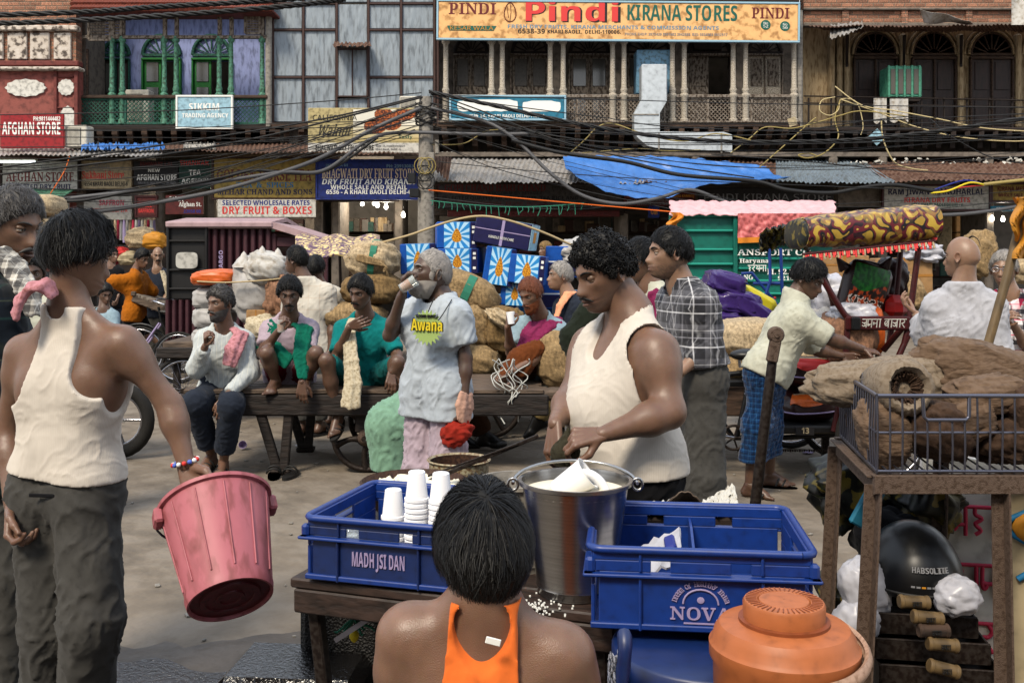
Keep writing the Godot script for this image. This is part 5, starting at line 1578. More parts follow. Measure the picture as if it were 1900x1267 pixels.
	var goods_cols:=["old_wood","stone_wall","dkred_board","green_board","ochre_wall","brown_frame","interior","dusty_pane"]
	for cidx in goods_cols.size():
		var gb:=B.new()
		for q in [[820,1150],[1165,1285],[1300,1540],[1650,1830],[400,590],[630,735],[250,390],[0,145]]:
			for y in [430,470,512,556]:
				for k in 5:
					if rng.randf()<0.75:
						var ww:=rng.randf_range(4,26)
						var hh2:=rng.randf_range(10,28)
						var px:=rng.randf_range(q[0]+4,q[1]-8)
						var a:=W(px,y-hh2*0.5,22.55+rng.randf()*0.1)
						gb.box(a,V(ww*22.6/F,hh2*22.6/F,0.16),0.01)
		var gp:=at_part(sh,"goods",gb,M[goods_cols[cidx]]); gp.set_meta("kind","stuff")
	# hanging packets and bulbs in the shops
	for q in [[418,377,21.2,"yellow sign"],[543,381,21.2,"white banner's right end"],[562,379,21.6,"banner's far right"],[672,378,21.4,"blue sign's middle"],[700,381,21.2,"blue sign, front one"],[694,377,21.8,"blue sign, rear one"],[716,384,21.0,"blue sign's right third"],[748,399,20.2,"pole, hanging lowest"],[303,368,20.8,"maroon sign's left edge"],[312,380,21.4,"maroon sign's rear"],[1842,406,20.6,"right edge, left of two"],[1862,407,20.9,"right edge, right of two"]]:
		var lb:=thing("light_bulb","small lit bulb hanging in the dim shop at the "+q[3],"lamp",W(q[0],q[1],q[2]),0.0,"lit bulbs in the shops")
		var g:=B.new()
		g.lathe([Vector2(0.001,-0.05),Vector2(0.03,-0.04),Vector2(0.045,0.0),Vector2(0.03,0.04),Vector2(0.018,0.07),Vector2(0.001,0.075)],10)
		part("bulb",g.mesh(),M.bulb,lb)
		part("cord",tb([V(0,0.07,0),V(0.01,0.3,-0.02)],0.008,5),M.cable,lb)
		var l:=OmniLight3D.new(); l.name="bulb_light"; l.light_color=Color(1.0,0.95,0.86); l.light_energy=0.25; l.light_size=0.04; l.omni_range=30.0; l.omni_attenuation=2.0; l.shadow_enabled=true
		lb.add_child(l)
	var tl:=thing("tube_light","white fluorescent tube above the left store sign","lamp",W(30,300,19.9))
	part("tube",tb([V(-0.36,0,0),V(0.36,0,0)],0.022,8),M.tube_lamp,tl); part("fitting",bx(V(0,0.05,-0.02),V(0.8,0.05,0.07),0.01),M.ac_white,tl)
	var pk:=["p_white","p_lilac","w_board","p_cream","p_pink"]
	for k in 17:
		var x:=196.0+k*5.6
		var b:=B.new()
		var hh3:=rng.randf_range(34,46)
		var c0:=W(x,408,20.3+0.1*(k%3))
		var w2:=0.028
		b.sheet(4,8,func(u,w):return c0+V((u-0.5)*w2*2.0*(0.6+0.4*sin(w*PI*0.8)),-w*hh3*20.3/F,0.02*sin(u*PI)),0.014)
		mesh_thing("hanging_packet",b,M[pk[k%5]],"slim printed packet hanging in a row at the left stall","packet","packets hanging at the left stall")
	for q in [[1545,1600,405,470,"w_board"],[1608,1640,402,456,"cream_board"],[1700,1740,395,440,"w_board"],[1742,1768,398,470,"cream_board"],[1775,1820,396,430,"carton"],[1775,1820,432,470,"carton"]]:
		rb(sh,"cupboard",q[0],q[2],q[1],q[3],22.2,0.4,M[q[4]],0.02)
	# concrete pole
	var po:=thing("concrete_pole","grey concrete pole wrapped with cables in front of the awnings","pole",V(W(790,480,18.6).x,0,-18.6))
	var pb:=B.new(); pb.lathe([Vector2(0.001,0),Vector2(0.17,0),Vector2(0.155,2.0),Vector2(0.125,4.55),Vector2(0.001,4.56)],10)
	part("shaft",pb.mesh(),M.concrete,po)
	for y in [4.15,4.35,4.5]:part("crossarm",bx(V(0,y,0.05),V(0.42 if y<4.4 else 0.2,0.05,0.07),0.008),M.concrete,po)
	for k in 9:
		var pts:=[]
		for s in 15:
			var a:=TAU*s/14.0+k
			var rr:=0.17+0.03*sin(k*2.3+s)
			pts.append(V(cos(a)*rr,4.05+0.07*sin(k*1.7)+0.035*k+0.05*sin(a*2.0+k),sin(a)*rr))
		part("cable_loop",tb(pts,0.012,5),M.cable,po)
	for k in 7:
		var pts:=[]
		for s in 13:
			var a:=TAU*s/12.0
			pts.append(V(cos(a)*0.14+0.02*k-0.06,3.25+sin(a)*0.15-0.14*(k%3),0.18+0.02*sin(a+k)))
		part("cable_loop",tb(pts,0.009,4),M.cable if k%3 else M.cable_yellow,po)
	for q in [[0.11,3.42,0.12,0.16],[-0.25,3.02,0.14,0.2],[-0.2,2.75,0.18,0.16],[0.22,3.6,0.07,0.26]]:part("junction_box",bx(V(q[0],q[1],0.14),V(q[2],q[3],0.1),0.012),M.black_paint if q[0]<0 else M.concrete,po)
# ---------- painted boards
func sign_board(label:String,x0:float,y0:float,x1:float,y1:float,d:float,m:String,lines:Array,frame:="",tilt:=0.0,drop:=0.0)->Node3D:
	var a:=W(x0,y0,d)
	var b:=W(x1,y1,d)
	var o:=thing("shop_sign",label,"sign",V((a.x+b.x)*0.5,b.y,-d))
	var w:=b.x-a.x
	var h:=a.y-b.y
	var bs:=Basis(Vector3.RIGHT,tilt)*Basis(Vector3.BACK,drop)
	var bo:=part("board",bx(Vector3.ZERO,V(w,h,0.05),0.008),M[m],o,V(0,h*0.5,-0.025))
	if frame!="":
		for q in [[0.0,h*0.5+0.02,w+0.08,0.04],[0.0,-h*0.5-0.02,w+0.08,0.04],[-w*0.5-0.02,0.0,0.04,h],[w*0.5+0.02,0.0,0.04,h]]:
			part("frame",bx(Vector3.ZERO,V(q[2],q[3],0.08),0.006),M[frame],o,V(q[0],h*0.5+q[1],-0.02))
	for l in lines:
		var c:=W(l[1],l[2],d)
		lettering(o,l[0],V(c.x-o.position.x,c.y-o.position.y,0.002+(l[7] if l.size()>7 else 0.0)),l[3]*d/F,l[4]*d/F,M[l[5]],l[6] if l.size()>6 else "sansbold",0.0,l[8] if l.size()>8 else 0.0)
	if tilt!=0.0 or drop!=0.0:o.basis=bs
	return o
func build_signs():
	sign_board("red shop sign with white lettering at the upper left",0,211,117,275,19.9,"red_board",[["AFGHAN STORE",57,238,108,23,"p_white","sansbold"],["PH:9811444482",86,220,50,8,"p_white","sansbold"]])
	sign_board("grey white sign with maroon and navy letters under the left awning",3,299,143,352,20.2,"w_board",[["AFGHAN STORE",73,328,126,17,"p_maroon","serifbold"],["SELECTED DRY FRUIT",73,346,116,9,"p_navy"],["SHOP: 9899 999 9999",105,310,60,5,"p_grey"],["LAJPAT RAI",24,310,30,5,"p_grey"]],"dark_wood")
	var aw:=B.new()
	aw.sheet(20,6,func(u,w):return W(lerpf(16-8*w,138-20*w,u),352+13*w,20.1-0.7*w)+V(0,0.01*sin(u*20.0),0),0.02)
	mesh_thing("cloth_awning",aw,M.green_paint,"faded green sloping awning flap below the left shop sign","awning")
	sign_board("small white sign reading STORE behind the head of the plaid man",78,368,126,390,20.3,"w_board",[["STORE",98,379,36,11,"p_maroon","serifbold"]])
	sign_board("cream sign with faded red script and black street address",150,298,243,350,20.3,"cream_board",[["6554 KHARI BAOLI DELHI-6",196,341,80,8,"p_black"],["Sukhani Store",190,324,78,15,"p_coral","serifbold"],["PH:- 23920286",178,308,50,6,"p_grey"]])
	var nb:=sign_board("tattered pale notice board with faded red print above the hanging packets",154,364,243,408,20.4,"w_board",[["SAFFRON",206,376,46,10,"p_pink"],["HING  KESAR  ITR",204,390,64,7,"p_coral"],["WHOLESALE",176,402,30,5,"p_grey"]])
	sign_board("black sign with white letters left of the green tea sign",247,298,330,344,20.2,"black_board",[["AFGHAN STORE",290,329,74,11,"p_white"],["NEW",285,316,22,6,"p_white"],["DEALS IN: ALL INDIA SPICES AND DRY FRUITS",290,339,70,4,"p_grey"],["ISHWARI LAL",290,304,62,7,"p_maroon"]])
	sign_board("green sign with white letters between black and yellow signs",331,295,390,350,20.2,"green_board",[["TEA",361,320,22,10,"p_white"],["AGENCY",361,336,50,10,"p_white"],["SHANKAR",360,302,54,9,"p_coral"]])
	sign_board("red spice sign hanging below the black sign",253,366,288,400,20.0,"dkred_board",[["SPICE",270,381,22,7,"p_coral"],["SAFFRON",270,391,28,7,"p_coral"]],"rickshaw_red")
	sign_board("maroon curved shop sign with white script below the tea sign",306,362,376,398,19.9,"dkred_board",[["Afghan St.",352,380,42,11,"p_white","serifbold"],["23958 00",356,392,32,6,"p_blue"],["SHOP",328,369,30,9,"p_white"]])
	sign_board("mustard yellow sign advertising tea and spices over the maroon container",396,294,585,367,20.0,"yellow_board",[["GOLDEN HORSE TEA",490,325,176,21,"p_maroon","serifbold"],["TEA  &  SPICES",491,343,106,10,"p_cyan","serifbold"],["MEHAR CHAND AND SONS",491,356,176,10,"p_navy","serifbold"]],"brown_frame")
	sign_board("white banner sign with blue and red letters beneath the yellow sign",403,370,585,403,19.9,"white_board",[["SELECTED WHOLESALE RATES",493,376,162,9,"p_blue"],["DRY FRUIT & BOXES",495,390,166,14,"p_coral"]])
	sign_board("bright blue sign with white letters left of the concrete pole",589,299,777,367,19.8,"blue_board",[["BHAGWATI DRY FRUIT STORE",684,322,174,18,"p_cream","serifbold"],["DRY FRUIT AND KIRANA",684,337,172,10,"p_white","sansbold",0.0,0.2],["WHOLE SALE AND RETAIL",684,347,142,8,"p_white"],["6536 - A KHARI BAOLI DELHI-6",684,356,158,8,"p_white"],["JAI MATA DI",624,307,42,6,"p_greyblue"],["PH: 23913083",742,308,50,6,"p_greyblue"]],"blue_board")
	# walnut billboard with a printed picture
	var o:=sign_board("cream billboard with a printed picture of walnuts",571,200,781,283,19.5,"beige_board",[["CALIFORNIA",621,218,82,10,"p_black","sans"],["Walnut",621,241,62,22,"p_black","serif",0.0,0.35],["BHAGWATI DRY FRUIT STORE",639,274,108,9,"p_black"],["6536 - A, Near Fatehpuri",724,271,54,4,"p_grey"],["Khari Baoli, Delhi - 6",720,277,46,4,"p_grey"],["Tasty",752,255,26,8,"p_green","serifbold"]])
	var pic:=B.new()
	var a:=W(655,203,19.5)-o.position
	var b:=W(779,262,19.5)-o.position
	pic.quad(V(a.x,a.y,0.004),V(b.x,a.y,0.004),V(b.x,b.y,0.004),V(a.x,b.y,0.004),Vector3.BACK)
	part("picture",pic.mesh(),M.walnuts,o)
	var st:=B.new()
	a=W(571,265,19.5)-o.position; b=W(781,283,19.5)-o.position
	st.box(V((a.x+b.x)*0.5,(a.y+b.y)*0.5,-0.004),V(b.x-a.x,a.y-b.y,0.012))
	part("strip",st.mesh(),M.white_board,o)
	for l in o.get_children():
		if String(l.name).begins_with("lettering") :l.position.z+=0.004
	# sikkim sign and the teal sign
	sign_board("pale blue peeling sign hung on the green balcony railing",329,180,428,236,20.8,"skyblue_board",[["SIKKIM",378,198,56,13,"p_white"],["TRADING AGENCY",380,214,86,8,"p_white"],["KHARI BAOLI",380,228,80,5,"p_faint"]],"p_white")
	o=sign_board("teal sign with white lettering hung on the carved lattice",837,180,1047,220,20.7,"teal_board",[["6539  SR. KHARI BAOLI DELHI-110006",940,215,140,6,"p_white"]],"p_faint")
	for q in [[846,185,944,207],[901,185,962,207],[968,187,1042,208]]:
		var g:=B.new()
		a=W(q[0],q[1],20.7)-o.position; b=W(q[2],q[3],20.7)-o.position
		var poly:=[]
		for k in 18:
			var u:=TAU*k/18.0
			poly.append(Vector2((a.x+b.x)*0.5+signf(cos(u))*pow(absf(cos(u)),0.4)*(b.x-a.x)*0.48,(a.y+b.y)*0.5+signf(sin(u))*pow(absf(sin(u)),0.4)*(a.y-b.y)*0.48*(1.0+0.12*sin(u*5.0))))
		g.prism(poly,0.001+0.001*(q[0]%3),0.004+0.001*(q[0]%3))
		part("emblem",g.mesh(),M.p_white,o)
	# the long orange board
	o=sign_board("long weathered orange signboard across the top of the balcony",813,5,1481,73,20.7,"pindi_board",[["PINDI",876,18,88,21,"p_maroon","serifbold"],["Pindi",1064,22,176,40,"p_black","sansbold"],["Pindi",1061,21,172,38,"p_coral","sansbold",0.004],["KIRANA STORES",1266,23,204,29,"p_green","sansbold"],["PINDI",1430,22,70,20,"p_maroon","serifbold"],["FRESH DRY FRUITS, KIRANA MERCHANTS & COMMISSION AGENTS",1138,51,392,8,"p_greyblue","sansbold"],["6538-39",986,59,50,9,"p_black"],["KHARI BAOLI,  DELHI-110006.",1084,60,136,8,"p_black"],["PHONE SHOP: 3973429 3961682 2942686  RES: 5934302 5932517",1255,63,190,5,"p_grey"]],"p_faint",0.0,-0.008)
	for q in [[1421,44],[1457,46]]:
		var c:=W(q[0],q[1],20.7)-o.position
		var disc:=B.new()
		disc.xf=Transform3D(Basis(Vector3.RIGHT,PI/2),c+V(0,0,0.004))
		disc.lathe([Vector2(0.001,0.004),Vector2(0.10,0.004),Vector2(0.105,-0.004),Vector2(0.001,-0.004)],20)
		part("disc",disc.mesh(),M.p_green,o)
		lettering(o,"No",c+V(0,0.035,0.011),0.09,0.05,M.p_white)
		lettering(o,"52" if q[0]<1440 else "56",c+V(0,-0.03,0.011),0.10,0.06,M.p_white)
	var ks:=B.new()
	a=W(829,50,20.7)-o.position; b=W(921,59,20.7)-o.position
	ks.prism([Vector2(a.x,a.y),Vector2(b.x,a.y),Vector2(b.x-0.06,b.y),Vector2(a.x+0.05,b.y)],0.002,0.007)
	part("ribbon",ks.mesh(),M.p_green,o)
	lettering(o,"KESAR WALA",V((a.x+b.x)*0.5,(a.y+b.y)*0.5,0.010),0.9,0.08,M.p_gold)
	var al:=B.new()
	var c2:=W(946,24,20.7)-o.position
	var lp:=[]
	for k in 17:
		var t:=TAU*k/16.0
		lp.append(c2+V(sin(t)*0.12*(1.0-0.25*cos(t)),cos(t)*0.2,0.006))
	al.tube(lp,0.010,4); al.tube([c2+V(0,0.18,0.006),c2+V(0.02,0,0.006),c2+V(0,-0.18,0.006)],0.006,4); al.tube([c2+V(-0.05,0.12,0.006),c2+V(-0.05,0,0.006),c2+V(-0.03,-0.12,0.006)],0.006,4)
	part("almond_emblem",al.mesh(),M.p_maroon,o)
	# right hand ground floor signs
	sign_board("wide slate grey sign with dim red lettering under the pale awning",812,342,1156,386,20.3,"slate_board",[["T. GOPI CHAND HARI CHAND",910,348,204,13,"p_maroon","serifbold"],["6537, KHARI BAOLI DELHI-110006",1082,350,116,7,"p_black","serif"],["WHOLESALER & RETAILER",955,358,102,5,"p_black","serif"],["SELECTED QUALITY OF DRY FRUITS, TEA RICE AND SPICES",965,368,290,8,"p_black"],["KIRANA  MASALE  KESAR  BADAM",930,377,170,5,"p_maroon","serif"]],"dark_wood")
	sign_board("narrow dark red strip sign just above the boxes on the cart",830,390,1150,402,20.4,"dkred_board",[["DRY FRUIT KIRANA SPICES SAFFRON TEA RICE AND DRY FRUIT",985,396,270,6,"p_maroon"]])
	sign_board("small red and white sign under the blue tarp",1158,346,1291,382,20.2,"dkred_board",[["RAM JI PAPAD",1228,355,86,7,"p_gold"],["MS. ARVINDER TRADERS & RAJ RANI KAMBOJ",1226,364,124,6,"p_gold"],["KIRANA DRY FRUITS SPICES PAPAD ALL KINDS",1222,372,116,5,"p_grey"],["WHOLESALE DEALERS",1222,378,80,4,"p_grey"]])
	sign_board("dark unlit sign with thin grey letters behind the pink truck cover",1296,348,1548,384,20.2,"dark_board",[["PINDI KIRANA STORE",1425,366,236,13,"p_grey","sans"]])
	sign_board("plain rusty brown shutter panel right of the dark sign",1556,346,1632,384,20.3,"stone_wall",[])
	sign_board("white sign with navy and red letters under the brown awning",1641,345,1836,388,20.1,"w_board",[["RAM JIWAN MANOHARLAL",1738,357,178,14,"p_navy"],["KIRANA DRY FRUITS",1740,371,122,9,"p_coral"],["6551 KHARI BAOLI DELHI - 6",1740,380,96,6,"p_green"]],"rickshaw_red")
	sign_board("yellowish sign at the right edge beside the white one",1843,342,1990,372,20.1,"yellow_board",[["KIRANA MERCHANT",1892,350,80,8,"p_maroon"],["WHOLE SALE RATES",1888,362,70,6,"p_maroon"]],"rickshaw_red")
	sign_board("blue strip sign at the right edge below the yellowish sign",1840,382,1990,392,20.0,"teal_board",[["DRY FRUIT AND SPICES",1880,387,60,5,"p_white"]])
	sign_board("small blue and yellow poster hung below the red sign",1203,382,1224,404,20.0,"blue_board",[["OM",1214,393,12,10,"p_gold"]])
# ---------- cables
func cable(label:String,pts:Array,r:float,m:Material,group:="",called:="cable"):
	var p:=[]
	for q in pts:p.append(W(q[0],q[1],q[2]))
	var b:=B.new()
	var c:=curve(p,maxi(14,pts.size()*7))
	b.tube(c,r,6)
	mesh_thing(called,b,m,label,"cable" if called=="cable" else called,group)
func twisted(label:String,pts:Array,r:float):
	var p:=[]
	for q in pts:p.append(W(q[0],q[1],q[2]))
	var c:=curve(p,90)
	var b:=B.new()
	for s in 3:
		var t:=[]
		for k in c.size():
			var a:=k*0.9+TAU*s/3.0
			t.append(c[k]+V(0,cos(a)*r,sin(a)*r))
		b.tube(t,r*0.95,5)
	mesh_thing("cable",b,M.cable,label,"cable")
func build_wires():
	twisted("thick twisted black cable crossing the top left, the higher of two",[[-80,30,17.5],[150,22,17.6],[300,12,17.7],[480,2,17.8],[620,-8,17.9]],0.028)
	twisted("thick twisted black cable crossing the top left, the lower of two",[[-80,44,17.3],[60,41,17.4],[230,33,17.5],[400,22,17.6],[560,8,17.8],[640,-2,17.9]],0.028)
	twisted("twisted black cable from the pole top across to the right edge",[[796,170,18.5],[900,192,18.3],[1050,225,18.0],[1200,250,17.9],[1350,262,17.8],[1520,262,17.7],[1640,255,17.6],[1780,238,17.5],[1960,210,17.4]],0.022)
	cable("fat grey cable rising from the lower left to the pole, upper one",[[-80,402,16.6],[60,404,16.8],[130,398,16.9],[240,384,17.1],[400,355,17.5],[520,320,17.8],[600,290,18.1],[690,240,18.4],[786,198,18.5]],0.042,M.cable_grey)
	cable("fat dark cable passing in front of the tea signs to the pole",[[-80,372,16.8],[60,374,17.0],[180,362,17.1],[300,350,17.3],[400,338,17.5],[520,320,17.8],[600,316,18.0],[680,262,18.3],[740,246,18.4],[900,249,18.3],[980,248,18.2]],0.036,M.cable_grey)
	cable("fat dark cable rising from the plaid man's head past yellow sign",[[80,372,16.7],[150,372,16.8],[240,356,17.0],[330,345,17.3],[410,330,17.5],[470,316,17.7],[560,322,17.9],[620,310,18.1],[700,255,18.3]],0.030,M.cable)
	cable("fat dark cable looping down from the pole to the blue tarp, the lower loop",[[800,200,18.5],[900,225,18.3],[960,262,18.1],[1020,320,17.9],[1080,362,17.8],[1150,378,17.7],[1220,368,17.7],[1280,352,17.7],[1340,372,17.7],[1420,398,17.6],[1540,404,17.5],[1640,400,17.5],[1800,396,17.4],[1960,370,17.3]],0.036,M.cable_grey)
	cable("fat dark cable along the blue tarp towards the right edge, the upper one",[[950,260,18.1],[1040,283,17.9],[1160,300,17.8],[1260,324,17.7],[1400,336,17.6],[1460,352,17.5],[1540,358,17.5],[1600,348,17.5],[1660,343,17.5],[1730,354,17.5],[1745,356,17.5]],0.040,M.cable)
	cable("stiff yellow conduit pointing in from the right edge",[[1826,342,17.5],[1880,336,17.4],[1960,328,17.3]],0.034,M.cable_yellow)
	cable("blue wire spliced between the black cable and yellow conduit",[[1735,352,17.5],[1775,338,17.45],[1800,335,17.5],[1828,343,17.5]],0.016,M.p_blue)
	cable("bright yellow wire spliced between the black cable and the conduit",[[1728,358,17.5],[1760,354,17.4],[1800,339,17.4],[1828,343,17.5]],0.018,M.p_yellow)
	cable("thin red wire spliced between the black cable and the conduit",[[1740,356,17.55],[1790,347,17.5],[1828,344,17.5]],0.010,M.p_coral)
	var left:=[["thin black wire from the pole top to the left edge, topmost of its fan",[[-60,214,17.2],[300,206,17.8],[600,188,18.3],[782,172,18.5]],0.010],["black wire from the pole running just over the walnut billboard",[[-60,318,16.8],[240,278,17.4],[500,238,18.0],[640,212,18.3],[782,178,18.5]],0.017],["black wire crossing the billboard lettering to the left awning",[[-60,330,16.8],[260,293,17.4],[480,255,18.0],[650,214,18.3],[784,180,18.5]],0.020],["black wire crossing the green tea sign on its way to the pole",[[-60,392,16.6],[240,350,17.3],[420,310,17.7],[600,252,18.2],[784,190,18.5]],0.014],["thin wire across the foot of the walnut billboard",[[-60,345,17.0],[300,325,17.5],[500,292,18.0],[640,262,18.3],[760,222,18.5]],0.009],["thin wire over the top of the yellow sign",[[100,372,17.0],[330,340,17.5],[520,300,18.0],[680,268,18.3],[770,240,18.5]],0.009],["thin wire hung in front of the left store signs",[[-60,312,17.0],[80,306,17.2],[240,284,17.5],[420,270,17.9],[560,252,18.2]],0.012]]
	for q in left:cable(q[0],q[1],q[2],M.cable)
	var right:=[["black wire dropping steeply right from the pole top to the tarp",[[800,172,18.5],[900,208,18.3],[1040,262,18.0],[1200,300,17.8],[1400,330,17.6]],0.014],["thin black wire over the teal sign towards the duct",[[800,174,18.5],[960,198,18.3],[1120,218,18.1],[1300,238,17.9],[1960,256,17.5]],0.010],["thin black wire at balcony rail height across the right half",[[800,176,18.5],[1100,184,18.4],[1400,192,18.2],[1700,197,18.0],[1960,200,17.8]],0.009],["thin dark wire crossing the pale awning diagonally to the tarp",[[806,262,18.4],[900,306,18.2],[1040,344,18.0],[1180,374,17.8],[1330,402,17.6],[1500,408,17.5]],0.009],["thin black wire over the middle of the pale awning",[[812,300,18.3],[1000,318,18.0],[1200,332,17.8],[1400,340,17.6],[1700,352,17.4]],0.009],["thin wire running above the brown awning to the right edge",[[1320,286,17.9],[1500,300,17.7],[1700,318,17.5],[1960,326,17.3]],0.011],["dark wire dropping from the kite to the right edge awning",[[1500,240,18.4],[1700,216,18.2],[1760,250,18.0],[1850,295,17.8],[1960,306,17.6]],0.010],["thin grey wire below the orange one in front of the slate sign",[[800,366,18.4],[960,384,18.2],[1080,388,18.0],[1200,376,17.9],[1420,394,17.7],[1560,408,17.5]],0.009]]
	for q in right:cable(q[0],q[1],q[2],M.cable)
	var yel:=[["yellow cable looping over the metal duct",[[1060,282,18.6],[1085,260,18.5],[1110,235,18.5],[1140,230,18.5],[1200,250,18.4],[1270,262,18.4],[1330,248,18.4],[1400,262,18.4]],0.016,"cable_yellow"],["yellow cable sagging right of the pole under the balcony",[[802,268,18.5],[860,266,18.5],[900,244,18.5],[935,240,18.5]],0.014,"cable_yellow"],["yellow cable from the tarp rising right to the balcony edge",[[1080,284,18.6],[1180,276,18.6],[1240,280,18.6],[1300,278,18.6]],0.012,"cable_yellow"],["yellow cable sweeping up from the duct end to the drain pipe",[[1356,284,18.6],[1390,258,18.6],[1420,236,18.6],[1470,238,18.6],[1520,226,18.6],[1560,214,18.6],[1600,206,18.6],[1680,215,18.6]],0.016,"cable_yellow"],["yellow cable hanging in a long loop left of the kite",[[1560,185,18.8],[1550,220,18.8],[1556,255,18.7],[1530,284,18.6],[1500,293,18.5],[1482,288,18.5],[1500,284,18.5],[1516,289,18.5]],0.018,"cable_yellow"],["yellow cable crossing upward left of the hanging loop",[[1410,310,18.5],[1450,275,18.6],[1500,230,18.7],[1515,218,18.7]],0.016,"cable_yellow"],["cream cable dropping from the white cloth to the brown awning",[[1636,222,18.6],[1640,260,18.6],[1660,300,18.6],[1690,312,18.6],[1722,316,18.6]],0.018,"cable_cream"],["cream cable arching from the arched windows to the right edge",[[1550,160,18.8],[1600,195,18.7],[1660,205,18.7],[1740,220,18.6],[1830,238,18.5],[1960,246,18.4]],0.016,"cable_cream"],["cream cable below it curving to the right edge",[[1560,184,18.8],[1640,212,18.7],[1700,235,18.6],[1780,254,18.5],[1880,262,18.4],[1960,256,18.4]],0.016,"cable_cream"],["coiled cream cable ring beside the drain pipe",[[1550,180,18.8],[1526,186,18.8],[1522,205,18.8],[1540,214,18.8],[1556,204,18.8],[1562,184,18.8],[1590,190,18.8],[1602,230,18.8],[1598,250,18.8]],0.014,"cable_cream"]]
	for q in yel:cable(q[0],q[1],q[2]*0.72,M[q[3]])
	for k in 16:
		var y:=rng.randf_range(215,400)
		var z:=rng.randf_range(17.2,18.8)
		cable("thin dark wire strung loosely from the pole towards the left edge",[[-60,y,z-0.8],[rng.randf_range(180,320),y*0.97+rng.randf_range(4,20),z-0.4],[rng.randf_range(480,600),lerpf(y,220,0.5)+rng.randf_range(0,18),z],[785,rng.randf_range(178,260),18.5]],rng.randf_range(0.005,0.009),M.cable,"thin wires left of the pole")
		y=rng.randf_range(225,400)
		cable("thin dark wire strung loosely from the pole towards the right edge",[[798,rng.randf_range(175,270),18.5],[rng.randf_range(1000,1150),lerpf(y,230,0.5)+rng.randf_range(0,20),z],[rng.randf_range(1350,1550),y+rng.randf_range(0,14),z-0.3],[1960,y-rng.randf_range(0,30),z-0.6]],rng.randf_range(0.005,0.009),M.cable,"thin wires right of the pole")
	cable("orange rope tied to the pole and stretched past the slate sign",[[788,352,18.5],[900,362,18.2],[1100,380,17.8],[1260,394,16.5],[1275,396,16.0]],0.012,M.rope_orange,"","rope")
	cable("thin orange red wire hanging by the left store signs",[[128,290,19.0],[118,318,18.8],[92,360,18.6]],0.010,M.rope_orange,"")
	var gs:=B.new()
	for k in 26:
		var x:=800.0+k*11.0+rng.randf()*6.0
		var y:=372.0+12.0*sin((x-800.0)/330.0*PI)
		var p:=W(x,y,18.0)
		gs.tube([p,p+V(0.01,-0.05,0.01),p+V(rng.randf_range(-0.05,0.05),-rng.randf_range(0.08,0.2),0)],0.008,4)
	var gp:=[]
	for k in 14:gp.append(W(798+k*22,372.0+12.0*sin((k*22.0)/330.0*PI),18.0))
	gs.tube(gp,0.010,5)
	mesh_thing("string",gs,M.string_green,"green string with knotted tails hung right of the pole","string")
	var birds:=B.new()   # bird on the wire
# ---------- carts,vehicles and goods in the street
func sack(label:String,x:float,y:float,d:float,hw:float,hh:float,dep:float,m:String,roll:=0.0,o:={})->MeshInstance3D:
	var k:=d/F
	var hx:=hw*k
	var hy:=hh*k
	var e:float=o.get("e",0.72)
	var pinch:float=o.get("pinch",0.0)
	var nm:float=o.get("n",0.05)
	var sd:=x*0.13+y*0.07
	var b:=B.new()
	b.xf=Transform3D(Basis(Vector3.UP,o.get("yaw",0.0))*Basis(Vector3.BACK,roll),W(x,y,d))
	b.ball(o.get("res",40),28,func(q:Vector3)->Vector3:
		var p:=Vector3(signf(q.x)*pow(absf(q.x),e),signf(q.y)*pow(absf(q.y),e*1.1),signf(q.z)*pow(absf(q.z),e))
		var g:=1.0+nm*1.6*nz.get_noise_3d(q.x*1.6+sd,q.y*1.6,q.z*1.6)+nm*0.45*(0.5-absf(nf.get_noise_3d(q.x*3.0+sd,q.y*4.0,q.z*3.0)))
		p*=g
		if pinch>0.0:
			var en:=smoothstep(0.55,1.0,absf(p.x))
			p.y*=1.0-pinch*en*(0.75+0.25*sin(q.z*9.0)); p.z*=1.0-pinch*0.6*en
		p.y-=0.06*p.x*p.x
		return Vector3(p.x*hx,p.y*hy,p.z*dep))
	b.xf=Transform3D()
	return mesh_thing("sack",b,M[m],label,"sack",o.get("g",""))
func band(o:MeshInstance3D,at:float,hy:float,dz:float,m:Material,roll:float,ce:Vector3,w:=0.05,called:="stripe"):
	var b:=B.new()
	b.xf=Transform3D(Basis(Vector3.BACK,roll),ce-o.position)
	var pts:=[]
	for k in 25:
		var a:=TAU*k/24.0
		var c:=Vector2(signf(cos(a))*pow(absf(cos(a)),0.72),signf(sin(a))*pow(absf(sin(a)),0.72))
		pts.append(V(at,c.x*hy*0.985,c.y*dz*0.985))
	for k in 24:
		var p0:Vector3=pts[k]
		var p1:Vector3=pts[k+1]
		b.quad(p0*1.03-V(w,0,0),p0*1.03+V(w,0,0),p1*1.03+V(w,0,0),p1*1.03-V(w,0,0),V(0,p0.y,p0.z))
	part(called,b.mesh(),m,o)
func ring(b:B,R:float,r:float,segs:=28,flat:=1.0):
	var pr:=[]
	for k in 9:
		var a:=-TAU*k/8.0
		pr.append(Vector2(R+cos(a)*r,sin(a)*r*flat))
	b.lathe(pr,segs,80.0)
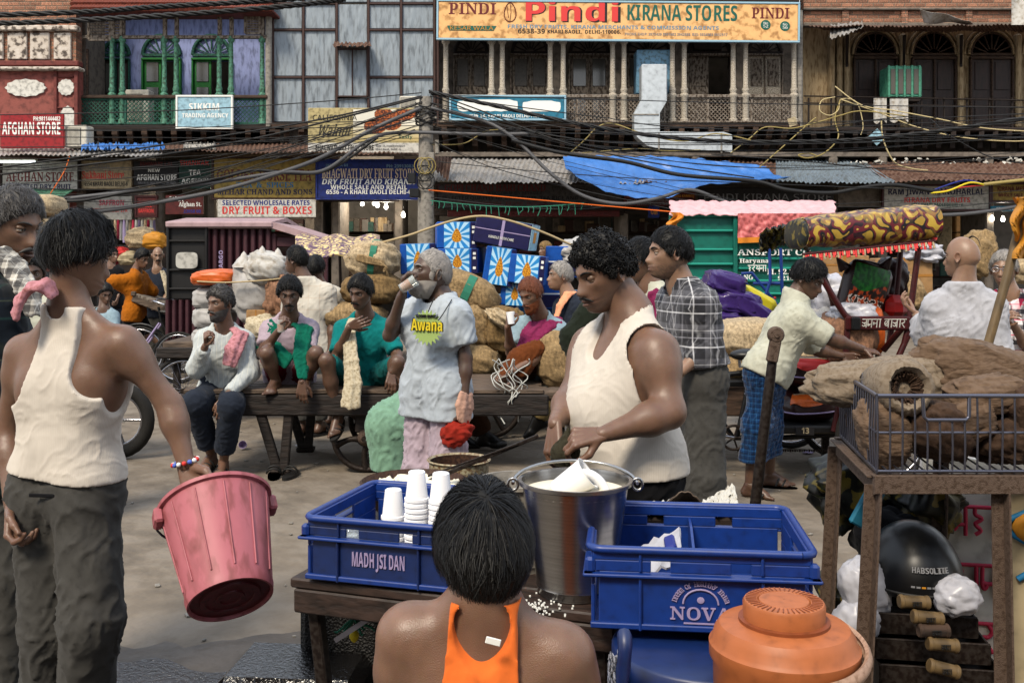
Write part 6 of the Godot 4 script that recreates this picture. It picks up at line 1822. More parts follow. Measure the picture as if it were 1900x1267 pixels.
func spoke_wheel(par:Node,called:String,ce:Vector3,R:float,yaw:float,n:=24)->Node3D:
	var b:=B.new(); ring(b,R-0.02,0.02,32)
	var bs:=Basis(Vector3.UP,yaw)*Basis(Vector3.RIGHT,PI/2)
	var o:=part(called,b.mesh(),M.tyre,par); o.transform=Transform3D(bs,ce)
	var r:=B.new(); ring(r,R-0.045,0.012,28)
	part("rim",r.mesh(),M.chrome,o)
	var h:=B.new(); h.lathe([Vector2(0.001,-0.05),Vector2(0.03,-0.05),Vector2(0.02,-0.03),Vector2(0.02,0.03),Vector2(0.03,0.05),Vector2(0.001,0.05)],10)
	part("hub",h.mesh(),M.iron,o)
	var s:=B.new()
	for k in n:
		var a:=TAU*k/n
		var a2:=a+(0.35 if k%2 else -0.35)
		s.tube([V(cos(a2)*0.02,0.03 if k%4<2 else -0.03,sin(a2)*0.02),V(cos(a)*(R-0.05),0,sin(a)*(R-0.05))],0.0025,3,false)
	var so:=part("spokes",s.mesh(),M.wire_steel,o); so.set_meta("kind","stuff")
	return o
func tubes(par:Node,called:String,list:Array,r:float,m:Material,sides:=8):
	for l in list:
		part(called,tb(l,r,sides),m,par)
func carton_box(label:String,x:float,y:float,d:float,w:float,h:float,dep:float,roll:float,yaw:float,kind:String,g:="")->Node3D:
	var k:=d/F
	var o:=thing("carton_box",label,"box",W(x,y,d)-V(0,h*k*0.5,0),0.0,g)
	var bs:=Basis(Vector3.UP,yaw)*Basis(Vector3.BACK,roll)
	var X:=w*k
	var Y:=h*k
	var body:=part("carton",bx(Vector3.ZERO,V(X,Y,dep),0.008),M[{"rays":"box_blue","navy":"box_navy","blue":"box_blue","brown":"carton"}[kind]],o)
	body.transform=Transform3D(bs,V(0,Y*0.5,-dep*0.5))
	if kind=="rays":
		var q:=B.new()
		var s:=minf(X*0.32,Y*0.49)
		q.quad(V(-s,Y*0.49,dep*0.5+0.003),V(s,Y*0.49,dep*0.5+0.003),V(s,-Y*0.49,dep*0.5+0.003),V(-s,-Y*0.49,dep*0.5+0.003),Vector3.BACK)
		part("print",q.mesh(),M.rays,body)
		part("border",bx(V(X*0.42,0,dep*0.5),V(X*0.15,Y*0.98,0.004)),M.box_navy,body)
		for e in [0.3,0.12,-0.28]:part("mark",bx(V(X*0.42,Y*e,dep*0.5+0.003),V(X*0.07,Y*0.1,0.003)),M.p_white,body)
		part("top_print",bx(V(0,Y*0.5,0),V(X*0.7,0.004,dep*0.8)),M.skyblue_board,body)
	elif kind=="navy":
		part("tape",bx(V(0,0,dep*0.5),V(X*0.05,Y*0.98,0.005)),M.p_lilac,body)
		part("seam",bx(V(0,Y*0.05,dep*0.5),V(X*0.98,0.008,0.004)),M.p_lilac,body)
		lettering(body,"HANDLE WITH CARE",V(0,-Y*0.2,dep*0.5+0.004),X*0.45,Y*0.10,M.p_white)
		part("end_print",bx(V(X*0.5,0,0),V(0.006,Y*0.96,dep*0.96)),M.skyblue_board,body)
		part("end_emblem",bx(V(X*0.5+0.003,0,0),V(0.006,Y*0.4,dep*0.3),0.002),M.p_gold,body)
		part("lid_print",bx(V(0,Y*0.5,0),V(X*0.96,0.005,dep*0.6)),M.skyblue_board,body)
	elif kind=="blue":
		part("lower_print",bx(V(0,-Y*0.25,dep*0.5),V(X*0.97,Y*0.4,0.004)),M.box_navy,body)
		part("seam",bx(V(0,0,dep*0.5),V(X*0.98,0.012,0.006)),M.p_white,body)
	else:
		part("tape",bx(V(0,0,dep*0.5),V(X*0.06,Y,0.004)),M.carton_tape,body); part("tape",bx(V(0,Y*0.1,dep*0.5+0.001),V(X,Y*0.06,0.004)),M.carton_tape,body)
	return o
func build_street():
	# --- bench:the flat handcart that men sit on
	var c:=thing("handcart","low wooden handcart with iron spoked wheels, used as a bench","handcart",V(-0.95,0,-7.5))
	var top:=0.605
	for k in 9:
		var z:=-7.08-k*0.105
		var p:=part("plank",bx(Vector3.ZERO,V(2.55+0.06*sin(k*2.0),0.03,0.098),0.005),M.cart_wood,c); p.position=V(-1.05+0.03*sin(k*3.1),top-0.015+0.003*sin(k*5.0),z)-c.position
	for z in [-7.05,-7.95]:part("side_beam",bx(V(-1.05,top-0.11,z)-c.position,V(2.62,0.15,0.07),0.012),M.cart_dark,c)
	for x in [-2.2,-1.5,-0.8,-0.1]:part("cross_beam",bx(V(x,top-0.10,-7.5)-c.position,V(0.09,0.12,0.86),0.01),M.cart_dark,c)
	for z in [-7.06,-7.9]:
		for q in [[-1.80,-1.66],[-1.58,-1.62]]:
			var b:=B.new(); b.bar(V(q[0],top-0.12,z),V(q[1],0.02,z),0.065,0.05,0.008,Vector3.BACK)
			at_part(c,"leg",b,M.cart_dark)
		var ft:=part("foot",bx(V(-1.64,0.02,z)-c.position,V(0.14,0.04,0.09),0.01),M.iron,c)
	for z in [-7.12,-7.86]:
		var wh:=B.new(); ring(wh,0.235,0.022,36,1.3)
		var w:=part("wheel",wh.mesh(),M.iron,c); w.transform=Transform3D(Basis(Vector3.RIGHT,PI/2),V(-1.04,0.258,z)-c.position)
		for k in 5:
			var a:=TAU*k/5.0+0.3
			var pts:=curve([V(cos(a)*0.05,0,sin(a)*0.05),V(cos(a+0.16)*0.13,0,sin(a+0.16)*0.13),V(cos(a+0.05)*0.23,0,sin(a+0.05)*0.23)],7)
			part("spoke",tb(pts,[0.032,0.026,0.022,0.02,0.02,0.022,0.026,0.032],8),M.iron,w)
		var hb:=B.new(); hb.lathe([Vector2(0.001,-0.07),Vector2(0.035,-0.07),Vector2(0.06,-0.05),Vector2(0.06,0.05),Vector2(0.035,0.08),Vector2(0.001,0.08)],14)
		part("hub",hb.mesh(),M.rust_iron,w)
	part("axle",tb([V(-1.04,0.258,-7.0)-c.position,V(-1.04,0.258,-8.0)-c.position],0.022,8),M.iron,c)
	for z in [-7.12,-7.86]:part("axle_block",bx(V(-1.04,0.39,z)-c.position,V(0.16,0.2,0.07),0.01),M.cart_dark,c)
	for z in [-7.1,-7.85]:
		var b:=B.new(); b.tube(curve([V(0.1,top-0.06,z),V(0.35,top-0.03,z+0.02),V(0.52,top-0.02,z)],8),[0.045,0.05,0.046,0.05,0.044,0.046,0.05,0.044,0.04],8)
		at_part(c,"shaft",b,M.cart_wood)
	for q in [[506,884,"left",0.15],[541,882,"right",-0.1]]:
		var sn:=thing("sandal_pair_half","empty black rubber sandal on the road under the bench, %s one of the pair"%q[2],"sandal",V(W(q[0],480,6.98).x,0,-6.98)); sn.name=numbered("empty_sandal")
		sandal(sn,V(0,0.10,-0.045),V(q[3],0,1),M.rubber,1.0 if q[2]=="left" else -1.0)
	# --- cart with sacks and blue boxes behind
	c=thing("handcart","loaded handcart carrying burlap sacks and blue cartons","handcart",V(-0.3,0,-9.2))
	for k in 10:part("plank",bx(V(-0.3,0.60,-8.55-k*0.14)-c.position,V(2.4,0.035,0.13),0.005),M.cart_wood,c)
	for z in [-8.5,-9.9]:part("side_beam",bx(V(-0.3,0.53,z)-c.position,V(2.5,0.1,0.08),0.01),M.cart_dark,c)
	for x in [-1.2,0.6]:
		for z in [-8.55,-9.8]:
			var b:=B.new(); b.bar(V(x,0.5,z),V(x+0.05,0.0,z),0.07,0.07,0.008); at_part(c,"leg",b,M.cart_dark)
	for z in [-8.45,-9.95]:
		var wh:=B.new(); ring(wh,0.27,0.024,36,1.3)
		var w:=part("wheel",wh.mesh(),M.iron,c); w.transform=Transform3D(Basis(Vector3.RIGHT,PI/2),V(-0.2,0.294,z)-c.position)
		for k in 6:part("spoke",tb([V(cos(k*1.047)*0.04,0,sin(k*1.047)*0.04),V(cos(k*1.047)*0.26,0,sin(k*1.047)*0.26)],0.02,6),M.iron,w)
	var s:=sack("round burlap bundle with a green band, tied at its left end",692,480,8.8,50,34,0.24,"burlap_pale",0.02,{"pinch":0.25,"n":0.09})
	band(s,0.02,36*8.8/F,0.24,M.string_green,-0.15,W(692,480,8.8),0.028)
	var kn:=B.new()
	for k in 7:kn.tube(curve([W(648,478,8.62),W(670+k,474+2*k,8.54),W(698+3*k,482+k*2,8.54),W(712,486+3*k,8.56)],8),0.012,5)
	kn.tube(curve([W(708,486,8.55),W(716,500,8.55),W(722,520,8.6)],6),0.012,5)
	at_part(s,"tie",kn,M.burlap)
	sack("olive burlap sack with faded stencil under the banded bundle",690,536,8.75,56,30,0.25,"burlap_brown",0.05,{"n":0.06})
	sack("tan burlap sack low behind the teal shirted man",655,585,8.7,62,26,0.25,"burlap",-0.02)
	s=sack("long burlap sack with a green stripe leaning right of the old man",868,540,8.6,64,33,0.25,"burlap",-0.42,{"n":0.05,"pinch":0.2})
	band(s,0.0,33*8.6/F,0.25,M.string_green,-0.42,W(868,540,8.6),0.035)
	sack("dim burlap sack standing below the striped sack",880,612,8.45,34,46,0.2,"burlap",0.1,{"n":0.1})
	sack("slumped burlap sack beside the red bearded man's knees",935,610,8.4,36,44,0.2,"burlap_brown",-0.2,{"n":0.1})
	sack("loose burlap sack end folded over near the bearded man's cup",930,590,8.25,30,14,0.14,"burlap_pale",-0.5,{"n":0.16,"pinch":0.6})
	sack("stencilled burlap sack lying lowest of the pile",888,668,8.3,40,28,0.2,"burlap",-0.1,{"n":0.08})
	sack("dark burlap sack behind the pile at the right",960,640,8.8,44,40,0.2,"burlap_brown",0.1,{"n":0.08})
	sack("big upright burlap sack on the right end of the bench cart",1040,664,7.45,46,52,0.21,"burlap",0.05,{"n":0.07,"pinch":0.05})
	carton_box("blue carton with a sunray print at the top left of the stack",843,436,8.9,74,49,0.34,0.0,0.12,"rays")
	carton_box("blue sunray carton lowest left, partly behind the old man's head",772,480,8.9,66,56,0.34,0.03,0.1,"rays")
	carton_box("blue sunray carton under the top left one",852,484,8.85,76,46,0.34,0.0,-0.1,"rays")
	carton_box("light blue carton wedged between the sunray cartons",893,482,9.0,26,48,0.4,0.0,-0.4,"blue")
	carton_box("dark navy carton marked for careful handling on top of the stack",940,432,8.8,108,50,0.36,-0.17,-0.22,"navy")
	carton_box("tilted sunray carton standing upright in the middle of stack",925,494,8.75,56,70,0.34,-0.14,0.05,"rays")
	carton_box("sunray carton leaning at the right of the stack",982,500,8.7,66,54,0.34,-0.10,-0.12,"rays")
	carton_box("low sunray carton behind the red bearded man's head",955,544,8.8,52,46,0.34,-0.05,0.0,"rays")
	carton_box("plain bright blue carton at the far right of the stack",1058,486,9.1,84,58,0.4,-0.02,-0.1,"blue")
	carton_box("navy and blue carton half hidden behind the grey haired man",1010,545,9.1,60,56,0.34,0.0,0.0,"blue")
	for q in [[850,520,"behind the striped sack"],[910,548,"behind the upright tilted carton"],[980,560,"behind the henna bearded man"],[1050,540,"behind the grey haired man's collar"],[790,540,"behind the old drinker's neck"]]:carton_box("blue sunray carton low in the stack, "+q[2],q[0],q[1]+40,9.35,70,80,0.4,0.0,0.0,"rays")
	cable("pale rope tied over the stack of blue cartons",[[700,452,8.7],[760,436,8.6],[830,412,8.6],[888,401,8.55],[940,408,8.55],[1000,428,8.6],[1060,454,8.7],[1110,476,8.8]],0.011,M.rope,"","rope")
	var tw:=thing("plastic_strapping","white plastic strapping tangled round the cart shaft beside the old man","strap",W(945,745,7.05))
	for k in 9:
		var pts:=[]
		for t in 8:
			pts.append(V(0.05*sin(t*1.1+k*1.7)+0.02*k-0.09+0.10*rng.randf_range(-0.4,0.4),0.30-t*0.075*(0.5+0.12*(k%4)) ,0.05*cos(t*1.3+k)))
		var b:=B.new(); b.tube(curve(pts,22),0.0045,4)
		part("strand",b.mesh(),M.string_white,tw)
	# --- cart with the white bundle
	c=thing("handcart","cart bed under the white sacks behind the seated men","handcart",V(-2.4,0,-9.6))
	part("bed",bx(V(0,0.74,0),V(1.6,0.06,1.0),0.01),M.cart_wood,c); part("side_beam",bx(V(0,0.67,0.5),V(1.7,0.1,0.07),0.01),M.cart_dark,c); part("side_beam",bx(V(0,0.67,-0.5),V(1.7,0.1,0.07),0.01),M.cart_dark,c)
	for x in [-0.6,0.6]:spoke_wheel(c,"wheel",V(x,0.32,0.48 if x<0 else -0.48),0.32,0.0)
	for x in [-0.7,0.7]:
		for z in [-0.4,0.4]:part("leg",bx(V(x,0.33,z),V(0.06,0.66,0.06),0.008),M.cart_dark,c)
	for k in 4:sack("white plastic sack %s the stack under the orange sack"%["lowest in","second from the bottom of","second from the top of","topmost in"][k],398,660-k*36.0,9.4,36,21,0.22,"white_sack",0.03*(k%2),{"n":0.05,"e":0.6})
	sack("orange and white plastic sack on top of the white stack",402,514,9.35,42,15,0.24,"orange_sack",0.06,{"e":0.6})
	sack("grey white cloth bundle tied with rope behind the seated man",480,535,9.4,46,62,0.3,"white_sack",0.1,{"n":0.10})
	sack("creased pale bundle with a knotted peak on the white load",500,498,9.25,44,30,0.25,"tarp_white",-0.2,{"n":0.13,"pinch":0.3})
	sack("brownish crumpled bundle at the right end of the white load",530,548,9.2,34,44,0.22,"pinkish_sack",-0.1,{"n":0.12})
	sack("sagging dirty white sack at the foot of the white load",500,606,9.2,40,28,0.22,"cream_cloth",0.1,{"n":0.14})
	for q in [[452,488,18],[486,478,22],[515,482,16]]:
		var b:=B.new(); b.lathe([Vector2(0.10,-0.04),Vector2(0.05,0.03),Vector2(0.02,0.09),Vector2(0.001,0.11)],7)
		b.xf=Transform3D()
		for k in b.v.size():b.v[k]+=W(q[0],q[1],9.2)
		mesh_thing("cloth_peak",b,M.tarp_white,"%s pointed cloth corner sticking up from the white load"%{452:"leftmost",486:"tallest",515:"rightmost"}[q[0]],"cloth")
	carton_box("plain brown carton under the sagging white sack",474,600,9.1,36,50,0.3,0.0,0.0,"brown")
	cable("thin rope tied across the white bundle",[[365,522,9.1],[420,524,9.05],[490,520,9.0],[560,512,9.05]],0.008,M.rope,"","rope")
	# --- maroon freight container on wheels
	c=thing("freight_container","maroon corrugated freight cart body with a black door","cart",V(-3.4,0,-13.0))
	var d:=12.3
	var cb:=B.new()
	cb.sheet(110,2,func(u,w):return W(lerpf(382,502,u),lerpf(424,648,w),d)+V(0,0,0.035*signf(sin(u*TAU*8.5))*minf(1.0,absf(sin(u*TAU*8.5))*3.0)),0.02)
	at_part(c,"corrugated_side",cb,M.maroon_metal)
	cb=B.new()
	cb.sheet(60,2,func(u,w):return W(lerpf(308,382,u),lerpf(556,648,w),d)+V(0,0,0.03*signf(sin(u*TAU*6.0))*minf(1.0,absf(sin(u*TAU*6.0))*3.0)),0.02)
	at_part(c,"corrugated_side",cb,M.maroon_metal)
	rb(c,"door",309,419,381,555,d-0.05,0.06,M.container_door,0.01)
	for y in [447,501,536]:rb(c,"door_batten",309,y-2,381,y+2,d-0.09,0.05,M.container_door,0.008)
	for x in [310,381]:rb(c,"door_stile",x-2.5,414,x+2.5,556,d-0.1,0.06,M.container_door,0.01)
	var pl:=B.new()
	var pts2:=[]
	for k in 28:
		var a:=TAU*k/28.0
		pts2.append(Vector2(signf(cos(a))*pow(absf(cos(a)),0.45)*20,signf(sin(a))*pow(absf(sin(a)),0.45)*15)*d/F)
	pl.xf=Transform3D(Basis(),W(346,483,d-0.11)); pl.prism(pts2,-0.01,0.012)
	at_part(c,"number_plate",pl,M.w_board)
	var roof:=B.new()
	roof.sheet(2,2,func(u,w):return W(lerpf(306,505,u),415+0*w,d-0.1)+V(0,0.08*sin(w*PI)+0.0,-1.6*w),0.05)
	at_part(c,"roof",roof,M.container_top)
	rb(c,"roof_edge",306,411,505,422,d-0.14,0.06,M.container_top,0.015)
	var rs:=B.new()
	rs.prism([Vector2(0,0),Vector2(0.70,-0.22),Vector2(0.70,-0.30),Vector2(0,-0.08)],-1.6,0.02)
	rs.xf=Transform3D()
	var ro:=part("sloping_roof",rs.mesh(),M.container_top,c); ro.position=W(504,411,d-0.1)-c.position
	rb(c,"cab_wall",503,432,512,648,d,1.5,M.maroon_metal,0.01); rb(c,"cab_panel",512,440,606,458,d+0.02,0.05,M.maroon_metal,0.01); rb(c,"cab_panel",512,540,606,648,d+0.02,0.05,M.maroon_metal,0.01); rb(c,"cab_back",512,455,606,545,d+1.2,0.05,M.unlit_pane,0.01); rb(c,"cab_post",600,445,607,648,d+0.02,0.06,M.maroon_metal,0.01)
	for x in [330,480]:spoke_wheel(c,"wheel",W(x,640,d-0.1)*V(1,0,1)+V(0,0.32,0)-c.position,0.32,0.0,16)
	lettering(c,"CARGO",W(409,484,d-0.1)-c.position,0.26,0.05,M.p_lilac,"sansbold",0.0).rotation.z=PI/2
	# rickshaw hood in purple camouflage
	var rh:=thing("rickshaw_hood","purple and cream patterned rickshaw hood behind the white shirted man","rickshaw",V(-1.95,0,-11.0))
	var hd:=B.new()
	hd.sheet(40,14,func(u,w):return W(lerpf(548,704,u),476-38*sin(w*PI*0.62),10.6+1.0*w)+V(0,0.02*sin(u*PI*5.0) ,0),0.02)
	at_part(rh,"hood",hd,M.camo_purple)
	for x in [556,630,698]:tubes(rh,"hood_post",[[W(x,474,10.62)-rh.position,W(x+4,600,10.9)-rh.position]],0.016,M.iron)
	part("seat_box",bx(W(628,610,11.1)-rh.position,V(0.9,0.35,0.6),0.03),M.rickshaw_red,rh)
	for x in [-0.45,0.45]:spoke_wheel(rh,"wheel",V(x,0.33,0),0.33,PI/2,16)
	# --- bicycle and plank cart on the left
	bicycle("black roadster bicycle with chrome handlebars parked on the left",258,408,12.6)
	c=thing("plank_cart","grey plank handcart pushed by the mustard jacket man","handcart",V(-4.2,0,-13.4))
	for k in 5:
		var b:=B.new(); b.bar(W(250,546-k*2.0,12.9+0.18*k),W(372,588-k*2.5,12.9+0.18*k),0.16,0.05,0.008); at_part(c,"plank",b,M.grey_wood)
	for z in [0.0,0.8]:
		var b:=B.new(); b.bar(W(246,552,12.85+z),W(376,602,12.85+z),0.06,0.10,0.008); at_part(c,"side_beam",b,M.cart_wood)
	var br:=B.new(); br.bar(W(246,545,12.8),W(290,538,13.8),0.06,0.06,0.01); at_part(c,"push_bar",br,M.cart_wood)
	spoke_wheel(c,"wheel",W(345,600,13.3)*V(1,0,1)+V(0,0.33,0)-c.position,0.33,0.0,16); spoke_wheel(c,"wheel",W(320,600,14.1)*V(1,0,1)+V(0,0.33,0)-c.position,0.33,0.0,16)
	for k in 3:sack("yellow sack with a red seam, %s in the pile at far left"%["lowest","middle","topmost"][k],70+k*3,466-k*42,13.2,40,21,0.3,"burlap_pale",0.0,{"e":0.6,"g":"yellow sacks at the left"})
	c=thing("goods_cart","cart carrying the yellow sacks at the far left","handcart",V(-6.2,0,-13.2)); part("bed",bx(V(0,1.45,0),V(1.2,0.08,0.9),0.01),M.cart_wood,c)
	for x in [-0.5,0.5]:
		for z in [-0.35,0.35]:part("post",bx(V(x,0.72,z),V(0.07,1.44,0.07),0.01),M.cart_dark,c)
	for q in [[220,470,"p_coral",16,"coral red"],[238,478,"cream_board",18,"cream"],[205,482,"p_pink",14,"dark pink"],[260,440,"burlap_pale",26,"large tan"],[285,446,"p_gold",22,"large mustard yellow"]]:
		sack(q[4]+" bundle of goods on the left stall counter",q[0],q[1],17.5,q[3],q[3]*0.7,0.2,q[2],0.1,{"n":0.12,"res":24})
	var stl:=thing("market_stall","low stall counter stacked with bundles at the left shops","stall",V(W(240,480,17.8).x,0,-17.8)); part("counter",bx(V(0,0.72,0),V(1.6,0.1,0.8),0.01),M.old_wood,stl); part("front_panel",bx(V(0,0.34,0.38),V(1.55,0.66,0.04),0.01),M.dark_wood,stl); part("rack",bx(V(0,1.28,-0.35),V(1.5,1.0,0.06),0.01),M.dark_wood,stl)
	# --- green truck with the pink cover
	c=thing("cargo_truck","green steel cargo truck body under a pink tarpaulin","truck",V(3.0,0,-12.4))
	d=11.8
	rb(c,"side_wall",1250,398,1545,572,d+0.04,0.06,M.truck_green)
	for x in [1247,1366]:rb(c,"post",x-4,397,x+4,574,d-0.03,0.08,M.truck_green,0.01)
	for y in [400,428,463,490,517,545,570]:rb(c,"rib",1252,y-2.5,1362,y+2.5,d-0.01,0.06,M.truck_light,0.012)
	for y in [446,480,498,521,545,568]:rb(c,"rib",1371,y-2.5,1545,y+2.5,d-0.01,0.06,M.truck_light,0.012)
	rb(c,"end_wall",1538,398,1545,572,d+0.06,1.4,M.truck_green); rb(c,"floor",1246,572,1545,590,d,1.5,M.truck_green,0.02); rb(c,"chassis",1250,590,1540,606,d+0.3,0.9,M.black_paint,0.02)
	for q in [["ANSPORT CO.",1440,468,142,11,"p_white","serifbold"],["Haryana",1400,485,54,10,"p_white","serifbold"],["CNG",1385,514,26,9,"p_white","serifbold"],["M. 92.10",1452,504,56,10,"p_white","serifbold"],["92100",1462,516,36,8,"p_white","serifbold"]]:
		lettering(c,q[0],W(q[1],q[2],d-0.05)-c.position,q[3]*d/F,q[4]*d/F,M[q[5]],q[6])
	deva(c,W(1405,498,d-0.05)-c.position,0.22,0.07,M.p_white,3)
	for x in [1290,1500]:
		var wh:=B.new(); ring(wh,0.30,0.10,28,0.9)
		var w:=part("wheel",wh.mesh(),M.tyre,c); w.transform=Transform3D(Basis(Vector3.RIGHT,PI/2),V(W(x,480,d).x,0.38,-d-0.2)-c.position)
		var hub:=B.new(); hub.lathe([Vector2(0.001,-0.06),Vector2(0.22,-0.06),Vector2(0.22,0.06),Vector2(0.001,0.06)],18); part("rim",hub.mesh(),M.ac_white,w)
	for k in 14:
		var fl:=B.new(); fl.ball(8,6,func(q):return q*0.02)
		part("flower_mark",fl.mesh(),[M.p_red,M.p_white,M.p_yellow][k%3],c,W(1258+k*20,552+2*sin(k),d-0.02)-c.position)
	var tp:=B.new()
	tp.sheet(50,16,func(u,w):return W(lerpf(1243,1550,u),lerpf(398,374,sin(w*PI*0.55)) ,d-0.06+1.5*w)+V(0.02*nz.get_noise_2d(u*8.0,w*4.0),0.02*nf.get_noise_2d(u*14.0,w*3.0),0),0.01)
	var tpo:=mesh_thing("tarpaulin",tp,M.tarp_pink,"pale pink tarpaulin roof over the green truck","tarpaulin")
	var tp2:=B.new()
	tp2.sheet(60,16,func(u,w):return W(lerpf(1370,1546,u),lerpf(396,446-6.0*u,w),d-0.10)+V(0,0,0.014*nf.get_noise_2d(u*16.0,w*5.0)+0.014*sin(u*40.0+w*6.0)*w),0.01)
	tp2.xf=Transform3D()
	part("side_flap",tp2.mesh(),M.tarp_red,tpo,-tpo.position)
	var gt:=B.new()
	gt.sheet(40,4,func(u,w):return W(lerpf(1370,1546,u),lerpf(441,451,w)-6.0*u,d-0.13)+V(0,0,0.02*sin(u*40.0)),0.012)
	part("gold_border",gt.mesh(),M.gold_trim,tpo,-tpo.position)
	gt=B.new()
	gt.sheet(6,12,func(u,w):return W(lerpf(1243,1262,u)+6.0*sin(w*7.0),lerpf(394,428,w),d-0.1)+V(0,0,0.04*sin(u*6.0+w*9.0)),0.012)
	part("gold_border",gt.mesh(),M.gold_trim,tpo,-tpo.position)
	# --- cycle rickshaw with the camouflage hood,right
	rickshaw()
	# purple rice sacks and others
	for q in [[1352,524,36,20,"",0.25,"topmost of the heap"],[1370,560,46,22,"",0.12,"second from the top"],[1395,572,50,20,"",0.6,"sliding down steeply to the right"],[1340,590,44,18,"",0.05,"flat at the bottom"]]:
		sack("shiny purple sack behind the checked shirt man, "+q[6],q[0]-8,q[1],8.6,q[2],q[3],0.22,"purple_sack",-q[5],{"e":0.5,"n":0.07})
	sack("bright yellow sack edge between the purple sacks",1395,556,8.75,44,20,0.2,"yellow_sack",-0.5,{"e":0.5})
	sack("wide pale printed sack lying on the cart behind the belted man",1392,624,7.6,64,34,0.3,"burlap_pale",0.02,{"e":0.6})
	sack("tan sack beneath the wide pale printed sack",1380,680,7.6,66,24,0.3,"burlap",0.0,{"e":0.6})
	c=thing("flat_trolley","dark flat trolley bed under the pale sacks at right","handcart",V(1.8,0,-7.6)); part("bed",bx(V(0,0.615,0),V(1.15,0.07,0.8),0.012),M.black_paint,c); part("side_panel",bx(V(-0.05,0.50,0.38),V(1.0,0.22,0.05),0.01),M.old_wood,c)
	for x in [-0.45,0.45]:spoke_wheel(c,"wheel",V(x,0.3,-0.42),0.30,0.0,16)
	for x in [-0.5,0.5]:part("leg",bx(V(x,0.3,0.3),V(0.05,0.6,0.05),0.006),M.iron,c)
	# blue tubular cart frame
	c=thing("tubular_frame","blue tubular cart frame leaning in front of the green truck","cart frame",V(2.9,0,-9.6))
	tubes(c,"tube",[[W(1376,508,9.5)-c.position,W(1395,506,9.5)-c.position,W(1445,568,9.5)-c.position,W(1470,640,9.5)-c.position],[W(1428,458,9.4)-c.position,W(1430,520,9.4)-c.position,W(1412,575,9.4)-c.position],[W(1449,460,9.4)-c.position,W(1452,540,9.4)-c.position,W(1490,640,9.4)-c.position],[W(1398,526,9.5)-c.position,W(1452,526,9.5)-c.position],[W(1376,510,9.6)-c.position,W(1412,575,9.6)-c.position,W(1420,640,9.6)-c.position]],0.016,M.frame_blue)
	tubes(c,"leg",[[W(1420,640,9.6)-c.position,V(W(1424,640,9.6).x,0,-9.6)-c.position],[W(1480,640,9.5)-c.position,V(W(1484,640,9.5).x,0,-9.5)-c.position]],0.016,M.frame_blue)
	var ch:=B.new()
	ch.sheet(24,10,func(u,w):return W(lerpf(1412,1500,u),lerpf(432,466,w)-12.0*sin(u*PI),8.4+0.3*w)+V(0,0.04*nf.get_noise_2d(u*9.0,w*5.0),0.05*nf.get_noise_2d(u*7.0,w*7.0)),0.02)
	mesh_thing("rolled_hood",ch,M.camo_green,"folded green camouflage hood end left of the maroon canopy","hood")
	# cartons and goods behind the rickshaw
	carton_box("large brown taped carton right of the rickshaw posts",1692,520,8.6,100,84,0.5,0.02,-0.25,"brown")
	carton_box("brown taped carton seen under the rickshaw canopy",1568,496,9.4,92,44,0.5,0.0,0.0,"brown")
	sack("burlap sack behind the red rickshaw seat",1668,545,8.3,40,34,0.25,"burlap",0.2,{"n":0.08})
	sack("white plastic sack left of the printed rice bag",1535,545,8.0,34,36,0.25,"plastic_bag",0.1,{"n":0.1})
	sack("white sack low under the leaning man's arm",1530,610,7.9,40,40,0.25,"white_sack",0.0,{"n":0.1})
	sack("white polythene heap on the carton",1710,470,8.7,34,18,0.2,"plastic_bag",0.1,{"n":0.2})
	sack("burlap sack peeking out behind the bald man's head",1815,470,9.0,26,44,0.2,"burlap",-0.2,{"n":0.1})
	sack("pale sack at the right edge behind the old man with glasses",1895,500,9.2,30,26,0.2,"burlap_pale",0.0,{"n":0.1})
	sack("white load seen behind the curly haired man's head",1085,466,9.3,46,26,0.3,"white_sack",0.1,{"n":0.12})
	var ar:=thing("auto_rickshaw","dark green auto rickshaw flank at the right edge","auto rickshaw",V(W(1920,480,6.9).x,0,-6.9))
	part("body_panel",bx(V(0.2,0.75,-0.2),V(1.0,0.75,1.0),0.08),M.olive_cloth,ar); part("stripe",bx(V(0.0,0.86,0.31),V(0.62,0.14,0.02),0.004),M.p_yellow,ar); part("bumper",bx(V(0.1,0.36,0.31),V(0.9,0.10,0.05),0.02),M.black_paint,ar); part("lamp",bx(V(-0.2,0.62,0.31),V(0.12,0.12,0.03),0.01),M.teal_board,ar)
	var aw:=B.new(); ring(aw,0.16,0.055,22)
	var awo:=part("wheel",aw.mesh(),M.tyre,ar,V(-0.2,0.215,0.15)); awo.rotation.x=PI/2
	lettering(ar,"EAM Ni",V(-0.05,0.86,0.325),0.40,0.07,M.p_black)
	var st:=B.new(); st.tube([W(1903,380,4.2),W(1868,520,4.15),W(1826,668,4.1),W(1700,1130,4.0)],[0.021,0.02,0.02,0.02],8)
	mesh_thing("bamboo_pole",st,M.bamboo,"slim bamboo pole slanting in from the upper right edge","pole")
	var yf:=B.new()
	yf.sheet(8,20,func(u,w):return W(lerpf(1882,1912,u)+5.0*sin(w*12.0),lerpf(366,480,w),4.15+0.05*sin(u*7.0+w*9.0)),0.012)
	mesh_thing("cloth",yf,M.p_gold,"mustard cloth wrapped round the top of the bamboo pole","cloth")
	motorcycle()
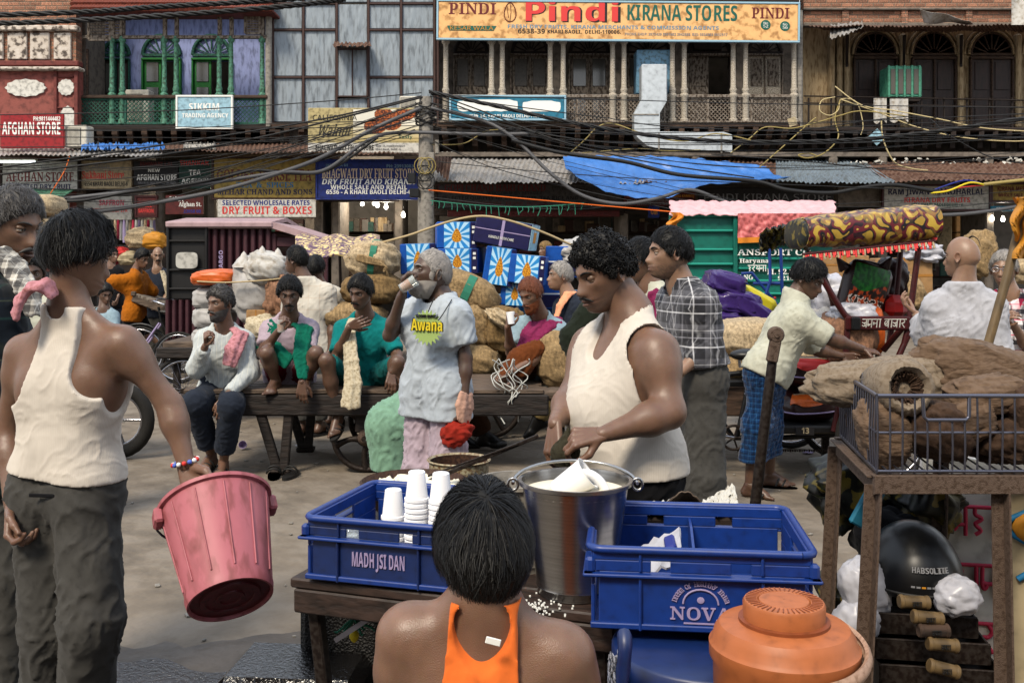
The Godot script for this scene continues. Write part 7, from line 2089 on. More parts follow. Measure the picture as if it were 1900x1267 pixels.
func deva(par:Node,at:Vector3,w:float,h:float,m:Material,seed_n:int,lean:=0.0):
	# Devanagari-like lettering:a head line with hanging stems and bowls,letter by letter
	var forms:={
		"ja":[[0.0,0.62,0.35,0.5,0.55,0.25,0.25,0.15,0.05,0.32],[0.72,1.0,0.72,0.0],[0.35,0.55,0.72,0.62]],
		"ma":[[0.12,1.0,0.12,0.35,0.22,0.2,0.32,0.35,0.12,0.42],[0.12,0.38,0.72,0.38],[0.72,1.0,0.72,0.0]],
		"na":[[0.08,0.45,0.2,0.35,0.3,0.5,0.2,0.62,0.1,0.5],[0.25,0.5,0.72,0.5],[0.72,1.0,0.72,0.0]],
		"aa":[[0.35,1.0,0.35,0.0]],
		"ba":[[0.68,0.75,0.3,0.8,0.1,0.5,0.35,0.2,0.68,0.4],[0.15,0.3,0.66,0.7],[0.7,1.0,0.7,0.0]],
		"ra":[[0.35,1.0,0.55,0.75,0.4,0.55,0.15,0.5,0.6,0.0]],
		"ha":[[0.3,1.0,0.3,0.75,0.6,0.6,0.3,0.42,0.55,0.2,0.3,0.05]],
		"ya":[[0.15,0.95,0.35,0.75,0.15,0.5,0.4,0.35,0.72,0.5],[0.72,1.0,0.72,0.0]]}
	var words:={1:["ja","ma","na","aa"," ","ba","aa","ja","aa","ra"],2:["ma","ha","aa","ya","na"],3:["ha","ra","ya","na","aa"],4:["ra","aa","ma","ba","na"],5:["ja","ya","ma","aa"],6:["na","aa","ra","ya","na"]}
	var word:Array=words[seed_n]
	var total:=0.0
	for k in word:total+=0.5 if k in ["aa"," "] else 0.85
	var x:=0.0
	var b:=B.new()
	var start:=0.0
	for k in word:
		var adv:=0.5 if k in ["aa"," "] else 0.85
		if k!=" ":
			for st in forms[k]:
				var pts:=[]
				for q in range(0,st.size(),2):pts.append(at+V(((x+st[q])/total-0.5)*w+lean*st[q+1]*h,(st[q+1]-0.5)*h,0.004))
				b.tube(curve(pts,pts.size()*4) if pts.size()>2 else pts,h*0.075,5)
			b.tube([at+V((x/total-0.5)*w+lean*h,h*0.5,0.004),at+V(((x+adv)/total-0.5)*w+lean*h,h*0.5,0.004)],h*0.075,5)
		x+=adv
	part("lettering",b.mesh(),m,par)
func bicycle(label:String,fx:float,rx:float,d:float):
	var f:=W(fx,480,d)
	var r:=W(rx,480,d)
	var o:=thing("bicycle",label,"bicycle",V((f.x+r.x)*0.5,0,-d))
	var L:=r.x-f.x
	var P:=func(x:float,y:float,z:=0.0)->Vector3:return V(-L*0.5+x,y,z)
	spoke_wheel(o,"front_wheel",P.call(0,0.34),0.34,0.0); spoke_wheel(o,"rear_wheel",P.call(L,0.34),0.34,0.0)
	tubes(o,"frame_tube",[[P.call(0.24,0.86),P.call(L-0.42,0.84)],[P.call(0.26,0.76),P.call(L-0.5,0.29)],[P.call(L-0.42,0.90),P.call(L-0.5,0.29)],[P.call(L-0.42,0.80,0.04),P.call(L,0.34,0.06)],[P.call(L-0.5,0.29,0.04),P.call(L,0.34,0.06)],[P.call(0.24,0.92),P.call(0.28,0.72)]],0.017,M.black_paint)
	tubes(o,"fork",[[P.call(0.27,0.72,0.05),P.call(0.12,0.5,0.06),P.call(0,0.34,0.06)],[P.call(0.27,0.72,-0.05),P.call(0.12,0.5,-0.06),P.call(0,0.34,-0.06)]],0.014,M.p_lilac)
	tubes(o,"handlebar",[curve([P.call(0.42,0.96,0.30),P.call(0.30,1.0,0.28),P.call(0.18,1.01,0.12),P.call(0.22,0.98,0),P.call(0.18,1.01,-0.12),P.call(0.30,1.0,-0.28),P.call(0.42,0.96,-0.30)],24)],0.012,M.chrome)
	var s:=B.new(); s.ball(16,10,func(q):return P.call(L-0.42,0.95)+V(q.x*0.14,q.y*0.04,q.z*0.09*(0.6+0.4*q.x)))
	part("saddle",s.mesh(),M.black_leather,o)
	var cr:=B.new(); ring(cr,0.09,0.008,22)
	var co:=part("chainring",cr.mesh(),M.chrome,o,P.call(L-0.5,0.29,0.05)); co.rotation.x=PI/2
	tubes(o,"crank",[[P.call(L-0.5,0.29,0.07),P.call(L-0.64,0.20,0.08)],[P.call(L-0.5,0.29,-0.05),P.call(L-0.36,0.38,-0.06)]],0.011,M.chrome)
	for q in [[-0.68,0.19,0.13],[-0.32,0.39,-0.1]]:part("pedal",bx(P.call(L+q[0],q[1],q[2]),V(0.1,0.025,0.08),0.005),M.rubber,o)
	for x in [0.0,L]:
		var pts:=[]
		for k in 11:pts.append(P.call(x+cos(0.3+k*0.24)*0.365,0.34+sin(0.3+k*0.24)*0.365))
		part("mudguard",tb(pts,0.018,6),M.black_paint,o)
func motorcycle():
	var o:=thing("motorcycle","parked motorcycle partly hidden behind the man with the pink bucket","motorcycle",V(W(170,480,7.6).x,0,-7.6))
	var wh:=B.new(); ring(wh,0.25,0.05,28)
	for q in [[0.18,0.0],[-1.0,0.0]]:
		var w:=part("wheel",wh.mesh(),M.tyre,o,V(q[0],0.3,q[1])); w.rotation.x=PI/2
		var rim:=B.new(); ring(rim,0.2,0.012,24); part("rim",rim.mesh(),M.chrome,w)
		for k in 5:part("spoke",tb([Vector3.ZERO,V(cos(k*1.257)*0.2,0,sin(k*1.257)*0.2)],0.012,5),M.chrome,w)
	tubes(o,"fork",[[V(0.18,0.3,0.07),V(-0.02,0.95,0.07)],[V(0.18,0.3,-0.07),V(-0.02,0.95,-0.07)]],0.02,M.chrome)
	tubes(o,"exhaust",[curve([V(-0.2,0.35,0.12),V(-0.4,0.22,0.16),V(-0.9,0.26,0.17),V(-1.2,0.32,0.17)],12)],0.035,M.chrome)
	var tk:=B.new(); tk.ball(20,12,func(q):return V(-0.35,0.85,0)+V(q.x*0.28,q.y*0.13,q.z*0.13)); part("tank",tk.mesh(),M.black_paint,o)
	var se:=B.new(); se.ball(20,12,func(q):return V(-0.85,0.80,0)+V(signf(q.x)*pow(absf(q.x),0.6)*0.35,q.y*0.07,q.z*0.13)); part("seat",se.mesh(),M.black_leather,o)
	part("engine",bx(V(-0.35,0.45,0),V(0.35,0.34,0.22),0.05),M.iron,o)
	var gd:=B.new(); gd.ball(14,10,func(q):return V(0.12,0.66,0.0)+V(q.x*0.14,q.y*0.09,q.z*0.1)); part("headlamp_cowl",gd.mesh(),M.black_paint,o)
	tubes(o,"handlebar",[[V(-0.1,1.02,0.34),V(-0.02,1.0,0.0),V(-0.1,1.02,-0.34)]],0.014,M.black_paint)
	var mi:=B.new(); mi.ball(12,8,func(q):return V(-0.1,1.18,0.36)+V(q.x*0.06,q.y*0.045,q.z*0.02)); part("mirror",mi.mesh(),M.black_paint,o)
func rickshaw():
	var d:=6.75
	var o:=thing("cycle_rickshaw","maroon cycle rickshaw with a camouflage canopy and loaded sacks","rickshaw",V(2.35,0,-7.1))
	var rel:=func(x:float,y:float,dd:float)->Vector3:return W(x,y,dd)-o.position
	# canopy:a rolled hood,closed at both ends
	var hd:=B.new()
	hd.sheet(60,26,func(u,w):
		var a:float=-0.9+w*4.4
		var tilt:float=lerpf(0.0,-34.0,u)
		var c:=W(lerpf(1478,1716,u),437+tilt*0.55,d+0.22)
		var ry:float=lerpf(0.135,0.165,u)*(1.0-0.12*pow(absf(u*2.0-1.0),6.0))
		return c+V(0,signf(sin(a))*pow(absf(sin(a)),0.65)*ry*0.82+0.01,signf(cos(a))*pow(absf(cos(a)),0.65)*0.30)+V(0,0.008*nf.get_noise_2d(u*9.0,w*6.0),0),0.012)
	at_part(o,"canopy",hd,M.camo)
	for e in [0.0,1.0]:
		var ce:=B.new()
		ce.xf=Transform3D(Basis(),W(lerpf(1479,1716,e),437-18.7*e,d+0.22))
		ce.ball(20,12,func(q):return V(q.x*0.035,signf(q.y)*pow(absf(q.y),0.7)*lerpf(0.105,0.13,e)+0.01,signf(q.z)*pow(absf(q.z),0.7)*0.285))
		at_part(o,"canopy_end",ce,M.camo_green if e<0.5 else M.camo)
	var fr:=B.new()
	var fw:=B.new()
	for k in 58:
		var u:=k/57.0
		var p:=W(lerpf(1492,1732,u),lerpf(474,449,u) ,d-0.08)
		var t:B=fr if k%3 else fw
		t.tube([p,p+V(0.006*sin(k*3.0),-0.035-0.012*sin(k*1.7),0.01)],[0.007,0.009],5)
	for k in 14:
		var p:=W(1722+12.0*sin(k/13.0*PI),lerpf(388,450,k/13.0),d-0.02+0.0)
		(fr if k%2 else fw).tube([p,p+V(0.035,-0.012,0.02)],[0.010,0.012],5)
	var f1:=at_part(o,"fringe",fr,M.p_coral); f1.set_meta("kind","stuff")
	var f2:=at_part(o,"fringe",fw,M.cream_board); f2.set_meta("kind","stuff")
	part("canopy_rail",tb([rel.call(1490,472,d-0.05),rel.call(1736,447,d-0.05)],0.012,6),M.rickshaw_red,o)
	tubes(o,"post",[curve([rel.call(1500,468,d),rel.call(1524,512,d),rel.call(1560,572,d),rel.call(1578,592,d),rel.call(1600,597,d)],16),curve([rel.call(1510,470,d+0.45),rel.call(1540,540,d+0.45),rel.call(1548,570,d+0.45)],8),[rel.call(1706,456,d),rel.call(1695,540,d),rel.call(1688,600,d),rel.call(1678,640,d)],[rel.call(1672,462,d+0.45),rel.call(1664,548,d+0.45),rel.call(1650,640,d+0.45)]],0.022,M.rickshaw_red)
	var bar:=rb(o,"name_bar",1571,587,1691,613,d-0.04,0.05,M.rickshaw_red,0.01)
	deva(o,rel.call(1640,600,d-0.035),0.30,0.055,M.w_board,1,0.1)
	part("name_bar_wrap",bx(rel.call(1587,600,d-0.03),V(0.06,0.09,0.075),0.01),M.black_paint,o)
	tubes(o,"frame_tube",[[rel.call(1574,600,d),rel.call(1570,660,d),rel.call(1556,760,d),rel.call(1548,800,d)],[rel.call(1690,612,d),rel.call(1660,680,d)],[rel.call(1720,585,d+0.1),rel.call(1690,590,d+0.05),rel.call(1640,650,d+0.2)],[rel.call(1635,612,d+0.4),rel.call(1628,680,d+0.4)]],0.022,M.rickshaw_red)
	var se:=rb(o,"seat",1648,548,1690,592,d+0.25,0.5,M.seat_red,0.05)
	# bed and wheel gear
	rb(o,"bed",1440,790,1720,806,d+0.02,0.9,M.black_paint,0.015)
	rb(o,"number_plate",1478,792,1512,808,d+0.0,0.02,M.dark_board,0.004)
	lettering(o,"13",rel.call(1495,799,d-0.005),0.05,0.04,M.cream_board,"sansbold")
	for q in [[1640,0.0],[1640,0.88]]:spoke_wheel(o,"wheel",V(W(q[0],480,d-0.02).x,0.335,-(d-0.02)-q[1])-o.position,0.335,0.06,28)
	part("axle",tb([V(W(1640,480,d).x,0.335,-d+0.05)-o.position,V(W(1640,480,d).x,0.335,-d-0.95)-o.position],0.018,6),M.iron,o)
	tubes(o,"frame_tube",[[rel.call(1360,812,d+0.35),rel.call(1450,812,d+0.35),rel.call(1560,806,d+0.35)],[rel.call(1360,812,d+0.35),rel.call(1330,766,d+0.35),rel.call(1300,700,d+0.35)],[rel.call(1368,812,d+0.35),rel.call(1384,740,d+0.35),rel.call(1392,664,d+0.35)],[rel.call(1300,700,d+0.35),rel.call(1392,690,d+0.35)],[rel.call(1300,690,d+0.35),rel.call(1262,830,d+0.35)]],0.019,M.black_paint)
	spoke_wheel(o,"front_wheel",V(W(1255,480,d+0.35).x,0.335,-d-0.35)-o.position,0.335,0.0)
	var cr:=B.new(); ring(cr,0.085,0.010,30)
	var co:=part("chainring",cr.mesh(),M.iron,o,rel.call(1362,812,d+0.3)); co.rotation.x=PI/2
	for k in 5:part("spider_arm",tb([Vector3.ZERO,V(cos(k*1.257)*0.08,0,sin(k*1.257)*0.08)],0.007,5),M.iron,co)
	tubes(o,"crank",[[rel.call(1362,812,d+0.26),rel.call(1325,805,d+0.24)]],0.012,M.chrome)
	part("pedal",bx(rel.call(1316,804,d+0.2),V(0.1,0.03,0.09),0.006),M.rubber,o)
	for q in [[822.0,848.0],[790.0,808.0]]:
		var b:=B.new()
		for k in 60:
			var u:=k/59.0
			b.box(W(lerpf(1370,1630,u),lerpf(q[0]+14,q[0]+14,u) if q[0]>800 else lerpf(794,798,u),d+0.3),V(0.012,0.012 if k%2 else 0.018,0.01))
		var cn:=at_part(o,"chain",b,M.iron); cn.set_meta("kind","stuff")
	var sd:=B.new(); sd.ball(16,10,func(q):return rel.call(1388,658,d+0.35)+V(q.x*0.13,q.y*0.045,q.z*0.09)); part("saddle",sd.mesh(),M.black_leather,o)
	for k in 5:part("saddle_spring",tb([rel.call(1372+k*7,668,d+0.3),rel.call(1374+k*7,682,d+0.3)],0.012,6),M.chrome,o)
	# load on the rickshaw
	rice_bag("maroon rice bag with an orange label, lower of the two under the arm",1512,760,d+0.1,60,30,0.3,0.05)
	rice_bag("maroon rice bag with a red label, upper of the two under the arm",1512,694,d+0.12,60,30,0.3,-0.02)
	sack("yellowish sack end behind the maroon rice bags",1480,660,d+0.5,44,16,0.2,"burlap_pale",0.0)
	sack("pinkish woven sack being shifted by the leaning man",1572,622,d+0.2,50,50,0.2,"pinkish_sack",0.05,{"n":0.09})
	sack("clear white polythene top of the pinkish sack",1580,585,d+0.16,40,22,0.15,"plastic_bag",0.1,{"n":0.15})
	# printed rice bag standing on the seat
	var rp:=thing("rice_bag","tall rice bag with a green and red printed picture under the canopy","sack",W(1604,592,d+0.35))
	var bg:=B.new()
	bg.xf=Transform3D(Basis(Vector3.BACK,-0.28),V(0,0.20,0))
	bg.ball(36,24,func(q):return V(signf(q.x)*pow(absf(q.x),0.45)*0.17,signf(q.y)*pow(absf(q.y),0.5)*0.215,q.z*0.08*(1.0-0.3*q.y*q.y))*(1.0+0.04*nz.get_noise_3dv(q*2.0)))
	part("bag",bg.mesh(),M.maroon_sack,rp)
	var pr:=B.new()
	pr.xf=Transform3D(Basis(Vector3.BACK,-0.28),V(0,0.20,0))
	pr.sheet(14,14,func(u,w):
		var q:=V((u-0.5)*1.5,(0.5-w)*1.7,0)
		return V(q.x*0.17,q.y*0.215,0.094*sqrt(maxf(0.05,1.0-0.55*q.x*q.x-0.55*q.y*q.y))+0.003*nf.get_noise_2d(u*8,w*8)),0.003)
	for k in pr.t.size():pr.t[k]=Vector2(pr.t[k].x,pr.t[k].y)
	part("print",pr.mesh(),M.rice_print,rp)
	for q in [[-0.17,0.19,0.3],[0.17,0.20,-0.4]]:
		var ea:=B.new(); ea.tube([V(q[0]*0.8,0.36,0),V(q[0]*1.15,0.44,0)],[0.05,0.006],6); part("corner",ea.mesh(),M.maroon_sack,rp)
	sack("dark brown shiny bag behind the printed rice bag",1652,520,d+0.6,30,40,0.1,"maroon_sack",-0.2,{"n":0.12})
	sack("orange printed bag strip beside the pinkish sack",1624,612,d+0.28,16,44,0.08,"orange_sack",0.0,{"n":0.05})
func rice_bag(label:String,x:float,y:float,d:float,hw:float,hh:float,dep:float,roll:float):
	var k:=d/F
	var o:=thing("rice_bag",label,"sack",W(x,y+hh,d))
	var shp:=func(q:Vector3,g:float)->Vector3:
		return V(signf(q.x)*pow(absf(q.x),0.55)*hw*k,signf(q.y)*pow(absf(q.y),0.8)*hh*k*(1.0-0.35*pow(absf(q.x),3.0)),signf(q.z)*pow(absf(q.z),0.6)*dep)*(g+0.05*nz.get_noise_3dv(q*2.2+V(x,y,0)))
	var b:=B.new()
	b.xf=Transform3D(Basis(Vector3.BACK,roll),V(0,hh*k,-dep))
	b.ball(40,24,func(q):return shp.call(q,1.0))
	part("bag",b.mesh(),M.maroon_sack,o)
	var l:=B.new()
	l.xf=b.xf
	l.sheet(24,10,func(u,w):
		var a:=lerpf(-0.62,0.75,u)
		var e:=lerpf(0.95,0.22+0.10*sin(u*12.0),w)
		return shp.call(V(sin(a)*cos(e)*0.9,sin(e),cos(a)*cos(e)).normalized(),1.012),0.003)
	part("label_print",l.mesh(),M.orange_sack if y>720 else M.p_coral,o)
	var pp:=B.new()
	pp.xf=b.xf
	pp.sheet(8,4,func(u,w):return shp.call(V(lerpf(-0.25,0.25,u),lerpf(0.80,0.66,w),0.45).normalized(),1.03),0.003)
	part("paper_tag",pp.mesh(),M.cream_board,o)
	var sm:=B.new()
	var pts:=[]
	for q in 13:pts.append(b.xf*(shp.call(V(lerpf(-0.9,0.9,q/12.0),-0.12,0.75).normalized(),1.015) as Vector3))
	sm.tube(pts,0.006,5)
	part("seam",sm.mesh(),M.p_lilac,o)
# ---------- the tea stall in front
func open_crate(label:String,at:Vector3,turn:float,w:float,dp:float,h:float,m:String,m2:String)->Node3D:
	# origin:front left bottom corner on the surface; x along the front,-z away
	var o:=thing("plastic_crate",label,"crate",at,turn)
	var t:=0.008
	var mk:=func(b:B,a:Vector3,c:Vector3):b.box((a+c)*0.5,(c-a).abs(),0.002)
	for sd in 2:  # front and back walls with two slots in the upper band
		var z:=0.0 if sd==0 else -dp
		var b:=B.new()
		mk.call(b,V(0.012,0,z-t*0.5),V(w-0.012,h*0.72,z+t*0.5))
		var xs:=[0.0,w*0.27,w*0.36,w*0.64,w*0.73,w]
		mk.call(b,V(0.0,h*0.86,z-t*0.5),V(w,h,z+t*0.5))
		for k in [0,2,4]:mk.call(b,V(xs[k],h*0.7195,z-t*0.5),V(xs[k+1],h*0.8605,z+t*0.5))
		part("wall",b.mesh(),M[m2] if sd==0 else M[m],o)
	for sd in 2:  # side walls with a hand hole
		var x:=0.0 if sd==0 else w
		var b:=B.new()
		mk.call(b,V(x-t*0.5,0,-dp),V(x+t*0.5,h*0.55,0)); mk.call(b,V(x-t*0.5,h*0.82,-dp),V(x+t*0.5,h,0))
		mk.call(b,V(x-t*0.5,h*0.549,-dp*0.36),V(x+t*0.5,h*0.821,0)); mk.call(b,V(x-t*0.5,h*0.549,-dp),V(x+t*0.5,h*0.821,-dp*0.64))
		part("wall",b.mesh(),M[m],o)
	part("floor",bx(V(w*0.5,0.006,-dp*0.5),V(w-0.004,0.008,dp-0.004)),M[m],o)
	var rim:=B.new()
	var loop:=[]
	for q in [[w,0.0,0.0],[w,-dp,PI/2],[0.0,-dp,PI],[0.0,0.0,PI*1.5]]:
		for k in 4:
			var a:float=q[2]-PI/2+k*PI/6.0
			loop.append(V(q[0]+(-0.02 if q[0]>0 else 0.02)+cos(a)*0.028,h,q[1]+(-0.02 if q[1]>-0.01 else 0.02)-sin(a)*0.028))
	loop.append(loop[0])
	rim.tube(loop,0.0085,8,false)
	part("rim",rim.mesh(),M[m],o)
	var fl:=B.new()
	for q in [[-0.016,0.0,w+0.016,0.0],[-0.016,-dp,w+0.016,-dp]]:fl.box(V(w*0.5,h*0.69,q[1]+(0.010 if q[1]==0.0 else -0.010)),V(w+0.04,0.007,0.022),0.002)
	for x in [-0.010,w+0.010]:fl.box(V(x,h*0.69,-dp*0.5),V(0.022,0.007,dp+0.04),0.002)
	fl.box(V(w*0.5,0.010,0.006),V(w+0.01,0.012,0.014),0.002)
	part("ledge",fl.mesh(),M[m],o)
	for k in [0.22,0.78]:
		part("rib",bx(V(w*k,h*0.34,0.008),V(0.006,h*0.66,0.014),0.002),M[m2],o); part("rib",bx(V(w*k,h*0.85,0.006),V(0.006,h*0.24,0.010),0.002),M[m2],o)
	for x in [-0.006,w+0.006]:part("corner_flare",bx(V(x,h*0.80,0.004),V(0.02,h*0.2,0.02),0.006),M[m],o)
	return o
func bucket_shape(b:B,r0:float,r1:float,h:float,t:=0.002,lip:=0.006):
	b.lathe([Vector2(0.001,0.012),Vector2(r0*0.94,0.012),Vector2(r0*0.96,0.0),Vector2(r0,0.0),Vector2(r0*1.01,h*0.06),Vector2(r0*1.045,h*0.075),Vector2(r0*1.03,h*0.095),Vector2(r1-0.004,h-0.012),Vector2(r1+lip,h-0.008),Vector2(r1+lip,h),Vector2(r1-t,h),Vector2(r0*0.95,0.02),Vector2(0.001,0.02)],48,40.0)
func crumpled(called:String,label:String,cat:String,m:String,pts:Array,d0:float,amp:float,sd:float):
	# pts:four corners in the view,each with its own distance:back-left,back-right,front-left,front-right
	var b:=B.new()
	b.sheet(26,20,func(u,w):
		var p:Vector3=W(pts[0][0],pts[0][1],pts[0][2]).lerp(W(pts[1][0],pts[1][1],pts[1][2]),u).lerp(W(pts[2][0],pts[2][1],pts[2][2]).lerp(W(pts[3][0],pts[3][1],pts[3][2]),u),w)
		return p+V(0,amp*(0.4-absf(nf.get_noise_2d(u*5.0+sd,w*5.0))),amp*nz.get_noise_2d(u*4.0,w*4.0+sd)),0.002)
	return mesh_thing(called,b,M[m],label,cat)
func build_front():
	# --- the work table
	var A:=V(-0.535,0,-2.43)
	var tb_:=thing("work_table","dark worn wooden table of the tea stall carrying crates and bucket","table",A,-0.329)
	for k in 5:part("plank",bx(V(0.40,0.738+0.002*(k%2),-0.055-k*0.112),V(0.82+0.012*sin(k*2.2),0.024,0.108),0.004),M.table_wood,tb_)
	part("apron",bx(V(0.40,0.695,-0.012),V(0.80,0.058,0.022),0.004),M.table_wood,tb_); part("apron",bx(V(0.40,0.695,-0.54),V(0.80,0.058,0.022),0.004),M.table_wood,tb_)
	for x in [0.02,0.78]:part("apron",bx(V(x,0.695,-0.275),V(0.022,0.056,0.50),0.004),M.table_wood,tb_)
	for q in [[0.03,-0.05,0.09],[0.76,-0.05,0.0],[0.05,-0.50,0.0],[0.76,-0.50,0.0]]:
		var b:=B.new(); b.bar(V(q[0],0.69,q[1]),V(q[0]+q[2],0.0,q[1]),0.032,0.032,0.004,Vector3.BACK); part("leg",b.mesh(),M.iron,tb_)
	var lr:=B.new(); lr.bar(V(0.10,0.60,-0.03),V(0.20,0.67,-0.03),0.008,0.012); part("brace",lr.mesh(),M.wire_steel,tb_)
	# --- left crate with cups and glasses
	var ca:=V(-0.492,0.755,-2.41)
	var cr:=open_crate("blue plastic crate with faded letters, left on the tea table",ca,-0.29,0.37,0.38,0.150,"crate_blue","crate_navy")
	lettering(cr,"MADH JSI DAN",V(0.185,0.056,0.005),0.135,0.042,M.p_lilac,"sansbold")
	var cb:=Basis(Vector3.UP,-0.29)
	var cup:=B.new()
	cup.lathe([Vector2(0.001,0.072),Vector2(0.0185,0.072),Vector2(0.0205,0.070),Vector2(0.0275,0.008),Vector2(0.0305,0.007),Vector2(0.0305,0.0),Vector2(0.0275,0.0),Vector2(0.019,0.066),Vector2(0.001,0.066)],28,35.0)
	var cm:=cup.mesh()
	var cups:=[[730,9,2.47,"left"],[773,13,2.44,"middle"],[818,13,2.42,"right"]]
	for q in cups:
		var p:=W(q[0],940,q[2]); p.y=0.770
		var n:int=q[1]
		for k in n:
			var c:=part("foam_cup",cm,M.foam,self,p+V(0.0008*sin(k*2.1),0.0128*k+0.014,0.0008*cos(k*1.3)))
			tag(c,"white foam cup in the %s stack of upturned cups"%q[3],"cup","foam cups of the %s stack"%q[3])
	for q in [[650,955,2.46,"leftmost upturned clear glass in the left crate"],[692,962,2.42,"upturned clear glass between the others in the left crate"],[709,952,2.52,"upturned clear glass touching the left cup stack"]]:
		var g:=B.new()
		g.lathe([Vector2(0.001,0.094),Vector2(0.018,0.094),Vector2(0.021,0.090),Vector2(0.027,0.0),Vector2(0.0255,0.0),Vector2(0.0195,0.078),Vector2(0.001,0.080)],24,40.0)
		var p:=W(q[0],q[1],q[2]); p.y=0.770
		tag(part("glass",g.mesh(),M.glass,self,p),q[3],"glass")
	# --- right crate
	var na:=V(0.170,0.757,-2.085)
	cr=open_crate("bright blue plastic crate with white arched print, right of the steel bucket",na,-0.115,0.445,0.375,0.168,"crate_blue","crate_blue")
	lettering(cr,"NOVA",V(0.222,0.040,0.005),0.125,0.026,M.p_lilac,"serifbold")
	part("logo_bar",bx(V(0.222,0.020,0.006),V(0.07,0.003,0.002)),M.p_lilac,cr)
	var txt:="Dream of Healthy India"
	for k in txt.length():
		if txt[k]==" ":continue
		var a:=lerpf(PI*0.90,PI*0.10,float(k)/(txt.length()-1))
		var l:=lettering(cr,txt[k],Vector3.ZERO,0.0055 if txt[k] in "ilfIr" else 0.0075,0.010,M.p_lilac,"serif")
		var hb:=l.transform
		l.transform=Transform3D(Basis(Vector3.BACK,a-PI/2),V(0.222+cos(a)*0.056,0.052+sin(a)*0.05,0.005))*hb
	var arc:=B.new()
	var ap:=[]
	for k in 13:ap.append(V(0.222+cos(PI*k/12.0)*0.036,0.060+sin(PI*k/12.0)*0.030,0.006))
	arc.tube(ap,0.0022,5); part("logo_arch",arc.mesh(),M.p_lilac,cr)
	var cow:=B.new(); cow.ball(10,8,func(q):return V(0.222+q.x*0.008,0.068+q.y*0.007,0.006+q.z*0.001)); part("logo_mark",cow.mesh(),M.p_lilac,cr)
	var dv:=B.new()
	dv.prism([Vector2(0.0,0.0),Vector2(0.37,0.0),Vector2(0.37,0.13),Vector2(0.30,0.125),Vector2(0.22,0.10),Vector2(0.15,0.06),Vector2(0.0,0.05)],-0.003,0.003)
	var dvo:=part("divider",dv.mesh(),M.crate_blue,cr,V(0.222,0.012,0)); dvo.rotation.y=PI/2
	var pkb:=B.new()
	pkb.sheet(14,8,func(u,w):return V(lerpf(0.03,0.19,u),lerpf(0.05,0.115,u)+0.04*w+0.008*nf.get_noise_2d(u*5,w*5),-0.10-0.10*w),0.006)
	var pko:=part("milk_packet",pkb.mesh(),M.plastic_bag,self,na); pko.rotation.y=-0.115
	tag(pko,"white milk packet with a blue end lying in the right crate","packet")
	part("blue_end",bx(V(0.172,0.125,-0.15),V(0.025,0.045,0.09),0.004,Basis(Vector3.BACK,0.4)),M.p_blue,pko)
	# --- steel bucket with milk and a white scoop
	var bp:=V(0.148,0.752,-2.33)
	var bu:=thing("steel_bucket","tall stainless steel bucket full of milk between the two crates","bucket",bp)
	var b:=B.new(); bucket_shape(b,0.088,0.128,0.262)
	part("shell",b.mesh(),M.steel,bu)
	b=B.new(); b.lathe([Vector2(0.001,0.236),Vector2(0.122,0.236)],40); part("milk",b.mesh(),M.milk,bu)
	for s in [-1.0,1.0]:
		b=B.new(); var lp:=[]
		for k in 13:lp.append(V(s*(0.134+0.012+0.012*cos(TAU*k/12.0)),0.25+0.014*sin(TAU*k/12.0),0.0))
		b.tube(lp,0.004,6); part("ear",b.mesh(),M.steel,bu)
	b=B.new(); var hp:=[]
	for k in 21:
		var a:=PI*k/20.0
		hp.append(V(-cos(a)*0.146,0.252+0.030*sin(a),-0.115*sin(a)))
	b.tube(hp,0.0042,8); part("handle",b.mesh(),M.steel,bu)
	var sc:=thing("plastic_scoop","white plastic mug scoop half sunk in the milk","scoop",bp+V(0.01,0.236,-0.01))
	b=B.new(); b.xf=Transform3D((Basis(Vector3.BACK,-0.95)*Basis(Vector3.RIGHT,0.15)).scaled(Vector3.ONE*0.72),V(-0.02,0.012,0))
	b.lathe([Vector2(0.001,-0.055),Vector2(0.036,-0.055),Vector2(0.041,-0.05),Vector2(0.052,0.07),Vector2(0.055,0.07),Vector2(0.049,0.065),Vector2(0.037,-0.046),Vector2(0.001,-0.046)],28,40.0)
	part("cup",b.mesh(),M.white_plastic,sc)
	b=B.new(); b.tube(curve([V(-0.02,0.03,0),V(0.02,0.036,0),V(0.05,0.016,0),V(0.07,-0.02,0)],12),[0.008,0.01,0.011,0.012,0.012,0.012,0.012,0.012,0.012,0.012,0.012,0.012,0.010],8); part("handle",b.mesh(),M.white_plastic,sc)
	bu=thing("galvanised_pail","smaller dull metal pail behind the seated boy's head","bucket",V(0.015,0.752,-2.52))
	b=B.new(); bucket_shape(b,0.075,0.10,0.22); part("shell",b.mesh(),M.concrete,bu)
	var ls:=B.new()
	ls.tube([W(978,905,2.5),W(986,930,2.46),W(992,950,2.45)],0.006,6); mesh_thing("ladle_handle",ls,M.steel,"steel ladle handle sticking from the dull pail","ladle")
	var sug:=B.new()
	for k in 70:sug.box(V(0.05+rng.randfn()*0.03,0.753,-2.22+rng.randfn()*0.03),V(0.004,0.003,0.004))
	var sg:=mesh_thing("spilt_sugar",sug,M.p_white,"white sugar grains spilt on the table beside the steel bucket","sugar"); sg.set_meta("kind","stuff")
	# paper and a dry leaf behind the right crate
	crumpled("paper_sheet","creased white paper behind the right crate, left of the leaf","paper","paper",[[1190,936,2.62],[1262,926,2.62],[1196,952,2.5],[1270,948,2.5]],2.55,0.012,3.0)
	crumpled("paper_sheet","white paper with a raised corner behind the right crate, right of the leaf","paper","paper",[[1296,934,2.62],[1362,898,2.62],[1300,956,2.5],[1374,952,2.5]],2.55,0.012,5.0)
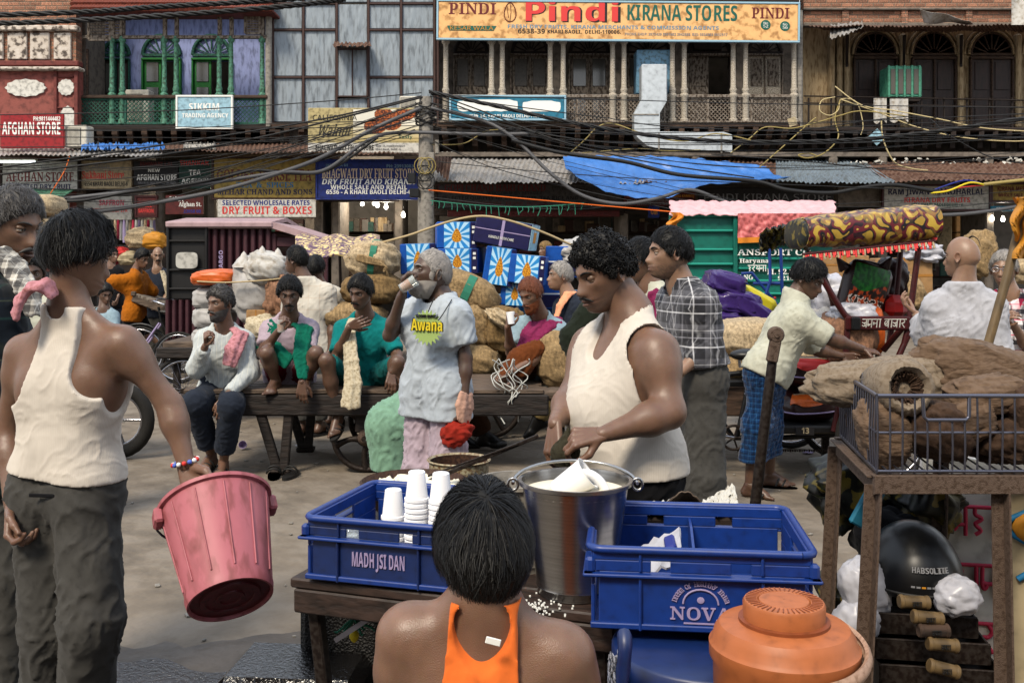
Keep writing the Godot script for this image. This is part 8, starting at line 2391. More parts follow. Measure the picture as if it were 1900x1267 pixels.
	b=B.new(); b.sheet(16,10,func(u,w):return W(lerpf(1228,1314,u),946-34.0*sin(u*PI)*(1.0-w*0.8),2.50+0.10*w)+V(0,0.004*nf.get_noise_2d(u*6,w*6),0),0.003)
	mesh_thing("dry_leaf",b,M.cart_wood,"brown dry leaf cone between the two white papers","leaf")
	var ps:=thing("packing_stand","low box holding papers behind the right crate","box",V(0.47,0,-2.58)); part("box",bx(V(0,0.44,0),V(0.34,0.88,0.14),0.01),M.dark_wood,ps)
	# --- stove,wok and pot behind
	var sv:=thing("stove","soot dark brick stove under the milk pan and rusty pot","stove",V(-0.27,0,-3.35))
	part("body",bx(V(0,0.33,0),V(0.62,0.66,0.44),0.02),M.soot_block,sv); part("top_plate",bx(V(0,0.67,0),V(0.64,0.02,0.46),0.006),M.iron,sv)
	var wk:=thing("milk_pan","wide shallow iron pan of boiling milk behind the foam cups","pan",V(-0.315,0.68,-3.20))
	b=B.new(); b.lathe([Vector2(0.001,0.0),Vector2(0.07,0.004),Vector2(0.135,0.06),Vector2(0.165,0.132),Vector2(0.175,0.135),Vector2(0.168,0.14),Vector2(0.13,0.07),Vector2(0.06,0.012),Vector2(0.001,0.01)],36,60.0); part("bowl",b.mesh(),M.pot_iron,wk)
	b=B.new(); b.sheet(24,24,func(u,w):
		var q:=V(u-0.5,0,w-0.5)
		var r:=maxf(absf(q.x),absf(q.z))/maxf(0.001,sqrt(q.x*q.x+q.z*q.z))
		return V(q.x*r*0.31,0.118+0.012*nf.get_noise_2d(u*9.0,w*9.0),-q.z*r*0.31))
	part("milk",b.mesh(),M.milk,wk)
	for q in [[-0.05,0.02,0.030],[0.06,-0.03,0.04],[0.02,0.05,0.025]]:
		b=B.new(); b.ball(14,8,func(d):return V(q[0],0.118,q[1])+V(d.x*q[2],d.y*0.022,d.z*q[2])*(1.0+0.2*nf.get_noise_3dv(d*3.0))); part("foam_skin",b.mesh(),M.milk,wk)
	var pt:=thing("rusty_pot","rust stained cream enamel pot with brown scorched inside","pot",V(-0.185,0.68,-3.46))
	b=B.new(); b.lathe([Vector2(0.001,0.0),Vector2(0.095,0.0),Vector2(0.102,0.012),Vector2(0.104,0.145),Vector2(0.112,0.152),Vector2(0.108,0.156),Vector2(0.100,0.150)],36,40.0); part("shell",b.mesh(),M.pot_enamel,pt)
	b=B.new(); b.lathe([Vector2(0.100,0.150),Vector2(0.096,0.02),Vector2(0.001,0.015)],36,40.0); part("inside",b.mesh(),M.pot_iron,pt)
	b=B.new(); b.tube(curve([V(0.108,0.11,0.03),V(0.125,0.09,0.035),V(0.108,0.07,0.03)],8),0.006,6); part("handle",b.mesh(),M.pot_iron,pt)
	b=B.new(); b.bar(W(998,809,3.15),W(794,893,3.22),0.022,0.012,0.002); b.bar(W(960,824,3.15),W(794,890,3.22)+V(0,0.012,0),0.010,0.006,0.001)
	mesh_thing("spatula",b,M.iron,"long dark iron spatula leaning across the milk pan and pot","spatula")
	# --- things under and in front of the table
	b=B.new(); var sl:=V(-0.60,0,-2.80)
	b.box(V(0,0.20,0),V(0.40,0.40,0.30),0.03,Basis(Vector3.UP,-0.08))
	tag(part("stone_slab",b.mesh(),M.wet_stone,self,sl),"black wet stone slab in the puddle at the front","stone")
	b=B.new(); b.box(V(0,0.30,0),V(0.26,0.60,0.22),0.025,Basis(Vector3.UP,-0.2))
	tag(part("soot_block",b.mesh(),M.soot_block,self,V(-0.475,0,-2.97)),"sooty crumbling block standing under the table's left end","stone")
	var nm:=thing("lemon_charm","lemon and green chilli charm hanging under the table","charm",W(657,1180,2.52))
	b=B.new(); b.ball(18,12,func(q):return V(q.x*0.0125,q.y*0.013+0.004*pow(absf(q.y),6.0)*signf(q.y),q.z*0.0125)); part("lemon",b.mesh(),M.p_yellow,nm)
	for k in 6:
		var a:=TAU*k/6.0
		b=B.new(); b.tube(curve([V(0,0.045,0),V(cos(a)*0.018,0.032,sin(a)*0.01),V(cos(a)*0.042,0.022-0.012*(k%2),sin(a)*0.02),V(cos(a)*0.052,0.012,sin(a)*0.02)],8),[0.0025,0.004,0.0045,0.004,0.0035,0.003,0.0025,0.002,0.001],6); part("chilli",b.mesh(),M.string_green,nm)
	b=B.new(); b.tube([V(0,0.01,0),V(0,0.05,0),V(-0.004,0.10,-0.01)],0.0012,4); part("thread",b.mesh(),M.cable,nm)
	for q in [["drum_blue",V(0.125,0,-2.42),0.155,0.66,"blue plastic drum standing under the table's right end"],["drum_orange",V(0.40,0,-2.06),0.185,0.735,"orange plastic drum with a dark rim under the right crate"]]:
		var dr:=thing("plastic_drum",q[4],"drum",q[1])
		b=B.new(); b.lathe([Vector2(0.001,0),Vector2(q[2]*0.93,0),Vector2(q[2],0.03),Vector2(q[2],q[3]*0.32),Vector2(q[2]*1.03,q[3]*0.34),Vector2(q[2],q[3]*0.36),Vector2(q[2],q[3]*0.80),Vector2(q[2]*1.03,q[3]*0.82),Vector2(q[2],q[3]*0.84),Vector2(q[2],q[3]-0.05)],40,50.0); part("body",b.mesh(),M[q[0]],dr)
		b=B.new(); b.lathe([Vector2(q[2]+0.004,q[3]-0.06),Vector2(q[2]+0.008,q[3]-0.055),Vector2(q[2]+0.008,q[3]-0.006),Vector2(q[2]+0.002,q[3]),Vector2(0.001,q[3])],40,50.0); part("lid",b.mesh(),M.crate_navy,dr)
	var bl:=B.new(); bl.tube(curve([W(1158,1172,1.86),W(1160,1200,1.84),W(1156,1250,1.84),W(1154,1275,1.84)],10),[0.012,0.014,0.014,0.014,0.013,0.013,0.014,0.013,0.012,0.011,0.01],8)
	mesh_thing("jug_handle",bl,M.crate_navy,"dark blue strap handle hanging left of the orange drum","handle")
	crumpled("plastic_bag","crumpled clear bag below the orange drum's left side","bag","plastic_bag",[[1130,1225,2.0],[1160,1215,2.0],[1128,1268,1.95],[1165,1275,1.95]],2.0,0.03,9.0)
	# --- orange water cooler
	var wc:=thing("water_cooler","orange insulated water cooler with round lid at lower right","water cooler",V(0.506,0.50,-1.85))
	b=B.new(); b.lathe([Vector2(0.001,0.0),Vector2(0.118,0.0),Vector2(0.124,0.01),Vector2(0.130,0.28),Vector2(0.137,0.292),Vector2(0.1375,0.315),Vector2(0.131,0.322),Vector2(0.128,0.336),Vector2(0.118,0.350),Vector2(0.09,0.356),Vector2(0.001,0.357)],56,32.0); part("body",b.mesh(),M.cooler,wc)
	b=B.new(); b.lathe([Vector2(0.083,0.356),Vector2(0.083,0.362),Vector2(0.074,0.363)],48,40.0); part("collar",b.mesh(),M.cooler_dark,wc)
	b=B.new(); b.lathe([Vector2(0.074,0.360),Vector2(0.0745,0.390),Vector2(0.072,0.395),Vector2(0.049,0.396),Vector2(0.047,0.392),Vector2(0.045,0.396),Vector2(0.001,0.397)],96,30.0,func(a,y):return 1.0+(0.012 if y>0.362 and y<0.392 and fmod(a/TAU*48.0,1.0)<0.5 else 0.0)); part("lid",b.mesh(),M.cooler,wc)
	b=B.new()
	for k in 44:
		var a:=TAU*k/44.0
		b.box(V(cos(a)*0.060,0.3966,sin(a)*0.060),V(0.020,0.0016,0.0022),0.0005,Basis(Vector3.UP,-a))
	part("lid_ribs",b.mesh(),M.cooler_dark,wc).set_meta("kind","stuff")
	b=B.new(); var hh:=[]
	var hw:=B.new()
	hw.sheet(48,4,func(u,w):
		var a:=lerpf(-0.55,PI*0.98,u)   # swings round the right side at the front
		var r:=0.146+0.006*sin(w*PI)
		var c:=V(cos(PI*0.5-a+0.15)*r,lerpf(0.272,0.352,u*0.75)+(w-0.5)*lerpf(0.026,0.022,u),sin(PI*0.5-a+0.15)*r)
		return c,0.008)
	part("handle",hw.mesh(),M.cooler_handle,wc)
	for k in 6:
		var a:=PI*0.5+0.25+k*0.11
		b=B.new(); b.tube([V(cos(a)*0.1315,0.10+0.01*(k%3),sin(a)*0.1315),V(cos(a)*0.132,0.135,sin(a)*0.132),V(cos(a+0.05)*0.132,0.12,sin(a+0.05)*0.132),V(cos(a+0.06)*0.1325,0.15,sin(a+0.06)*0.1325)],0.003,5); part("embossed_letter",b.mesh(),M.cooler,wc)
	var stl:=thing("stool","low wooden stool under the orange water cooler","stool",V(0.506,0,-1.85)); part("seat",bx(V(0,0.48,0),V(0.32,0.04,0.32),0.008),M.old_wood,stl)
	for x in [-0.13,0.13]:
		for z in [-0.13,0.13]:part("leg",bx(V(x,0.23,z),V(0.04,0.46,0.04),0.006),M.old_wood,stl)
	# --- iron lever
	b=B.new(); b.tube([W(1437,640,2.75),W(1430,700,2.75),W(1402,935,2.75),V(W(1380,480,2.75).x,0.0,-2.75)],[0.012,0.014,0.015,0.016],10)
	var lv:=mesh_thing("iron_lever",b,M.iron,"upright rusty iron rod with a round knob behind the right crate","rod")
	b=B.new(); b.xf=Transform3D(Basis(Vector3.RIGHT,PI/2),W(1440,621,2.74)-lv.position); b.lathe([Vector2(0.001,-0.012),Vector2(0.018,-0.012),Vector2(0.023,-0.006),Vector2(0.023,0.006),Vector2(0.018,0.013),Vector2(0.008,0.014),Vector2(0.007,0.017),Vector2(0.001,0.017)],22,40.0); part("knob",b.mesh(),M.rust_iron,lv)
	b=B.new(); b.bar(W(1440,630,2.74)-lv.position,W(1432,672,2.74)-lv.position,0.03,0.022,0.004,Vector3.BACK); part("fork",b.mesh(),M.rust_iron,lv)
	# --- the pink bucket in the standing man's hand
	var pb:=thing("plastic_bucket","faded pink plastic bucket being tipped by its rim","bucket",W(398,936,2.72))
	var ax:=V(0.33,-0.70,0.63).normalized()
	var side:=ax.cross(Vector3.UP).normalized()
	pb.basis=Basis(side,-ax,side.cross(-ax))
	pb.position+=ax*0.285
	b=B.new(); b.lathe([Vector2(0.001,0.012),Vector2(0.10,0.012),Vector2(0.103,0.0),Vector2(0.108,0.0),Vector2(0.112,0.02),Vector2(0.110,0.035),Vector2(0.142,0.262),Vector2(0.142,0.275),Vector2(0.152,0.277),Vector2(0.153,0.287),Vector2(0.139,0.287),Vector2(0.104,0.02),Vector2(0.001,0.018)],56,35.0)
	part("shell",b.mesh(),M.bucket_pink,pb)
	for k in 12:
		var a:=TAU*k/12.0
		b=B.new(); b.tube([V(cos(a)*0.112,0.04,sin(a)*0.112),V(cos(a)*0.1425,0.265,sin(a)*0.1425)],0.0028,5); part("rib",b.mesh(),M.bucket_pink,pb)
	b=B.new(); b.lathe([Vector2(0.001,0.006),Vector2(0.025,0.006),Vector2(0.027,0.003),Vector2(0.035,0.003),Vector2(0.037,0.007),Vector2(0.06,0.007),Vector2(0.062,0.003),Vector2(0.075,0.003),Vector2(0.078,0.009),Vector2(0.104,0.009)],40,30.0); part("base_rings",b.mesh(),M.bucket_dark,pb)
	for s in [-1.0,1.0]:part("ear",bx(V(s*0.150,0.262,0),V(0.025,0.045,0.05),0.006),M.bucket_pink,pb)
	b=B.new(); hp=[]
	for k in 17:
		var a:=PI*k/16.0
		hp.append(V(-cos(a)*0.158,0.262-0.0*sin(a),0.158*sin(a)))
	b.tube(hp,0.0035,6); part("bail",b.mesh(),M.wire_steel,pb)
	basket_stand()
func basket_stand():
	# --- wire basket on its angle iron stand at the right
	var x0:=0.845
	var x1:=1.48
	var zf:=-2.30
	var zb:=-2.77
	var yt:=1.213
	var yb:=1.035
	var lb:=0.07    # the back stands a little to the right
	var o:=thing("wire_basket","steel wire basket full of husk wrapped bundles on the iron stand","basket",V((x0+x1)*0.5,yb,(zf+zb)*0.5))
	var P:=func(u:float,w:float,y:float)->Vector3:return V(lerpf(x0,x1,u)+lb*w,y,lerpf(zf,zb,w))-o.position
	var lean:=0.02
	for q in [[yt,0.0055],[1.128,0.0035],[yb+0.004,0.004]]:
		var b:=B.new()
		b.tube([P.call(0,0,q[0]),P.call(1,0,q[0]),P.call(1,1,q[0]),P.call(0,1,q[0]),P.call(0,0,q[0])],q[1],6); part("rim_wire",b.mesh(),M.wire_steel,o)
	var n:=22
	for k in n+1:
		var u:=float(k)/n
		if u>0.17 and u<0.33 :part("wire",tb([P.call(u,0,1.160),P.call(u,-0.01,1.10),P.call(u,0,yb)],0.0026,5),M.wire_steel,o)
		else:part("wire",tb([P.call(u,0,yt),P.call(u,-0.01,1.128),P.call(u,0,yb)],0.0026,5),M.wire_steel,o)
		part("wire",tb([P.call(u,1,yt),P.call(u,1,yb)],0.0026,5),M.wire_steel,o)
		part("floor_wire",tb([P.call(u,0,yb),P.call(u,1,yb)],0.0024,5),M.wire_steel,o)
	for k in 17:
		var w:=(k+0.5)/17.0
		for u in [0.0,1.0]:part("wire",tb([P.call(u,w,yt),P.call(u+(-0.006 if u<0.5 else 0.006),w,1.12),P.call(u,w,yb)],0.0026,5),M.wire_steel,o)
	part("handle",tb([P.call(0.165,0,yt),P.call(0.168,-0.01,1.166),P.call(0.18,-0.01,1.158),P.call(0.32,-0.01,1.158),P.call(0.332,-0.01,1.166),P.call(0.335,0,yt)],0.0045,6),M.wire_steel,o)
	var zig:=[]
	for k in 13:zig.append(P.call(0.0+0.004*k if k%2 else 0.004*k-0.015,0.95-0.06*k,yt+(0.022 if k%2 else -0.004)))
	part("zigzag_wire",tb(zig,0.003,5),M.wire_steel,o)
	var st:=thing("iron_stand","rusty angle iron stand with four legs under the wire basket","stand",V((x0+x1)*0.5,0,(zf+zb)*0.5))
	var Q:=func(x:float,y:float,z:float)->Vector3:return V(x,y,z)-st.position
	for e in [[V(x0-0.01,yb-0.025,zf+0.01),V(x1,yb-0.025,zf+0.01)],[V(x0+lb-0.01,yb-0.025,zb),V(x1+lb,yb-0.025,zb)],[V(x0-0.005,yb-0.03,zf),V(x0+lb-0.01,yb-0.03,zb)],[V(x1,yb-0.03,zf),V(x1+lb,yb-0.03,zb)]]:
		var b:=B.new(); b.bar(e[0]-st.position,e[1]-st.position,0.006,0.042,0.001); b.bar(e[0]-st.position+V(0,0.018,-0.012),e[1]-st.position+V(0,0.018,-0.012),0.028,0.005,0.001)
		part("rail",b.mesh(),M.rust_iron,st)
	for e in [[x0+0.005,zf,-0.05],[x0+lb,zb,-0.05],[1.145,zf,0.02],[1.21,zb,-0.02],[x1,zf,0.0],[x1+lb,zb,0.0]]:
		var b:=B.new(); b.bar(Q.call(e[0],yb-0.03,e[1]),Q.call(e[0]+e[2],0.0,e[1]),0.030,0.005,0.001,Vector3.RIGHT); b.bar(Q.call(e[0]-0.014,yb-0.03,e[1]-0.016),Q.call(e[0]+e[2]-0.018,0.0,e[1]-0.016),0.005,0.030,0.001,Vector3.RIGHT)
		part("leg",b.mesh(),M.rust_iron,st)
	for y in [0.30]:part("shelf",bx(Q.call(1.0,y,-2.52),V(0.40,0.02,0.42),0.004),M.iron,st)
	# husk bundles
	husk("long pale husk bundle lying at the basket's left end",V(0.985,1.205,-2.62),V(0.20,0.065,0.085),0.10,-0.30,"husk_pale",1.0)
	husk("big wrinkled brown husk bundle heaped at the basket's back right",V(1.235,1.225,-2.60),V(0.19,0.085,0.10),-0.25,0.1,"husk",2.0)
	husk("smooth husk bundle lying under the big wrinkled one",V(1.16,1.195,-2.44),V(0.10,0.048,0.07),0.1,0.2,"husk",3.0)
	husk("dark husk bundle at the right edge of the basket",V(1.28,1.165,-2.42),V(0.09,0.075,0.08),0.3,0.0,"husk_dark",4.0)
	husk("mottled husk bundle low in the basket's left front corner",V(0.905,1.105,-2.43),V(0.06,0.085,0.07),0.2,0.0,"husk",5.0)
	husk("husk bundle low in the middle front of the basket",V(1.035,1.115,-2.42),V(0.085,0.07,0.08),-0.2,0.2,"husk_dark",6.0)
	husk("folded husk bundle seen through the basket's handle gap",V(1.10,1.135,-2.42),V(0.07,0.055,0.07),0.5,-0.2,"husk",7.0)
	husk("dark husk bundle at the bottom right of the basket",V(1.22,1.095,-2.44),V(0.10,0.06,0.09),0.1,0.3,"husk_dark",8.0)
	husk("buried husk bundle behind the basket's front row",V(1.06,1.10,-2.62),V(0.16,0.07,0.10),0.0,0.0,"husk_dark",9.0)
	husk("husk bundle at the basket's far right end",V(1.40,1.15,-2.55),V(0.10,0.085,0.14),0.0,0.4,"husk",10.0)
	# the round end that faces the street side:a hollow husk cup
	var rd:=thing("husk_bundle","round husk bundle showing its hollow fibrous end at the front","husk bundle",V(0.945,1.165,-2.42),0.0,"")
	var b:=B.new(); b.xf=Transform3D(Basis(Vector3.RIGHT,PI/2-0.1),V(0,0.055,0.02))
	b.lathe([Vector2(0.001,-0.18),Vector2(0.05,-0.17),Vector2(0.066,-0.08),Vector2(0.068,0.015),Vector2(0.060,0.034),Vector2(0.050,0.038),Vector2(0.042,0.028),Vector2(0.034,0.006),Vector2(0.018,-0.004),Vector2(0.001,0.004)],64,70.0,func(a,y):return 1.0+0.05*nz.get_noise_2d(a*2.0,y*20.0)+0.035*nf.get_noise_2d(cos(a)*14.0,sin(a)*14.0))
	part("rind",b.mesh(),M.husk_pale,rd)
	b=B.new(); b.xf=Transform3D(Basis(Vector3.RIGHT,PI/2-0.1),V(0,0.055,0.02))
	for k in 90:
		var a:=TAU*k/90.0
		var r0:=rng.randf_range(0.028,0.05)
		b.tube([V(cos(a)*r0,0.012+r0*0.3,sin(a)*r0),V(cos(a+0.1)*r0*0.5,0.004,sin(a+0.1)*r0*0.5)],0.0022,4)
	part("fibre",b.mesh(),M.husk_dark,rd).set_meta("kind","stuff")
	# --- goods under the stand
	var he:=thing("helmet","glossy black half shell helmet with grey lettering on the tray pile","helmet",V(1.03,0.672,-2.56))
	b=B.new()
	b.ball(40,26,func(q:Vector3)->Vector3:
		var y:=q.y*0.155 if q.y>0 else q.y*0.03
		return V(q.x*0.122,y+0.03,q.z*0.135)*(1.0+0.015*q.z))
	part("shell",b.mesh(),M.helmet,he)
	b=B.new(); var rp:=[]
	for k in 33:rp.append(V(cos(TAU*k/32.0)*0.1235,0.034,sin(TAU*k/32.0)*0.1365))
	b.tube(rp,0.004,6); part("trim",b.mesh(),M.rubber,he)
	var tx:="HABSOLITE"
	for k in tx.length():
		var a:=-0.38+k*0.085
		var l:=lettering(he,tx[k],Vector3.ZERO,0.0085,0.014,M.p_grey,"sansbold")
		var hb:=l.transform
		l.transform=Transform3D(Basis(Vector3.UP,a)*Basis(Vector3.RIGHT,-0.35),V(sin(a)*0.1165,0.095,cos(a)*0.1285))*hb
	for k in 9:part("band_mark",bx(V(sin(-0.4+k*0.1)*0.1225,0.055,cos(-0.4+k*0.1)*0.1355),V(0.009,0.004,0.002),0.0,Basis(Vector3.UP,-0.4+k*0.1)),M.p_gold if k%4==2 else M.p_grey,he)
	for k in 6:
		var tr:=thing("scale_tray","dark rectangular steel tray in the stepped pile beneath the helmet","tray",V(1.035+0.012*k,0.318+(5-k)*0.056,-2.56+0.022*k),-0.16,"steel trays under the stand")
		b=B.new()
		var wd:=0.125+0.008*k
		for e in [[-wd,0.0,0.006,0.2],[wd,0.0,0.006,0.2],[0.0,0.1,wd*2.0,0.006],[0.0,-0.1,wd*2.0,0.006]]:b.box(V(e[0],0.024,e[1]),V(e[2],0.048,e[3]),0.001)
		b.box(V(0,0.003,0),V(wd*2.0,0.005,0.2)); b.tube([V(-wd,0.049,0.1),V(wd,0.049,0.1)],0.004,6)
		part("pan",b.mesh(),M.iron,tr)
	for q in [[1697,1117,2.36,0.05],[1722,1146,2.34,0.1],[1733,1170,2.33,0.0],[1750,1196,2.32,0.1],[1752,1241,2.31,0.25]]:
		var rl:=thing("wooden_roll","short %s roller on the steel trays, %s"%[["cream","dark brown"][int(q[1]==1170)],{1117:"nearest the helmet",1146:"second below the helmet",1170:"in the middle of five",1196:"just below the dark one",1241:"lowest and most tilted"}[q[1]]],"roller",W(q[0],q[1],q[2])-V(0,0.015,0),0.0,"wooden rollers on the trays")
		b=B.new(); b.xf=Transform3D(Basis(Vector3.BACK,PI/2-q[3]),V(0,0.015,0)); b.lathe([Vector2(0.001,-0.036),Vector2(0.014,-0.036),Vector2(0.0165,-0.033),Vector2(0.0165,-0.028),Vector2(0.015,-0.026),Vector2(0.015,0.026),Vector2(0.0165,0.028),Vector2(0.0165,0.033),Vector2(0.014,0.036),Vector2(0.001,0.036)],18,35.0); part("roll",b.mesh(),M.bamboo if q[1]!=1170 else M.old_wood,rl)
		deva(rl,V(0,0.015,0.0145),0.022,0.012,M.p_black,5)
	for q in [[1605,1090,2.52,46,56,0.05,"white plastic bag bulging left of the helmet",0.3],[1590,1155,2.5,42,44,0.05,"crumpled white bag low at the stand's left leg",-0.5],[1775,1105,2.42,42,34,0.05,"translucent white bag right of the helmet",0.2]]:
		var bag:=sack(q[6],q[0],q[1],q[2],q[3],q[4],q[5],"plastic_bag",q[7],{"n":0.08,"e":0.85}); bag.name=numbered("plastic_bag"); bag.set_meta("category","bag")
	for q in [[1575,905,2.95,66,62,0.09,"black camouflage bag hanging left of the stand",0.55],[1720,930,2.86,52,44,0.09,"black camouflage bundle under the basket",-0.5],[1556,1120,2.9,26,60,0.07,"strip of camouflage cloth beside the white bags",0.3]]:
		var bag:=sack(q[6],q[0],q[1],q[2],q[3],q[4],q[5],"camo_green",q[7],{"n":0.18,"e":0.6}); bag.name=numbered("camouflage_bag"); bag.set_meta("category","bag")
	sack("dark bundle behind the black helmet",1650,1000,2.85,60,60,0.1,"black_cloth",0.2,{"n":0.15})
	var bk:=thing("backpack_flap","small teal patterned flap under the basket's left rail","bag",W(1610,960,2.7)); part("flap",bx(V(0,0.03,0),V(0.05,0.12,0.02),0.005,Basis(Vector3.BACK,-0.5)),M.teal_board,bk)
	# painted board with pink lettering
	var bd:=thing("painted_board","white painted board with pink and green lettering behind the stand","sign",V(1.43,0,-2.92),-0.2)
	part("board",bx(V(0,0.47,0),V(0.42,0.94,0.015),0.003,Basis(Vector3.RIGHT,-0.03)),M.white_board,bd)
	for k in 4:deva(bd,V(-0.02,0.76-k*0.17,0.012),0.24,0.085,M.p_pink,[2,4,6,5][k],0.0)
	for k in 2:deva(bd,V(0.02,0.12-k*0.12,0.012),0.22,0.08,M.p_green,[4,2][k],0.0)
	b=B.new(); b.tube(curve([V(0.02,0.90,0.012),V(0.08,0.86,0.012),V(0.05,0.80,0.012),V(0.12,0.78,0.012),V(0.16,0.84,0.012)],20),0.012,6); part("scroll",b.mesh(),M.p_gold,bd)
	var bd2:=thing("painted_board","cream board with a bold yellow and red scroll at the right edge","sign",V(W(1930,480,2.45).x,0,-2.45),-0.3)
	part("board",bx(V(0,0.50,0),V(0.20,1.0,0.015),0.003),M.cream_board,bd2)
	for q in [[0.0,"p_gold",0.018],[0.03,"p_coral",0.012],[-0.03,"p_cyan",0.008]]:
		b=B.new(); b.tube(curve([V(-0.04+q[0],0.98,0.012),V(0.03+q[0],0.93,0.012),V(-0.05+q[0],0.87,0.013),V(0.04+q[0],0.80,0.012),V(-0.02+q[0],0.74,0.012)],24),q[2],6); part("scroll",b.mesh(),M[q[1]],bd2)
func husk(label:String,at:Vector3,half:Vector3,roll:float,yaw:float,m:String,sd:float):
	var b:=B.new()
	b.xf=Transform3D(Basis(Vector3.UP,yaw)*Basis(Vector3.BACK,roll),V(0,half.y,0))
	b.ball(56,36,func(q:Vector3)->Vector3:
		var p:=V(signf(q.x)*pow(absf(q.x),0.7),signf(q.y)*pow(absf(q.y),0.8),signf(q.z)*pow(absf(q.z),0.8))
		var g:=1.0+0.12*nz.get_noise_3d(q.x*1.4+sd,q.y*1.6,q.z*1.6)+0.07*(0.4-absf(nf.get_noise_3d(q.x*1.8+sd,q.y*6.0,q.z*6.0)))+0.03*nf.get_noise_3d(q.x*5.0,q.y*12.0+sd,q.z*12.0)
		return p*half*g)
	var o:=part("husk_bundle",b.mesh(),M[m],self,at-V(0,half.y,0))
	tag(o,label,"husk bundle")
# ---------- the people,each posed by joints read from the view:[column,row,metres behind the person's own distance]
func chai(at:Vector3,tilt:Vector3,label:String,cup:=false):
	var o:=thing("paper_cup" if cup else "tea_glass",label,"cup" if cup else "glass",at)
	o.rotation=tilt
	var b:=B.new()
	b.lathe([Vector2(0.001,-0.042),Vector2(0.024,-0.042),Vector2(0.031,0.045),Vector2(0.029,0.045),Vector2(0.0225,-0.036),Vector2(0.001,-0.036)],20,40.0)
	part("cup_wall",b.mesh(),M.foam if cup else M.glass,o)
	b=B.new(); b.lathe([Vector2(0.001,-0.035),Vector2(0.0225,-0.035),Vector2(0.027,0.015),Vector2(0.001,0.015)],18,40.0)
	part("tea",b.mesh(),M.chai,o)
func build_people():
	var dark:=Color(0.085,0.046,0.030)
	var deep:=Color(0.060,0.034,0.024)
	var mid:=Color(0.125,0.068,0.044)
	var fair:=Color(0.185,0.108,0.070)
	var fold:=Vector3(9,3.0,9)
	# young man with the bucket,from behind
	var j:=person("young man in a white undershirt seen from behind, tipping a pink bucket",2.85,{"hd":[143,472,0],"nk":[128,585,0.0],"sl":[45,655,0.06],"sr":[228,640,-0.06],"el":[12,800,0.10],"er":[315,752,-0.04],"wl":[24,940,0.0],"wr":[345,862,-0.08],"pl":[82,915,0.05],"pr":[160,915,0],"kl":[95,1160,0.06],"kr":[168,1150,-0.05],"al":[80,1420,0.2],"ar":[150,1425,0.1]},
		{"skin":mid,"fy":142,"fp":18,"cell":0.009,"bulk":0.88,"arm":0.95,"hs":0.95,"hair":{"th":0.013,"n":5000,"len":0.045,"w":0.0012,"back":-0.50,"side":-0.02,"lump":0.4,"top":0.9,"lift":0.007,"mess":0.2},"hr":{"pn":V(0.2,-0.1,1.0),"dir":V(0.45,-0.75,0.3),"curl":[0.35,0.45,0.5,0.55,0.35]},"hl":{"curl":0.5},
		"wear":[{"k":"vest","n":"undershirt","m":M.undershirt,"x":0.010,"amp":0.004,"fr":Vector3(7,9,7),"hem":-0.06,"flare":0.0,"neck":0.08,"ah":0.085,"adeep":0.16,"race":0.062,"rdeep":0.06,"bscoop":-0.12,"bsr":0.03,"cell":0.0055},{"k":"trousers","m":M.charcoal,"amp":0.012,"fr":Vector3(9,3.2,9),"lw":0.034,"top":0.09},{"k":"drape","n":"shoulder_cloth","m":M.pink_cloth,"pts":[[100,560,-0.10,0.02],[84,540,-0.11,0.026],[60,545,-0.10,0.026],[40,570,-0.10,0.028],[32,596,-0.10,0.026]],"cell":0.005}]})
	var br:=B.new()
	for k in 14:
		br.col=[Color(0.5,0.03,0.02),Color(0.6,0.6,0.6),Color(0.05,0.1,0.4)][k%3]
		var a:=TAU*k/14.0
		var c:Vector3=(j.er as Vector3).lerp(j.wr,0.93)
		br.ball(8,6,func(q):return c+V(cos(a)*0.033,-0.004+0.008*cos(a),sin(a)*0.033)+q*0.0068)
	part("bracelet",br.mesh(),M.skin,j.root)
	var bl:=B.new(); bl.box((j.P as Vector3)+V(0.0,0.02,0.115),V(0.10,0.010,0.006),0.002,Basis(Vector3.BACK,-0.03)); part("back_pocket",bl.mesh(),M.black_cloth,j.root)
	# man in the plaid shirt at the left edge
	j=person("man in dark green plaid shirt and checked scarf at the left edge",3.3,{"hd":[22,418,0],"nk":[-14,500,0.0],"sl":[-30,560,0.20],"sr":[-6,575,-0.16],"el":[-20,720,0.22],"er":[18,730,-0.18],"wl":[10,860,0.2],"wr":[32,850,-0.16],"pl":[-12,860,0.09],"pr":[2,860,-0.08],"kl":[30,1060,0.10],"kr":[20,1065,-0.1],"al":[55,1262,0.15],"ar":[10,1290,-0.1]},
		{"skin":mid,"fy":68,"fp":16,"cell":0.010,"hs":1.04,"hair":{"th":0.012,"n":2600,"len":0.022,"w":0.0013,"m":M.hair_salt,"side":0.0,"back":-0.45,"front":0.87,"mous":0.9,"lift":0.003},"stub":0.6,"ftl":V(0.9,0,0.3),"ftr":V(0.9,0,0.3),
		"wear":[{"k":"shirt","m":M.shirt_plaid,"sl":1.8,"amp":0.009,"fr":fold},{"k":"trousers","m":M.charcoal,"amp":0.012,"fr":Vector3(9,3.2,9)},{"k":"drape","n":"checked_scarf","m":M.gamcha,"pts":[[-30,478,-0.10,0.030],[0,476,-0.10,0.032],[22,500,-0.12,0.034],[48,545,-0.17,0.030],[60,590,-0.19,0.024]],"amp":0.008,"cell":0.007,"fr":Vector3(24,24,24)}]})
